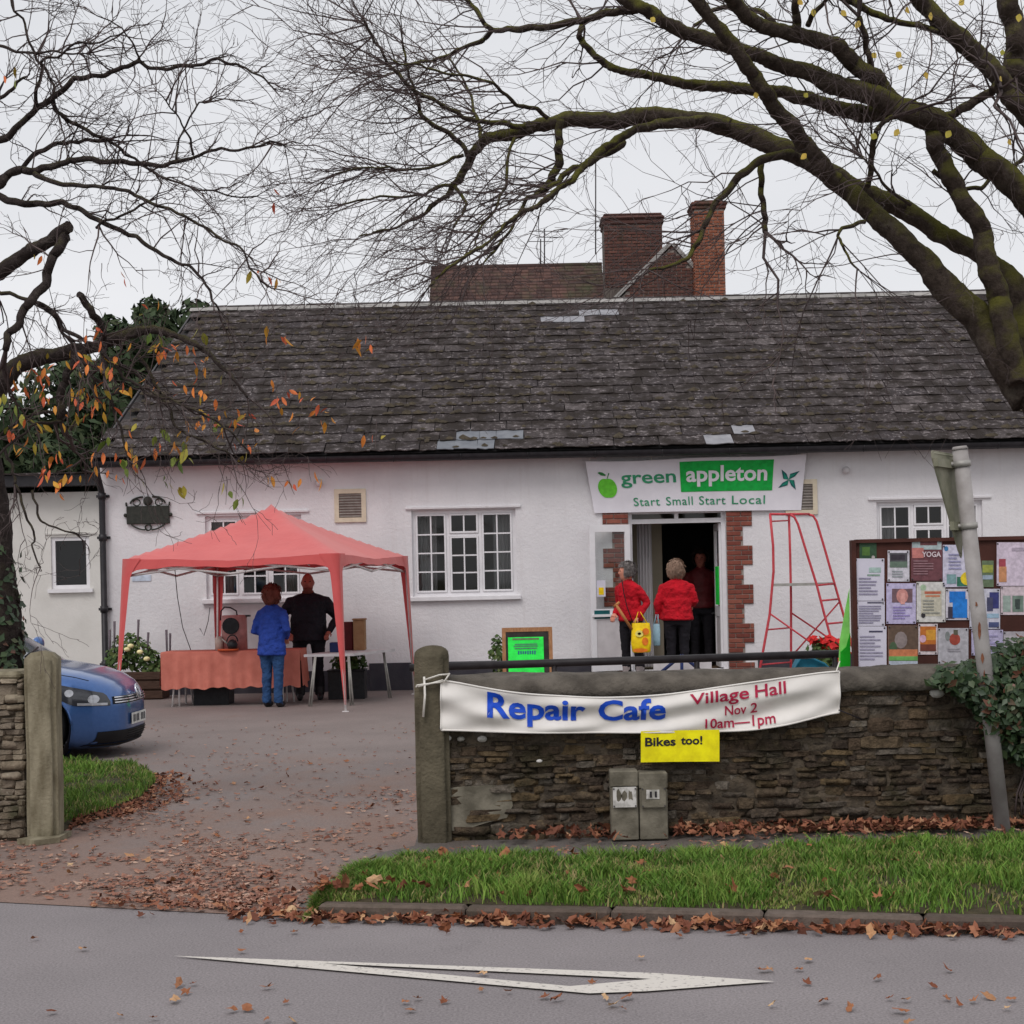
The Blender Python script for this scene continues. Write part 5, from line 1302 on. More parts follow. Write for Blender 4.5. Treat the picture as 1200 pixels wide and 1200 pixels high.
mb.add(vv, [(i * (N_ + 1) + j, (i + 1) * (N_ + 1) + j, (i + 1) * (N_ + 1) + j + 1, i * (N_ + 1) + j + 1) for i in range(N_) for j in range(N_)], smooth=True)
cnp = mb.build('canopy', MT['canopy'], gz_)
# valance on each side, deeper at the corners
def edge(k, f):                                    # side k, f 0..1
    return [can(1 - 2 * f, 1), can(-1, 1 - 2 * f), can(-1 + 2 * f, -1), can(1, -1 + 2 * f)][k]
cen = (FR + BL_) / 2
for k in range(4):
    mb = MB(); vv = []; n_ = 30
    for i in range(n_ + 1):
        f = i / n_; p = edge(k, f); cdist = min(f, 1 - f)
        drop = .085 + .07 * max(0, 1 - cdist / .3) + .10 * max(0, 1 - cdist / .09) ** 1.5 + .006 * math.sin(i * 1.3 + k)
        o_ = (p - Vector((cen.x, cen.y, p.z))).normalized() * .012
        for t in (0, .35, 1): vv.append(p + o_ * (t * 1.5 + .3 * math.sin(i)) - Vector((0, 0, drop * t)))
    mb.add(vv, [(i * 3 + j, i * 3 + 3 + j, i * 3 + 4 + j, i * 3 + 1 + j) for i in range(n_) for j in (0, 1)], smooth=True); mb.build('valance', MT['canopy'], gz_)
# legs with fabric sleeves that taper towards the ground
corners = [can(1, 1), can(-1, 1), can(-1, -1), can(1, -1)]       # FR?, order fixed below
for ci, c in enumerate(corners):
    foot = Vector((c.x, c.y, 0)) + (Vector((c.x, c.y, 0)) - Vector((cen.x, cen.y, 0))).normalized() * (.14 if ci in (0, 1) else .08)
    lg = MB(); lg.box((foot.x, foot.y, .006), (.08, .08, .012)); inn = c + (Vector((cen.x, cen.y, c.z)) - c).normalized() * .03
    lg.tube([Vector((foot.x, foot.y, .01)), inn - Vector((0, 0, .03))], .016, 6); leg = lg.build('leg', MT['truss'], gz_)
    mb = MB(); vv = []; n_ = 16
    sx_ = wv.normalized() * (1 if (c - cen).dot(wv) < 0 else -1); sy_ = dv.normalized() * (1 if (c - cen).dot(dv) < 0 else -1)
    for i in range(n_ + 1):
        f = i / n_; w_ = .115 * (1 - f) + .022; p = c.lerp(foot, f * .955) + (c - Vector((cen.x, cen.y, c.z))).normalized() * .02
        if f < .14: w_ += .13 * (1 - f / .14) ** 1.6
        wob = .01 * math.sin(f * 9 + ci)
        vv += [p + sx_ * w_ + sy_ * .01 * wob, p + sx_ * w_ * .5 + sy_ * wob, p, p + sy_ * w_ * .5 + sx_ * wob, p + sy_ * w_]
    mb.add(vv, [(i * 5 + j, i * 5 + j + 1, i * 5 + 6 + j, i * 5 + 5 + j) for i in range(n_) for j in range(4)], smooth=True); mb.build('leg_sleeve', MT['canopy'], leg)
# scissor bars under the eaves
def bars(p, q, n_, z0, z1):
    for k in range(n_):
        a, b = p.lerp(q, k / n_), p.lerp(q, (k + 1) / n_)
        for za, zb in ((z0, z1), (z1, z0)):
            MB().tube([Vector((a.x, a.y, za)), Vector((b.x, b.y, zb))], .017, 5).build('scissor_bar', MT['truss'], gz_)
ins = [c + (Vector((cen.x, cen.y, c.z)) - c) * .025 for c in corners]
for k in range(4): bars(ins[k], ins[(k + 1) % 4], 2, 1.82, 1.99)
MB().tube([(cen.x, cen.y, 2.2), (cen.x, cen.y, 2.78)], .018, 6).build('centre_pole', MT['truss'], gz_)
for k in range(4):
    m_ = ins[k].lerp(ins[(k + 1) % 4], .5); MB().tube([(m_.x, m_.y, 1.95), (cen.x, cen.y, 2.3)], .012, 5).build('scissor_bar', MT['truss'], gz_)

# ------------------------------------------------------------------ tables, boxes and machines
def drape(u):                                       # hem line ripple
    return .012 * math.sin(u * 9) + .01 * math.sin(u * 23 + 1)
YT = 22.35
t0, t1 = P(190, 765, YT).x, P(350, 765, YT).x; zt_ = P(270, 763, YT).z
tb = thing('trestle_table', 'long trestle table under a salmon cloth beneath the gazebo', 'table', ((t0 + t1) / 2, YT + .35, 0))
MB().bb((t0 + .01, YT + .01, zt_ - .05), (t1 - .01, YT + .69, zt_ - .012)).build('table_top', MT['table_white'], tb)
for x in (t0 + .2, t1 - .25):
    for y, dx in ((YT + .06, -.04), (YT + .62, .04)):
        for e in (-.05, .05):
            MB().tube([(x + e * .3, y, zt_ - .05), (x + dx + e, y, 0)], .013, 6).build('leg', MT['truss'], tb)
tc = thing('table_cloth', 'salmon pink cloth hanging over the long trestle table', 'table cloth', ((t0 + t1) / 2, YT + .35, zt_))
mb = MB(); n_ = 64; vv = []; hd = P(270, 806, YT).z
for i in range(n_ + 1):
    x = t0 - .02 + (t1 - t0 + .04) * i / n_; wv_ = .02 * math.sin(i * .55) + .015 * math.sin(i * 1.3 + 1) + .014 * noise.noise((i * .25, 2, 1))
    vv += [(x, YT + .72, zt_ - .18), (x, YT + .705, zt_ + .002), (x, YT + .3, zt_ + .003), (x, YT - .005, zt_ + .002), (x, YT - .016, zt_ - .02), (x, YT - .02 + wv_ * .5, zt_ - .2), (x, YT - .025 + wv_, hd + drape(x * 1.5))]
mb.add(vv, [(i * 7 + j, i * 7 + 7 + j, i * 7 + 8 + j, i * 7 + 1 + j) for i in range(n_) for j in range(6)], smooth=True)
for x in (t0 - .02, t1 + .02):
    e = []; s_ = -1 if x < (t0 + t1) / 2 else 1
    for j in range(9):
        y = YT + .70 * j / 8; e += [(x, y, zt_ + .002), (x + s_ * .012, y, zt_ - .2), (x + s_ * (.03 + .015 * math.sin(j * 1.6)), y, hd + .04 * math.sin(j))]
    mb.add(e, [(j * 3 + k, j * 3 + 3 + k, j * 3 + 4 + k, j * 3 + 1 + k) for j in range(8) for k in (0, 1)], smooth=True)
mb.build('cloth', MT['tablecloth'], tc)

# second, bare table at the right, turned a little
bt = thing('folding_table', 'bare pale folding table at the right end of the gazebo', 'table', tuple(G(410, 824)))
c4 = [P(356, 767, 22.0), P(414, 766, 22.0), P(463, 756.5, 23.4), P(405, 757, 23.5)]
zq = c4[0].z
mb = MB(); mb.prism([(p.x, p.y, zq - .035) for p in c4], (0, 0, .035)); mb.build('table_top', MT['table_white'], bt)
for (u, v, u2, v2, Y) in ((369, 770, 362, 829, 21.95), (408, 770, 411, 829, 21.95), (449, 762, 456, 818, 23.3), (404, 764, 402, 820, 23.4)):
    a, b = P(u, v, Y), P(u2, v2, Y); b.z = 0; a.z = zq - .03
    for e in (0, .035): MB().tube([a + Vector((e * .3, 0, 0)), b + Vector((e, 0, 0))], .013, 6).build('leg', MT['steel'], bt)

# coffee machine like copper drum with a black dial, and jars
cm = thing('copper_machine', 'copper coloured drum with a round black dial on the cloth covered table', 'machine', tuple(P(275, 763, YT + .3)))
p = P(275, 762, YT + .25); x0_, x1_ = P(259, 740, YT + .25).x, P(289, 740, YT + .25).x; ztop = P(275, 722, YT + .25).z
cxm = (x0_ + x1_) / 2; rr_ = (x1_ - x0_) / 2; ym = YT + .3
mb = MB(); mb.rings([((cxm, ym, zt_ + .005), rr_, rr_), ((cxm, ym, ztop), rr_, rr_), ((cxm, ym, ztop + .012), rr_ * .9, rr_ * .9)], 24); mb.build('drum', MT['copper'], cm)
mb = MB(); pd = P(270.5, 733.5, ym - rr_); mb.tube([(pd.x, ym - rr_ - .03, pd.z), (pd.x, ym - rr_ + .05, pd.z)], .115, 20); mb.build('dial', MT['black_plastic'], cm)
mb = MB(); mb.tube([P(u, v, ym) for u, v in ((258.5, 727), (259, 716), (263, 711.5), (270, 712), (277, 716), (278, 722))], .011, 6); mb.build('hose', MT['black_plastic'], cm)
mb = MB(); mb.box((x1_ - .0, ym, ztop - .0), (.09, .1, .025)); mb.build('lid_handle', MT['black_plastic'], cm)
mb = MB(); pj = P(257, 752, ym - .1); mb.rings([((pj.x, ym - .12, zt_ + .005), .055, .055), ((pj.x, ym - .12, zt_ + .16), .06, .06), ((pj.x, ym - .12, zt_ + .2), .04, .04)], 14); tag(mb.build('pale_jug', MT['pale_plastic']), 'pale plastic jug beside the copper drum', 'jug')
mb = MB(); mb.rings([((cxm - .04, ym - .3, zt_ + .005), .14, .09), ((cxm - .04, ym - .3, zt_ + .03), .15, .10)], 18); tag(mb.build('orange_tray', MT['orange_plastic']), 'orange tray in front of the copper drum', 'tray')
kt = thing('kettle', 'small black kettle on the orange tray', 'kettle', (cxm + .03, ym - .3, zt_ + .03))
MB().rings([((cxm + .02, ym - .3, zt_ + .032), .06, .06), ((cxm + .02, ym - .3, zt_ + .09), .075, .075), ((cxm + .02, ym - .3, zt_ + .14), .05, .05), ((cxm + .02, ym - .3, zt_ + .16), .015, .015)], 14).build('body', MT['black_plastic'], kt)
MB().tube([(cxm - .05, ym - .3, zt_ + .1), (cxm - .12, ym - .3, zt_ + .17)], [.018, .01], 7).build('spout', MT['steel'], kt)
MB().tube([(cxm + .02 + .075 * math.cos(math.pi * k / 8), ym - .3, zt_ + .13 + .09 * math.sin(math.pi * k / 8)) for k in range(9)], .009, 6).build('handle', MT['black_plastic'], kt)
# cables up to the window
for pts, lab in (([(205, 668), (208, 700), (214, 735), (224, 763)], 'thin cable hanging from the gazebo frame at the left'), ([(246, 712), (244, 728), (239, 745), (234, 736)], 'thin cable looping below the window sill')):
    tag(MB().tube([P(u, v, YB - .15 if u > 230 else 23.0) for u, v in pts], .006, 5).build('cable', MT['ink_dark']), lab, 'cable')
# things on and under the tables
def carton(u0, u1, v0, v1, Y, dep, m, lab, name='carton', cat='box', lid=True, z0=None):
    a, b = P(u0, v0, Y).x, P(u1, v0, Y).x; zb_, zu = P((u0 + u1) / 2, v1, Y).z, P((u0 + u1) / 2, v0, Y).z
    if z0 is not None: zb_ = z0
    t = thing(name, lab, cat, ((a + b) / 2, Y + dep / 2, zb_))
    MB().bb((a, Y, zb_ + .002), (b, Y + dep, zu), bev=.006).build('body', m, t)
    if lid: MB().bb((a - .012, Y - .012, zu), (b + .012, Y + dep + .012, zu + .025), bev=.006).build('rim', m, t)
    return t
carton(413.5, 427, 727, 757, 23.0, .25, MT['cardboard'], 'brown cardboard box standing on the bare table', z0=zq)
carton(396, 413, 729, 757, 23.1, .25, MT['red_dark'], 'dark red box behind the gazebo leg on the bare table', lid=False, z0=zq)
carton(386, 402, 753, 761, 22.5, .22, MT['blue_box'], 'low dark blue box on the bare table', name='blue_tray', lid=False, z0=zq)
carton(226.5, 268, 806, 826, 22.6, .45, MT['black_plastic'], 'black plastic crate under the cloth covered table', name='crate', cat='crate', z0=.0)
carton(384, 427, 787, 822, 23.2, .4, MT['black_plastic'], 'black planter trough under the bare table', name='planter_trough', cat='planter', z0=.0)
a, b = P(120, 790, 24.0).x, P(190, 790, 24.0).x; zpl = P(160, 787, 24.0).z
pt = thing('planter', 'brown timber planter of flowers at the left corner of the hall', 'planter', ((a + b) / 2, 24.2, 0))
for k in range(3): MB().bb((a, 24.0, .02 + k * zpl / 3), (b, 24.03, (k + .93) * zpl / 3), bev=.006).build('plank', MT['planter'], pt)
MB().bb((a + .01, 24.03, .01), (b - .01, 24.55, zpl - .03)).build('box', MT['planter'], pt)
pts, nn = [], []
def plant_blob(c, r3, n, pts, nn):
    for _ in range(n):
        d = Vector((R.gauss(0, 1), R.gauss(0, 1), R.gauss(0, 1))).normalized() * R.uniform(.4, 1) ** .5
        pts.append(Vector(c) + Vector((d.x * r3[0], d.y * r3[1], d.z * r3[2]))); nn.append((d.x + R.gauss(0, .5), d.y - .4 + R.gauss(0, .5), d.z + .5 + R.gauss(0, .5)))
for u, v, r_ in ((138, 772, .2), (150, 760, .26), (162, 768, .26), (178, 778, .2), (190, 782, .14)): plant_blob(P(u, v, 24.25), (r_, .2, r_), 170, pts, nn)
tag(leaf_cloud('foliage', pts, nn, .045, MT['plant'], pt), kind='stuff')
for u, v in ((153, 757), (149, 761), (164, 764), (172, 772)): MB().ball(tuple(P(u, v, 24.02)), (.05, .04, .035), 9, 6).build('flower', MT['flower_pale'], pt)
for u, v0, v1 in ((129, 770, 738), (134, 770, 728), (161, 765, 726), (172, 775, 741), (196, 778, 738), (199, 778, 742)): MB().tube([P(u, v0, 24.2), P(u + R.uniform(-2, 2), v1, 24.2)], [.012, .02], 5).build('flower_spike', MT['spike'], pt)
pp = thing('shrub', 'small leafy shrub in the black trough under the bare table', 'plant', tuple(P(410, 787, 23.4)))
pts, nn = [], []
plant_blob(P(406, 778, 23.4), (.22, .15, .14), 220, pts, nn); plant_blob(P(420, 774, 23.4), (.12, .12, .2), 140, pts, nn)
tag(leaf_cloud('foliage', pts, nn, .04, MT['plant'], pp), kind='stuff'); MB().tube([P(410, 792, 23.4), P(411, 775, 23.4)], .012, 5).build('stem', MT['twig'], pp)
sp2 = thing('shrub', 'small brown leaved plant beside the sandwich board', 'plant', tuple(P(583, 790, 22.4)))
pts, nn = [], []; plant_blob(P(584, 768, 22.4), (.12, .1, .3), 160, pts, nn)
tag(leaf_cloud('foliage', pts, nn, .04, MT['plant'], sp2), kind='stuff'); MB().tube([(P(584, 768, 22.4).x, 22.4, 0), P(584, 765, 22.4)], .012, 5).build('stem', MT['twig'], sp2)

# ------------------------------------------------------------------ sandwich board
YAb = 21.8
ab = thing('sandwich_board', 'wooden sandwich board with a bright green poster', 'sign', tuple(G(617, 824)))
c4 = [P(588, 736, YAb), P(647, 734.5, YAb)]; xa, xb = c4[0].x, c4[1].x; zt_a = c4[0].z
def leanbox(x0, x1, z0, z1, y_off, th, m, name, par, sgn=1):
    def yy(z): return YAb + sgn * (zt_a - z) * -.22 + y_off
    MB().add([(x0, yy(z0), z0), (x1, yy(z0), z0), (x1, yy(z1), z1), (x0, yy(z1), z1), (x0, yy(z0) + th, z0), (x1, yy(z0) + th, z0), (x1, yy(z1) + th, z1), (x0, yy(z1) + th, z1)],
             [(0, 1, 2, 3), (7, 6, 5, 4), (0, 4, 5, 1), (2, 6, 7, 3), (1, 5, 6, 2), (0, 3, 7, 4)]).build(name, m, par)
for sg, yo in ((1, 0), (-1, .06)):
    leanbox(xa, xa + .05, 0, zt_a, yo, .025, MT['wood'], 'frame_stile', ab, sg); leanbox(xb - .05, xb, 0, zt_a, yo, .025, MT['wood'], 'frame_stile', ab, sg)
    leanbox(xa + .05, xb - .05, zt_a - .055, zt_a, yo, .025, MT['wood'], 'frame_rail', ab, sg); leanbox(xa + .05, xb - .05, .15, .21, yo, .025, MT['wood'], 'frame_rail', ab, sg)
    leanbox(xa + .05, xb - .05, .21, zt_a - .055, yo + .008, .01, MT['blackboard'], 'chalkboard', ab, sg)
gp0, gp1 = P(595.5, 760, YAb).x, P(637, 760, YAb).x; gz1 = P(616, 746.5, YAb).z
leanbox(gp0, gp1, .25, gz1, -.002, .006, MT['poster_green'], 'green_poster', ab)
pe = ab.children[-1]
def abmap(z): return YAb - (zt_a - z) * .22 - .006
for k, (w_, z, hh, cc_) in enumerate(((.36, gz1 - .025, .012, (90, 110, 70)), (.30, gz1 - .095, .008, (60, 130, 90)), (.32, gz1 - .12, .008, (60, 130, 90)), (.30, gz1 - .15, .008, (60, 130, 90)))):
    x0_ = (gp0 + gp1) / 2 - w_ / 2; MB().add([(x0_, abmap(z - hh), z - hh), (x0_ + w_, abmap(z - hh), z - hh), (x0_ + w_, abmap(z + hh), z + hh), (x0_, abmap(z + hh), z + hh)], [(0, 1, 2, 3)]).build('text_line', ink(*cc_), pe)
for k in range(8):
    x0_ = gp0 + .13 + k * .031; z = gz1 - .205; h_ = R.uniform(.016, .024); MB().add([(x0_, abmap(z - h_), z - h_), (x0_ + .02, abmap(z - h_), z - h_), (x0_ + .02, abmap(z + h_), z + h_), (x0_, abmap(z + h_), z + h_)], [(0, 1, 2, 3)]).build('text_mark', ink(20, 100, 120), pe)

# ------------------------------------------------------------------ red platform steps
YLd = 23.3
ld = thing('platform_steps', 'red tubular platform steps leaning space beside the hall door', 'steps', tuple(G(945, 820)))
ld['label'] = 'red tubular platform steps standing right of the hall door'
dep = .55
legs = {1: ([(902.5, 603), (906, 640), (906.5, 670), (905, 686), (902, 720), (893, 770), (886, 812)], 0), 2: ([(924.5, 604), (926, 650), (927, 700), (927, 760), (927, 812)], dep),
        3: ([(926, 603), (931, 606), (935, 614), (946, 650), (957, 685), (966, 720), (980, 770), (991, 812)], 0), 4: ([(948, 603), (953, 604.5), (957, 611), (967, 645), (978, 684), (988, 719), (1001, 766), (1013, 808)], dep)}
def lp_(k, v):
    pts, off_ = legs[k]
    for (u0, v0), (u1, v1) in zip(pts, pts[1:]):
        if v <= v1: f = (v - v0) / max(v1 - v0, .01); return P(u0 + (u1 - u0) * f, v, YLd + off_)
    return P(*pts[-1], YLd + off_)
for k, (pts, off_) in legs.items():
    w3 = [P(u, v, YLd + off_) for u, v in pts]; w3[-1].z = 0.01
    MB().tube(w3, .019, 8).build('leg', MT['red_tube'], ld)
def rung(a, b, r_=.013, nm='rung'): MB().tube([a, b], r_, 6).build(nm, MT['red_tube'], ld)
rung(P(902.5, 602.5, YLd), P(926, 602.8, YLd), .019, 'top_bar'); rung(P(924.5, 602.5, YLd + dep), P(948, 602.5, YLd + dep), .019, 'top_bar'); rung(P(902.5, 602.5, YLd), P(924.5, 602.5, YLd + dep), .019, 'top_bar'); rung(P(926, 602.8, YLd), P(948, 602.5, YLd + dep), .019, 'top_bar')
rung(lp_(1, 611), lp_(2, 610))
q4 = [lp_(1, 686), lp_(3, 686), lp_(4, 683), lp_(2, 684)]
zpf = sum(p.z for p in q4) / 4
MB().prism([(p.x, p.y, zpf - .02) for p in q4], (0, 0, .04)).build('platform', MT['steel'], ld)
for v1_, v2_ in ((686, 684), (704, 702), (731, 729), (758, 756), (785, 783)): rung(lp_(3, v1_), lp_(4, v2_), .016)
rung(lp_(1, 738), lp_(2, 735.5)); rung(lp_(1, 779), lp_(2, 776))
rung(lp_(1, 719), lp_(3, 775), .013, 'brace'); rung(lp_(2, 718), lp_(4, 768), .013, 'brace'); rung(lp_(4, 705), lp_(2, 770), .013, 'brace')

# flowers, tub and what stands by the steps
fl = thing('flower_tub', 'tub of red flowers beside the red steps', 'planter', tuple(G(965, 812)))
yF = 20.5; c = P(967, 790, yF)
MB().rings([((c.x, yF, .0), .2, .2), ((c.x, yF, c.z - .05), .27, .27), ((c.x, yF, c.z - .02), .29, .29)], 16).build('tub', MT['planter'], fl)
pts, nn = [], []; plant_blob(P(966, 765, yF), (.24, .2, .18), 260, pts, nn)
tag(leaf_cloud('foliage', pts, nn, .045, MT['plant'], fl), kind='stuff')
pts, nn = [], []; plant_blob(P(973, 756, yF - .1), (.14, .12, .12), 70, pts, nn); plant_blob(P(982, 772, yF - .1), (.06, .08, .14), 40, pts, nn); plant_blob(P(955, 750, yF - .1), (.1, .1, .05), 20, pts, nn)
tag(leaf_cloud('flowers', pts, nn, .05, MT['flower_red'], fl), kind='stuff')
tl_ = thing('teal_lid', 'teal plastic lid propped behind the wall below the handrail', 'lid', tuple(P(955, 800, 14.5)))
MB().prism([P(u, v, 14.5) for u, v in ((933, 783), (939, 771), (952, 772), (966, 778), (974, 786), (974, 800), (930, 800))], (.05, .5, 0)).build('lid', MT['teal_plastic'], tl_)
MB().tube([P(u, v, 14.47) for u, v in ((933, 783), (939, 771), (952, 772), (966, 778), (974, 786))], .012, 6).build('lid_rim', MT['teal_plastic'], tl_)
# folded crossed legs of a trestle in front of the doorway
fc = thing('folded_trestle', 'dark blue trestle with crossed legs in front of the hall door', 'trestle', tuple(G(798, 812)))
for (u0, v0, u1, v1) in ((772, 790, 799, 768), (826, 790, 799, 768), (799, 768, 799, 800), (772, 790, 764, 800), (826, 790, 836, 800)):
    MB().tube([P(u0, v0, 20.0), P(u1, v1, 20.0)], .022, 6).build('trestle_leg', MT['blue_box'], fc)
pz0 = G(800, 836)
mb = MB(); mb.prism([P(u, v, 20.15) for u, v in ((766, 822), (766, 775), (834, 775), (834, 822))], (0, .03, 0)); tag(mb.build('trestle_panel', MT['table_white'], fc))
# ------------------------------------------------------------------ blue car
CARX, CARY = -3.76, 16.15
car = thing('parked_car', 'blue car parked behind the squared gate post with its nose showing', 'car', (CARX, CARY, 0), rad(-1.5))
ST = np.array([(0, .25, .53, .25), (-.02, .18, .61, .36), (-.06, .13, .67, .46), (-.13, .10, .735, .57), (-.25, .085, .80, .70), (-.42, .08, .855, .805), (-.7, .09, .91, .87), (-1.0, .11, .96, .895), (-1.25, .14, 1.01, .90),
               (-2, .2, 1.07, .90), (-3.6, .2, 1.07, .90), (-4.15, .25, 1.02, .86), (-4.34, .33, .97, .76), (-4.42, .45, .88, .6)])
def sec(x):
    return [float(np.interp(-x, -ST[:, 0], ST[:, k])) for k in (1, 2, 3)]
NE = 4.2
def by(x, z):
    zl, zh, w = sec(x); zm, hh = (zl + zh) / 2, (zh - zl) / 2; q = 1 - abs((z - zm) / hh) ** NE
    return w * q ** (1 / NE) if q > 0 else 0.0
def fx(y, z):
    lo, hi = 0.0, -1.4
    for _ in range(40):
        m_ = (lo + hi) / 2
        if by(m_, z) >= abs(y): hi = m_
        else: lo = m_
    return hi
WH = [(-.80, .335), (-3.48, .335)]
xs = list(np.concatenate([-np.linspace(0, 1, 40) ** 1.6 * .7, -np.linspace(.72, 4.3, 150), -np.linspace(4.31, 4.42, 8)])); NT = 72
bm = bmesh.new(); grid = []
for x in xs:
    zl, zh, w = sec(x); zm, hh = (zl + zh) / 2, (zh - zl) / 2; row = []
    for k in range(NT):
        th = 2 * math.pi * k / NT; c, s_ = math.cos(th), math.sin(th)
        y = w * math.copysign(abs(c) ** (2 / NE), c); z = zm + hh * math.copysign(abs(s_) ** (2 / NE), s_)
        row.append(bm.verts.new((x, y, z)))
    grid.append(row)
inside = lambda v: any((v.co.x - wx) ** 2 + (v.co.z - wz) ** 2 < .375 ** 2 for wx, wz in WH) and abs(v.co.y) > .45 and v.co.z < .8
for i in range(len(xs) - 1):
    for k in range(NT):
        q = [grid[i][k], grid[i + 1][k], grid[i + 1][(k + 1) % NT], grid[i][(k + 1) % NT]]
        if sum(inside(v) for v in q) == 4: continue
        bm.faces.new(q)
bm.faces.new(list(reversed(grid[-1]))); bm.faces.new(grid[0])
for v in bm.verts:
    if inside(v):
        for wx, wz in WH:
            d = Vector((v.co.x - wx, 0, v.co.z - wz))
            if d.length < .375 and d.length > .01: d = d.normalized() * .375; v.co.x, v.co.z = wx + d.x, wz + d.z
bmesh.ops.delete(bm, geom=[v for v in bm.verts if not v.link_faces], context='VERTS')
bmesh.ops.recalc_face_normals(bm, faces=bm.faces[:])
me = bpy.data.meshes.new('body'); bm.to_mesh(me); bm.free(); me.materials.append(MT['car_blue']); me.polygons.foreach_set('use_smooth', [True] * len(me.polygons))
body = link('body', me, car, False)
MB().bb((-4.2, -.62, .22), (-.35, .62, .75)).build('underbody', MT['car_dark'], car, False)
for wx, wz in WH:
    for sy in (-1, 1):
        MB().tube([(wx, sy * .55, wz), (wx, sy * .84, wz)], .37, 28, cap=False).build('arch_liner', MT['car_dark'], car, False)
        wl_ = MB(); prof = [(.215, .0), (.30, -.01), (.322, .03), (.327, .10), (.322, .17), (.30, .21), (.215, .2)]; n_ = 36; vv = []
        for r_, dy in prof:
            for k in range(n_): th = 2 * math.pi * k / n_; vv.append((wx + r_ * math.cos(th), sy * (.87 - dy), wz - .008 + r_ * math.sin(th)))
        wl_.add(vv, [(i * n_ + k, i * n_ + (k + 1) % n_, (i + 1) * n_ + (k + 1) % n_, (i + 1) * n_ + k) for i in range(len(prof) - 1) for k in range(n_)], smooth=True)
        wheel = wl_.build('wheel', MT['tyre'], car, False)
        rm = MB(); rm.tube([(wx, sy * .845, wz), (wx, sy * .72, wz)], .215, 30, cap=False)
        for k in range(5):
            th = 2 * math.pi * k / 5; d = Vector((math.cos(th), 0, math.sin(th))); rm.tube([Vector((wx, sy * .835, wz)) + d * .03, Vector((wx, sy * .85, wz)) + d * .21], [.04, .028], 6)
        rm.tube([(wx, sy * .86, wz), (wx, sy * .80, wz)], .055, 12); rm.tube([(wx, sy * .76, wz), (wx, sy * .75, wz)], .16, 20); rm.build('rim', MT['alloy'], wheel, False)
# cabin
def cab(z):
    f = max(0, (z - .90) / .72); return -.78 - 1.2 * f ** 1.05, -4.30 + .28 * f, .86 - .19 * f ** 1.4
ring_z = [.90, 1.1, 1.25, 1.4, 1.52]
def cab_ring(z, off=0.0):
    xf, xr, w = cab(z); pts = []; n_ = 44
    for k in range(n_):
        th = 2 * math.pi * k / n_; c, s_ = math.cos(th), math.sin(th); e = .45
        pts.append(((xf + xr) / 2 + (xf - xr) / 2 * math.copysign(abs(c) ** e, c), (w + off) * math.copysign(abs(s_) ** e, s_), z))
    return pts
mb = MB(); vv = sum([cab_ring(z) for z in ring_z], []); n_ = 44
mb.add(vv, [(i * n_ + k, i * n_ + (k + 1) % n_, (i + 1) * n_ + (k + 1) % n_, (i + 1) * n_ + k) for i in range(4) for k in range(n_)], smooth=True); mb.build('windows', MT['car_glass'], car, False)
mb = MB(); rz = [(1.52, 0), (1.56, .0), (1.60, -.06), (1.63, -.2), (1.64, -.5)]; vv = []
for z, o_ in rz:
    xf, xr, w = cab(min(z, 1.6)); sc_ = 1 + o_ * 1.1
    for p in cab_ring(min(z, 1.6)): vv.append(((xf + xr) / 2 + (p[0] - (xf + xr) / 2) * max(.3, sc_), p[1] * max(.3, sc_), z))
mb.add(vv, [(i * n_ + k, i * n_ + (k + 1) % n_, (i + 1) * n_ + (k + 1) % n_, (i + 1) * n_ + k) for i in range(4) for k in range(n_)] + [tuple(4 * n_ + k for k in range(n_))], smooth=True); mb.build('roof', MT['car_blue'], car, False)
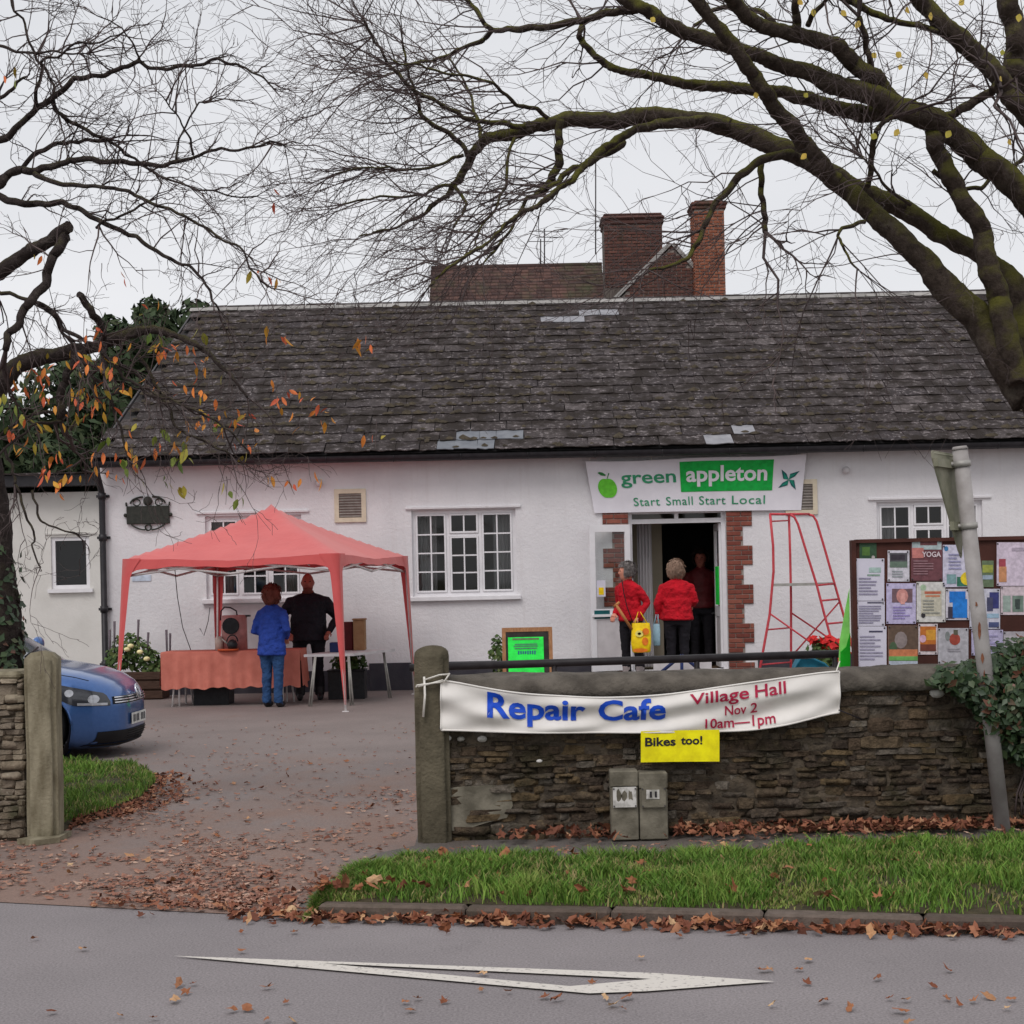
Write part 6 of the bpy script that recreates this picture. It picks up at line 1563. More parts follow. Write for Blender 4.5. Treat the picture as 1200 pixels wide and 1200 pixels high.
for sy in (-1, 1):
    for f in ((-.98, -2.0, .016), (-2.45, -2.62, .03), (-3.5, -3.45, .03), (-4.1, -3.85, .05)):
        pts = []
        for z in ring_z:
            t = (z - .90) / .62; x = f[0] + (f[1] - f[0]) * t; w = cab(z)[2]; pts.append((x, sy * (w * .985 if f[0] < -2 else w * .93), z))
        MB().tube(pts, f[2], 6).build('pillar', MT['car_dark'], car, False)
    mr = MB(); mr.ball((-1.30, sy * 1.0, 1.08), (.06, .11, .075), 12, 8); mr.tube([(-1.30, sy * .84, 1.03), (-1.30, sy * .95, 1.05)], .02, 6); mir = mr.build('door_mirror', MT['car_blue'], car, False)
    MB().ball((-1.34, sy * 1.0, 1.08), (.03, .09, .06), 10, 6).build('mirror_glass', MT['chrome'], mir, False)
    # headlamps
    def patch(f0, f1, n_, m_, off, x0, x1, mt, name, par=car):
        mb = MB(); vv = []
        for i in range(n_ + 1):
            x = x0 + (x1 - x0) * i / n_; a, b = f0(i / n_), f1(i / n_)
            for j in range(m_ + 1):
                z = a + (b - a) * j / m_; y = by(x, z)
                d = Vector((.35, 1, 0)).normalized() if x > -.5 else Vector((.1, 1, 0)); vv.append((x + d.x * off, sy * (y + d.y * off), z))
        mb.add(vv, [(i * (m_ + 1) + j, (i + 1) * (m_ + 1) + j, (i + 1) * (m_ + 1) + j + 1, i * (m_ + 1) + j + 1) for i in range(n_) for j in range(m_)], smooth=True); return mb.build(name, mt, par, False)
    lo_ = lambda t: .515 + .03 * t + .33 * max(0, t - .5) ** 1.35; hi_ = lambda t: lo_(t) + max(.004, (.625 + .165 * t - .03 * t * t - lo_(t)) * (1 - max(0, t - .90) * 7) * min(1, .35 + t * 9))
    hl = patch(lo_, hi_, 18, 8, .008, -.115, -.64, MT['lamp_grey'], 'headlight')
    patch(lambda t: lo_(.04 + .45 * t) + .006, lambda t: lo_(.04 + .45 * t) + .03, 8, 2, .013, -.135, -.37, MT['lamp_clear'], 'indicator', hl)
    
    for xc, zc_, rr0 in ((-.24, .588, .042), (-.44, .655, .036)):
        disc = MB(); vv = []
        for q in range(13):
            r_ = rr0 if q < 12 else 0; xx, zz = xc + r_ * math.cos(q * math.pi / 6) * 1.1, zc_ + r_ * math.sin(q * math.pi / 6); vv.append((xx + .004, sy * (by(xx, zz) + .014), zz))
        disc.add(vv, [(q, (q + 1) % 12, 12) for q in range(12)], smooth=True); disc.build('lamp_reflector', MT['lamp_clear'], hl, False)
    for wx, _ in WH:
        mb = MB(); mb.tube([(wx + .378 * math.cos(a_), sy * (by(wx + .378 * math.cos(a_), .335 + .378 * math.sin(a_)) + .0), .335 + .378 * math.sin(a_)) for a_ in np.linspace(.05, math.pi - .05, 24)], .012, 6); mb.build('arch_lip', MT['car_blue'], car, False)
def front_patch(y0, y1, z0, z1, mt, name, off=.008, par=car, ny=24, nz=5):
    mb = MB(); vv = []
    for i in range(ny + 1):
        y = y0 + (y1 - y0) * i / ny
        for j in range(nz + 1): z = z0 + (z1 - z0) * j / nz; vv.append((fx(y, z) + off, y, z))
    mb.add(vv, [(i * (nz + 1) + j, (i + 1) * (nz + 1) + j, (i + 1) * (nz + 1) + j + 1, i * (nz + 1) + j + 1) for i in range(ny) for j in range(nz)], smooth=True); return mb.build(name, mt, par, False)
gr_ = front_patch(-.52, .52, .525, .60, MT['car_dark'], 'grille')
for z in (.543, .568, .592): front_patch(-.51, .51, z - .005, z + .005, MT['chrome'], 'grille_bar', .016, gr_, nz=1)
lg_ = front_patch(-.66, .66, .155, .27, MT['car_dark'], 'lower_grille', .008)
for z in (.18, .205, .23, .252): front_patch(-.34, .34, z - .004, z + .004, MT['tyre'], 'grille_bar', .016, lg_, nz=1)
front_patch(-.72, .72, .122, .148, MT['car_dark'], 'front_lip', .02, nz=2)
npl = front_patch(-.27, .27, .31, .42, MT['plate'], 'number_plate', .02, ny=16)
for k, w_ in enumerate((.05, .03, .05, .05, .0, .05, .045, .05)):
    if w_: front_patch(-.225 + k * .058, -.225 + k * .058 + w_ * .8, .33, .40, MT['plate_ink'], 'plate_mark', .023, npl, ny=2, nz=1)
bx_ = fx(0, .615) + .03; bz = .618
bg = MB().tube([(bx_ - .02 - .2 * math.sin(k) * .0 - .25 * (.068 * math.sin(k * math.pi / 12)), .068 * math.cos(k * math.pi / 12), bz + .068 * math.sin(k * math.pi / 12)) for k in range(25)], .009, 6).build('badge', MT['chrome'], car, False)
def bstroke(pts): MB().tube([(bx_ - .016 - .25 * z, y, bz + z) for y, z in pts], .007, 5).build('badge_stroke', MT['chrome'], bg, False)
bstroke([(-.028, .058), (0, .008), (.028, .058)]); bstroke([(-.056, .03), (-.026, -.055), (0, -.004), (.026, -.055), (.056, .03)])
# bonnet shut line and wiper
mb = MB(); mb.tube([(-.30 - .68 * k / 16, -(by(-.30 - .68 * k / 16, sec(-.3 - .68 * k / 16)[1] - .055)) - .001, sec(-.3 - .68 * k / 16)[1] - .055) for k in range(17)], .004, 4); mb.build('bonnet_seam', MT['car_dark'], car, False)
MB().tube([(-.93, -.55, 1.0), (-1.0, .05, 1.07)], .012, 5).build('wiper', MT['car_dark'], car, False)

# ------------------------------------------------------------------ people
def remesh(mb, voxel):
    me = bpy.data.meshes.new('tmp'); me.from_pydata(mb.v, [], mb.f); me.update()
    o = bpy.data.objects.new('tmp', me); col.objects.link(o)
    m_ = o.modifiers.new('r', 'REMESH'); m_.mode = 'VOXEL'; m_.voxel_size = voxel
    s_ = o.modifiers.new('s', 'SMOOTH'); s_.factor = .5; s_.iterations = 9
    dg = bpy.context.evaluated_depsgraph_get(); r = bpy.data.meshes.new_from_object(o.evaluated_get(dg))
    bpy.data.objects.remove(o); bpy.data.meshes.remove(me); return r
def hand(mb, wr, d, side, mi=0):
    d = d.normalized(); lat = d.cross(Vector((0, 0, 1)))
    if lat.length < .3: lat = Vector((0, 1, 0)) * side
    lat.normalize(); nr = d.cross(lat)
    pe_ = wr + d * .085
    mb.tube([wr - d * .02, wr + d * .03, pe_], [.026, .036, .034], 8, mi=mi, flat=.55)
    for k, ln in enumerate((.068, .078, .072, .055)):
        b = pe_ + lat * (-.026 + .0175 * k); mb.tube([b - d * .02, b + d * ln * .45 + nr * .008, b + d * ln * .75 + nr * .028, b + d * ln * .8 + nr * .045], [.010, .0095, .009, .007], 6, mi=mi)
    b = wr + d * .025 - lat * .03; mb.tube([b + lat * .01, b - lat * .02 + d * .025 + nr * .012, b - lat * .018 + d * .055 + nr * .025], [.012, .011, .008], 6, mi=mi)
def person(label, loc, rotz, h, mats, hem=.78, bulk=1.0, arms=None, head_rot=0.0, hair=None, hairm=None, feet=((-.1, 0), (.1, 0)), lean=0.0, collar=None, hem_w=1.0, beard=None):
    k = h / 1.7; t = thing('person', label, 'person', loc, rotz)
    mb = MB(); H = Vector
    def tor(z): return lean * max(0, z - .9)
    rs = [(.80, .165, .12), (.90, .178, .128), (1.0, .165, .122), (1.1, .165, .12), (1.22, .178, .125), (1.32, .190, .118), (1.375, .180, .105), (1.415, .135, .088), (1.44, .095, .075), (1.46, .07, .068), (1.50, .055, .058)]
    mb.rings([((0, tor(z), z), rx * (bulk if z < 1.42 else 1), ry * (bulk if z < 1.42 else 1)) for z, rx, ry in rs], 24, mi=1)
    mb.rings([((0, tor(z), z), rx * bulk * hem_w, ry * bulk * hem_w) for z, rx, ry in ((hem, .200, .15), (hem + .03, .200, .148), ((hem + 1.0) / 2, .192, .142), (1.0, .178, .132), (1.15, .176, .13))], 24, mi=1)
    if hem > .85: pass
    mb.rings([((0, tor(z), z), rx * bulk, ry * bulk) for z, rx, ry in ((.76, .15, .11), (.88, .172, .124), (.96, .165, .12))], 24, mi=2)
    for s_, (fx_, fy_) in zip((-1, 1), feet):
        mb.tube([(s_ * .085 * bulk, tor(.86), .88), (s_ * .09 * bulk, -.005, .70), ((fx_ + s_ * .09) / 2, fy_ * .5 - .012, .50), (fx_, fy_ + .005, .28), (fx_, fy_ + .015, .07)], [.10 * min(bulk, 1.15), .094, .075, .066, .068], 14, mi=2)
        mb.ball((fx_ * 1.05, fy_ - .05, .045), (.046, .125, .048), 12, 8, mi=3)
    wr_ = []
    for s_, (el, wr) in zip((-1, 1), arms or (((-.27, .03, 1.10), (-.27, -.06, .86)), ((.27, .03, 1.10), (.27, -.06, .86)))):
        sh = H((s_ * .168 * bulk, tor(1.38), 1.335)); el, wr = H(el), H(wr)
        mb.tube([sh - H((s_ * .05, 0, -.01)), sh, sh.lerp(el, .5), el, el.lerp(wr, .5), wr], [.06, .066 * bulk ** .5, .064 * bulk ** .5, .057, .052, .044], 14, mi=1); wr_.append((el, wr, s_))
    hz = 1.585; hy = tor(1.58) - .015
    Rh = Matrix.Rotation(head_rot, 3, 'Z')
    def hd(x, y, z): q = Rh @ H((x * 1.08, y * 1.08, 0)); return (q.x, q.y + hy, hz + z * 1.06)
    mb.tube([(0, tor(1.45), 1.44), (0, hy + .01, 1.53)], [.058, .055], 14, mi=0)
    hb = MB()
    hb.ball((0, 0, 0), (.077, .098, .116), 18, 12); hb.ball((0, -.028, -.065), (.056, .062, .058), 14, 8)
    hb.ball((0, -.103, -.018), (.014, .020, .022), 8, 6); hb.tube([(0, -.09, .02), (0, -.112, -.022)], [.008, .014], 8)
    for s_ in (-1, 1): hb.ball((s_ * .077, .01, -.01), (.012, .022, .032), 8, 6)
    mb.add([hd(*p) for p in hb.v], hb.f, mi=0)
    mb.v = [(p[0] * k, p[1] * k, p[2] * k) for p in mb.v]
    kd = kdtree.KDTree(sum(len(f) for f in mb.f)); n_ = 0; owner = []
    for f, mi in zip(mb.f, mb.m):
        for i in f: kd.insert(Vector(mb.v[i]), len(owner)); owner.append(mi)
    kd.balance()
    rme = remesh(mb, .0125)
    out = MB(); out.v = [tuple(v.co) for v in rme.vertices]
    for p in rme.polygons:
        c = p.center; mi = owner[kd.find(c)[1]]
        if mi == 1 and c.z < hem * k - .005 and abs(c.x) < .21 * k * bulk and abs(c.y) < .2: mi = 2
        if mi == 2 and c.z > hem * k - .005: mi = 1
        out.f.append(tuple(p.vertices)); out.r.append(0); out.s.append(True); out.m.append(mi)
    bpy.data.meshes.remove(rme)
    for i, f in enumerate(out.f):                   # soft folds in the clothes
        pass
    cloth_v = set()
    for f, mi in zip(out.f, out.m):
        if mi in (1, 2): cloth_v.update(f)
    for i in cloth_v:
        p = Vector(out.v[i]); r_ = Vector((p.x, p.y, 0)); r_ = r_.normalized() if r_.length > .01 else Vector((0, -1, 0))
        w_ = .011 * noise.noise((p.x * 9 + p.z * 5, p.y * 9, p.z * 15 + loc[0] * 3)) + .006 * noise.noise((p.x * 22, p.y * 22, p.z * 34 + loc[0]))
        q_ = p + r_ * w_; out.v[i] = (q_.x, q_.y, q_.z)
    for el, wr, s_ in wr_: hand(out, wr * k, (wr - el), s_)
    b = out.build('body', mats, t, False)
    def hp_(x, y, z): q = hd(x, y, z); return (q[0] * k, q[1] * k, q[2] * k)
    for s_ in (-1, 1): MB().ball(hp_(s_ * .031, -.088, .012), (.011 * k, .009 * k, .008 * k), 8, 6).build('eye', MT['eye_dark'], t, False)
    MB().ball(hp_(0, -.086, -.062), (.024 * k, .010 * k, .007 * k), 8, 5).build('mouth', MT['lip'], t, False)
    if hair:
        low = {'bob': -.135, 'short': -.07, 'crown': -.02}[hair]; hm = MB(); hs_ = 1.14 if hair == 'bob' else 1.04; src = MB().ball((0, .014, .014), (.098 * hs_, .114 * hs_, .124 * hs_), 34, 24)
        vv = []
        for p in src.v:
            q = Vector(p)
            if hair == 'bob' and q.z < 0: q.x *= 1.12; q.z *= 1.15
            q *= 1 + .12 * noise.noise(q * 55) + .12 * noise.noise(q * 22 + Vector((loc[0], 0, 0))); vv.append(q)
        fs_ = []
        for f in src.f:
            c = sum((vv[i] for i in f), Vector()) / len(f)
            if c.z < low: continue
            if c.y < -.045 and c.z < .065: continue
            if c.y < -.01 and c.z < -.0 and abs(c.x) < .06: continue
            fs_.append(f)
        hm.add([hp_(*q) for q in vv], fs_, smooth=True)
        qh = random.Random(int(loc[0] * 100))
        for _ in range(420):
            f = fs_[qh.randrange(len(fs_))]; a_ = vv[f[0]]; nrm_ = a_.normalized(); dn = Vector((qh.gauss(0, .3), qh.gauss(.15, .3), -1)); dn = (dn - nrm_ * dn.dot(nrm_)); dn = dn.normalized() * qh.uniform(.03, .06) if dn.length > .05 else Vector((0, .04, 0))
            sd2 = dn.cross(nrm_).normalized() * .006; tip = a_ + dn + nrm_ * qh.uniform(.002, .016)
            if tip.y < -.05 and tip.z < .05: continue
            hm.add([hp_(*(a_ - sd2)), hp_(*(a_ + sd2)), hp_(*(a_ + dn * .5 + nrm_ * .014)), hp_(*tip)], [(0, 1, 2), (0, 2, 3)], smooth=True)
        ho = hm.build('hair', hairm, t, False)
        pass
    if beard:
        src = MB().ball((0, -.045, -.085), (.062, .068, .062), 16, 10); MB().add([hp_(*(Vector(p) * (1 + .08 * noise.noise(Vector(p) * 40)))) for p in src.v], [f for f in src.f if sum(src.v[i][2] for i in f) / len(f) < -.07], smooth=True).build('beard', beard, t, False)
    if collar: MB().rings([((0, tor(1.44) * k, 1.425 * k), .085 * k, .085 * k), ((0, tor(1.46) * k - .005, 1.475 * k), .075 * k, .078 * k)], 18, cap=False).build('collar', collar, t, False)
    return t
# the woman in the blue coat at the table
pb_ = person('woman in blue coat and jeans seen from behind at the cloth covered table', tuple(G(320, 829)), rad(160), 1.63,
             [MT['skin'], MT['coat_blue'], MT['jeans'], MT['shoe']], hem=.74, arms=(((-.27, .06, 1.10), (-.13, -.20, .98)), ((.25, .05, 1.08), (.12, -.24, 1.02))), hair='bob', hairm=MT['hair_auburn'], feet=((-.10, .01), (.10, -.02)), bulk=1.04, hem_w=1.04, lean=-.05)
ym_ = 23.25; pm = P(361, 700, ym_)
person('broad man in a black jacket standing behind the cloth covered table', (pm.x, ym_, 0), rad(6), 1.81,
       [MT['skin_dark'], MT['jacket_black'], MT['trousers_black'], MT['shoe']], hem=.80, bulk=1.36, arms=(((-.375, .04, 1.10), (-.27, -.20, .92)), ((.375, .04, 1.10), (.27, -.20, .92))), beard=MT['hair_auburn'], collar=MT['collar'], feet=((-.13, 0), (.13, 0)))
yr1 = 23.3; p1_ = P(737, 700, yr1)
w1 = person('grey haired woman in a red fleece holding a yellow carrier bag by the open door', (p1_.x + .02, yr1, .205), rad(-42), 1.65,
       [MT['skin'], MT['fleece_red'], MT['trousers_black'], MT['boot_grey']], hem=.86, bulk=1.05, arms=(((-.24, .05, 1.10), (-.16, -.18, .96)), ((.27, .06, 1.12), (.20, -.10, .90))), head_rot=rad(-45), hair='short', hairm=MT['hair_grey'], feet=((-.1, 0), (.12, .04)), lean=-.10)
yr2 = 23.75; p2_ = P(793, 700, yr2)
person('woman in a red jacket seen from behind at the doorway', (p2_.x, yr2, .205), rad(172), 1.66,
       [MT['skin'], MT['fleece_red'], MT['trousers_black'], MT['shoe']], hem=.84, bulk=1.16, arms=(((-.27, -.02, 1.12), (-.22, -.22, 1.06)), ((.29, .04, 1.08), (.29, -.02, .86))), hair='bob', hairm=MT['hair_light'], hem_w=1.06)
yr3 = 26.5; p3_ = P(816, 700, yr3)
person('person in dark clothes and a red top facing out of the dark doorway', (p3_.x + .08, yr3, .20), rad(-12), 1.88,
       [MT['skin_dark'], MT['red_dark'], MT['trousers_black'], MT['shoe']], hem=.86, bulk=1.08, hair='short', hairm=MT['hair_dark'])
# strap and stick of the grey haired woman, carrier bags
mw = Matrix.Translation((p1_.x + .02, yr1, .205)) @ Matrix.Rotation(rad(-42), 4, 'Z')
def carrier(label, top, w, hgt, dep, m, prints, hand_p):
    t = thing('carrier_bag', label, 'bag', (top.x, top.y, top.z - hgt))
    mb = MB(); n_ = 12; rows = [(0, .80, .75), (.04, .92, 1), (.3, 1.0, 1.1), (.7, .97, .8), (1, .90, .28)]; vv = []
    for f, sx_, sy_ in rows:
        for q in range(n_):
            th = 2 * math.pi * q / n_; c, s_ = math.cos(th), math.sin(th)
            vv.append((top.x + w / 2 * sx_ * math.copysign(abs(c) ** .5, c) + .01 * noise.noise((f * 5, q, top.x)), top.y + dep / 2 * sy_ * math.copysign(abs(s_) ** .6, s_) + .012 * noise.noise((f * 4, q * 2, 3)), top.z - hgt * (1 - f)))
    mb.add(vv, [(i * n_ + q, i * n_ + (q + 1) % n_, (i + 1) * n_ + (q + 1) % n_, (i + 1) * n_ + q) for i in range(len(rows) - 1) for q in range(n_)] + [tuple(reversed(range(n_)))], smooth=True); mb.build('bag_body', m, t)
    for s_ in (-1, 1):
        MB().tube([top + Vector((s_ * w * .32, 0, -.01)), top.lerp(hand_p, .6) + Vector((s_ * w * .15, 0, 0)), hand_p + Vector((s_ * .015, 0, 0))], [.022, .014, .010], 6, flat=.4).build('bag_handle', m, t)
    for (x, z, rx_, rz_, mm) in prints:
        MB().add([(top.x + x + rx_ * math.cos(q * .7), top.y - dep * .62, top.z - hgt + z + rz_ * math.sin(q * .7)) for q in range(9)], [tuple(reversed(range(9)))]).build('bag_print', mm, t)
yb_ = yr1 - .32
carrier('yellow printed carrier bag held by the grey haired woman', P(751, 730, yb_), .28, .42, .12, MT['bag_yellow'], [(-.03, .27, .06, .05, MT['bag_print2']), (.06, .30, .05, .05, MT['bag_print']), (.05, .16, .045, .06, MT['bag_print']), (-.02, .035, .11, .03, MT['bag_print']), (-.03, .27, .025, .02, MT['bag_print'])], P(749, 717, yb_ + .04))
carrier('pale blue carrier bag hanging beside the woman seen from behind', P(769, 731, yr2 - .1), .11, .32, .1, MT['bag_blue'], [], P(770, 720, yr2 - .08))
stk = thing('wooden_stick', 'short wooden stick held by the grey haired woman', 'stick', tuple(P(738, 733, yb_ - .05)))
MB().tube([P(722, 709, yb_ - .05), P(740, 737, yb_ - .02)], .022, 7).build('shaft', MT['tan_stick'], stk); MB().tube([P(719.5, 711, yb_ - .05), P(726, 705.5, yb_ - .05)], .02, 7).build('cross_piece', MT['tan_stick'], stk)
for a_, b_ in (((730, 683), (741, 730)),):
    mb = MB(); mb.tube([P(729, 680, yr1 - .19), P(731, 695, yr1 - .235), P(735, 712, yr1 - .24), P(741, 728, yr1 - .22)], .025, 6, flat=.3); mb.build('shoulder_strap', MT['trousers_black'], w1)
# ------------------------------------------------------------------ trees
def catmull(pts, n=4):
    out = []
    for i in range(len(pts) - 1):
        p0, p1, p2, p3 = pts[max(i - 1, 0)], pts[i], pts[i + 1], pts[min(i + 2, len(pts) - 1)]
        for k in range(n):
            t = k / n
            out.append(.5 * ((2 * p1) + (p2 - p0) * t + (2 * p0 - 5 * p1 + 4 * p2 - p3) * t * t + (3 * p1 - p0 - 3 * p2 + p3) * t ** 3))
    out.append(pts[-1]); return out
def limb(px, r0, r1, y0, y1, sides=10, knob=.14, seed=1, crook=.06, gain=1.0):
    """A limb traced in the photograph; its depth runs from y0 to y1, its girth from r0 to r1 photo pixels."""
    q = random.Random(seed * 7 + 3); rad_px = list(r0) if hasattr(r0, '__len__') else None
    px = [Vector(p) for p in px]
    if rad_px: rad_px += [rad_px[-1]] * (len(px) - len(rad_px))
    rmax = max(rad_px) if rad_px else r0
    if rmax > 8: crook *= .3; knob *= .5
    if rmax > 30: crook *= .3
    for _ in range(2):                              # crooked growth between the traced points
        out, ro = [px[0]], [rad_px[0]] if rad_px else None
        for k, (a, b) in enumerate(zip(px, px[1:])):
            d = b - a; m_ = (a + b) / 2 + Vector((-d.y, d.x)) * q.gauss(0, crook)
            out += [m_, b]
            if rad_px: ro += [(rad_px[k] + rad_px[k + 1]) / 2, rad_px[k + 1]]
        px = out; rad_px = ro if rad_px else None
    n = len(px); pts = []
    for i, (u, v) in enumerate(px):
        f = i / (n - 1); Y = y0 + (y1 - y0) * f + .12 * noise.noise((i * .7, seed, 0)); pts.append(P(u, v, Y))
    NS_ = 5 if rmax > 8 else 2 if n > 5 else 4; c = catmull(pts, NS_); m_ = len(c); rr = []
    for i, p in enumerate(c):
        f = i / (m_ - 1); r = ((rad_px[min(i // NS_, n - 1)] * (1 - (i % NS_) / NS_) + rad_px[min(i // NS_ + 1, n - 1)] * ((i % NS_) / NS_)) if rad_px else (r0 + (r1 - r0) * f ** .8)) * gain * p.y / FPX; rr.append(r * (1 + knob * noise.noise(p * 3.1 + Vector((seed, 0, 0))) + knob * .7 * noise.noise(p * 9)))
    for i in range(1, m_ - 1): c[i] = c[i] + Vector((noise.noise(c[i] * 4 + Vector((9, seed, 0))), 0, noise.noise(c[i] * 4 + Vector((3, seed, 7))))) * min(rr[i], .035) * .8
    if rmax > 8:
        for _ in range(14):
            c = [c[0]] + [(c[i - 1] + c[i] * 2 + c[i + 1]) / 4 for i in range(1, m_ - 1)] + [c[-1]]; rr = [rr[0]] + [(rr[i - 1] + rr[i] * 2 + rr[i + 1]) / 4 for i in range(1, m_ - 1)] + [rr[-1]]
    return c, rr, sides
def z3(l): return [(800 + x / 3, y / 3) for x, y in l]
def z2(l): return [(400 + x / 3, y / 3) for x, y in l]
def z1(l): return [(x / 3, y / 3) for x, y in l]
def z4(l): return [(x / 4, 350 + y / 4) for x, y in l]
YT2 = 12.0
right_limbs = [
    # photo path, start and end girth (radius, px), depths
    ([(1310, 1010), (1300, 800), (1275, 620), (1240, 510), (1205, 440)], 42, 27, YT2, YT2),
    ([(1205, 470)] + z3([(1050, 1130), (930, 1010), (850, 920), (720, 790), (600, 690), (480, 590), (380, 540)]), [25, 24, 21, 18, 16, 14, 10, 6], 0, YT2, YT2 + .25),
    ([(1230, 520), (1205, 400)] + z3([(1180, 1010), (1040, 890), (850, 785), (700, 700), (550, 620), (400, 550), (250, 480), (100, 430)]) + z2([(1080, 410), (950, 425), (800, 420), (700, 440), (600, 465), (510, 495), (460, 545), (420, 620), (380, 685), (300, 750), (180, 805), (60, 830)]), [22, 20, 17, 14, 14, 14, 15, 15, 15, 14, 13, 12, 11, 10, 9, 8, 7, 5.5, 4, 3, 2, 1.2], 0, YT2 + .2, YT2 + 1.6),
    (z3([(540, 640), (450, 530), (390, 450), (330, 390), (270, 300), (220, 230), (130, 110), (30, 0), (-60, -110)]), 13, 9, YT2 - .2, YT2 - 1.2),
    ([(1288, 720), (1318, 560), (1325, 430), (1295, 340), (1250, 285)] + z3([(1200, 690), (1100, 590), (1000, 510), (880, 430), (750, 375), (600, 320), (450, 255), (300, 215), (150, 165), (0, 110)]) + z2([(1100, 50), (1000, 10), (930, -60)]), [30, 28, 26, 24, 22, 20, 19, 19, 18, 16, 15, 13, 12, 11, 10, 9, 9], 0, YT2 + .3, YT2 - .6),
    ([(1195, 450)] + z3([(1130, 1120), (1100, 990), (1060, 870), (1030, 770), (950, 640), (890, 530), (880, 430), (860, 390)]), 18, 11, YT2 - .1, YT2 - .1),
    (z3([(760, 390), (690, 290), (600, 220), (530, 160), (430, 120), (300, 110), (220, 60), (160, -20)]), 14, 10, YT2, YT2 - 1),
    ([(1330, 440), (1335, 330), (1290, 230), (1240, 175)] + z3([(1200, 390), (1130, 300), (1060, 220), (950, 110), (850, 20), (780, -60)]), 19, 12, YT2 + .3, YT2 - .2),
    ([(1300, 260), (1265, 205), (1225, 160)] + z3([(1190, 330), (1160, 230), (1170, 120), (1140, -20)]), 17, 15, YT2 + .6, YT2 + .2),
    (z3([(890, 420), (960, 390), (1040, 345), (1090, 325), (1110, 290)]), 8, 6, YT2 - .1, YT2 - .3),
    (z3([(380, 540), (300, 560), (200, 620), (120, 700), (70, 800), (30, 895), (-40, 935), (-120, 950)]), 7.5, 2.2, YT2, YT2 - .9),
    (z3([(270, 560), (280, 640), (285, 730), (290, 815)]), 5, 4, YT2, YT2 - .2),
    (z3([(650, 655), (660, 580), (665, 500), (680, 455), (740, 410)]), 4.5, 3.5, YT2 - .1, YT2 - .5),
    (z3([(170, 440), (60, 425), (-50, 435)]) + z2([(1050, 450), (960, 500), (880, 560), (800, 640), (700, 720), (640, 745), (560, 810), (450, 890), (350, 960), (300, 1020)]), 9, 1.4, YT2 + .7, YT2 - .6),
    (z2([(990, 500), (880, 570), (800, 600), (760, 640), (700, 670), (650, 700), (600, 800), (540, 880), (500, 925)]), 6, 1.4, YT2 + .62, YT2 - .3),
    (z2([(770, 420), (765, 500), (770, 570), (740, 640), (690, 680)]), 5.5, 6.5, YT2 + .6, YT2 + .5),
    (z2([(1050, 25), (930, 45), (850, 75), (700, 95), (600, 105), (530, 102), (490, 60), (450, 15), (420, -20)]), 6.5, 3, YT2 - .4, YT2 + .8),
    (z2([(530, 105), (470, 150), (400, 178), (320, 215), (230, 245), (120, 270)]), 4.2, 1.5, YT2 + .6, YT2 + 1.5),
    (z3([(745, 380), (650, 398), (550, 378), (420, 345), (300, 320), (150, 302)]) + z2([(1200, 300), (1080, 268), (960, 242), (880, 190), (830, 130), (850, 78)]), 14, 3.5, YT2, YT2 + .1),
    (z2([(640, 445), (560, 432), (480, 425), (380, 385), (260, 320), (180, 240), (120, 150), (75, 65)]), 4.5, 1.8, YT2 + 1, YT2 + .2),
    (z2([(445, 550), (380, 470), (280, 400), (262, 330), (235, 250), (215, 150)]), 4, 1.6, YT2 + 1.2, YT2 + .6),
    (z2([(390, 650), (330, 665), (250, 690), (100, 702), (0, 720)]), 3, 1.3, YT2 + 1.3, YT2 + 2),
    (z2([(400, 655), (440, 715), (425, 755), (395, 800)]), 3, 1.6, YT2 + 1.3, YT2 + 1),
    (z2([(612, 480), (585, 560), (580, 650), (550, 720), (490, 800), (470, 860)]), 3, 1.4, YT2 + .9, YT2),
    (z2([(495, 490), (480, 420), (460, 360), (430, 280), (380, 205)]), 3, 1.5, YT2 + 1, YT2 + 1.8),
    (z2([(725, 415), (640, 372), (560, 322), (430, 265), (300, 240), (180, 210)]), 3.6, 1.4, YT2 + .7, YT2 - .4),
    (z2([(430, 545), (360, 575), (240, 595), (100, 590), (-20, 610)]), 2.6, 1.1, YT2 + 1.3, YT2 + .4),
    (z3([(800, 720), (700, 640), (640, 560), (610, 500)]), 3, 1.2, YT2 - .1, YT2 - .8),
    (z3([(640, 780), (560, 800), (545, 830), (570, 880), (620, 950)]), 3.5, 1.4, YT2 - .2, YT2 - .7),
    (z3([(660, 240), (640, 150), (620, 60)]), 5, 4, YT2 - .2, YT2 - .4),
    (z3([(500, -40), (600, 10), (690, 50), (760, 80), (850, 95), (920, 130), (1000, 190)]), 6, 3, YT2 - .4, YT2),
    (z3([(400, 120), (395, 50), (400, -20)]), 7, 6, YT2 - .6, YT2 - .8), (z3([(440, 90), (490, 20), (520, -40)]), 4, 3, YT2 - .6, YT2 - 1),
    (z3([(380, 130), (300, 60), (200, 30), (100, 40), (40, 90)]), 5, 3, YT2 - .6, YT2),
    (z3([(880, 600), (960, 680), (1050, 660), (1130, 600), (1200, 550)]), 4, 3, YT2 + .2, YT2 + .5),
]
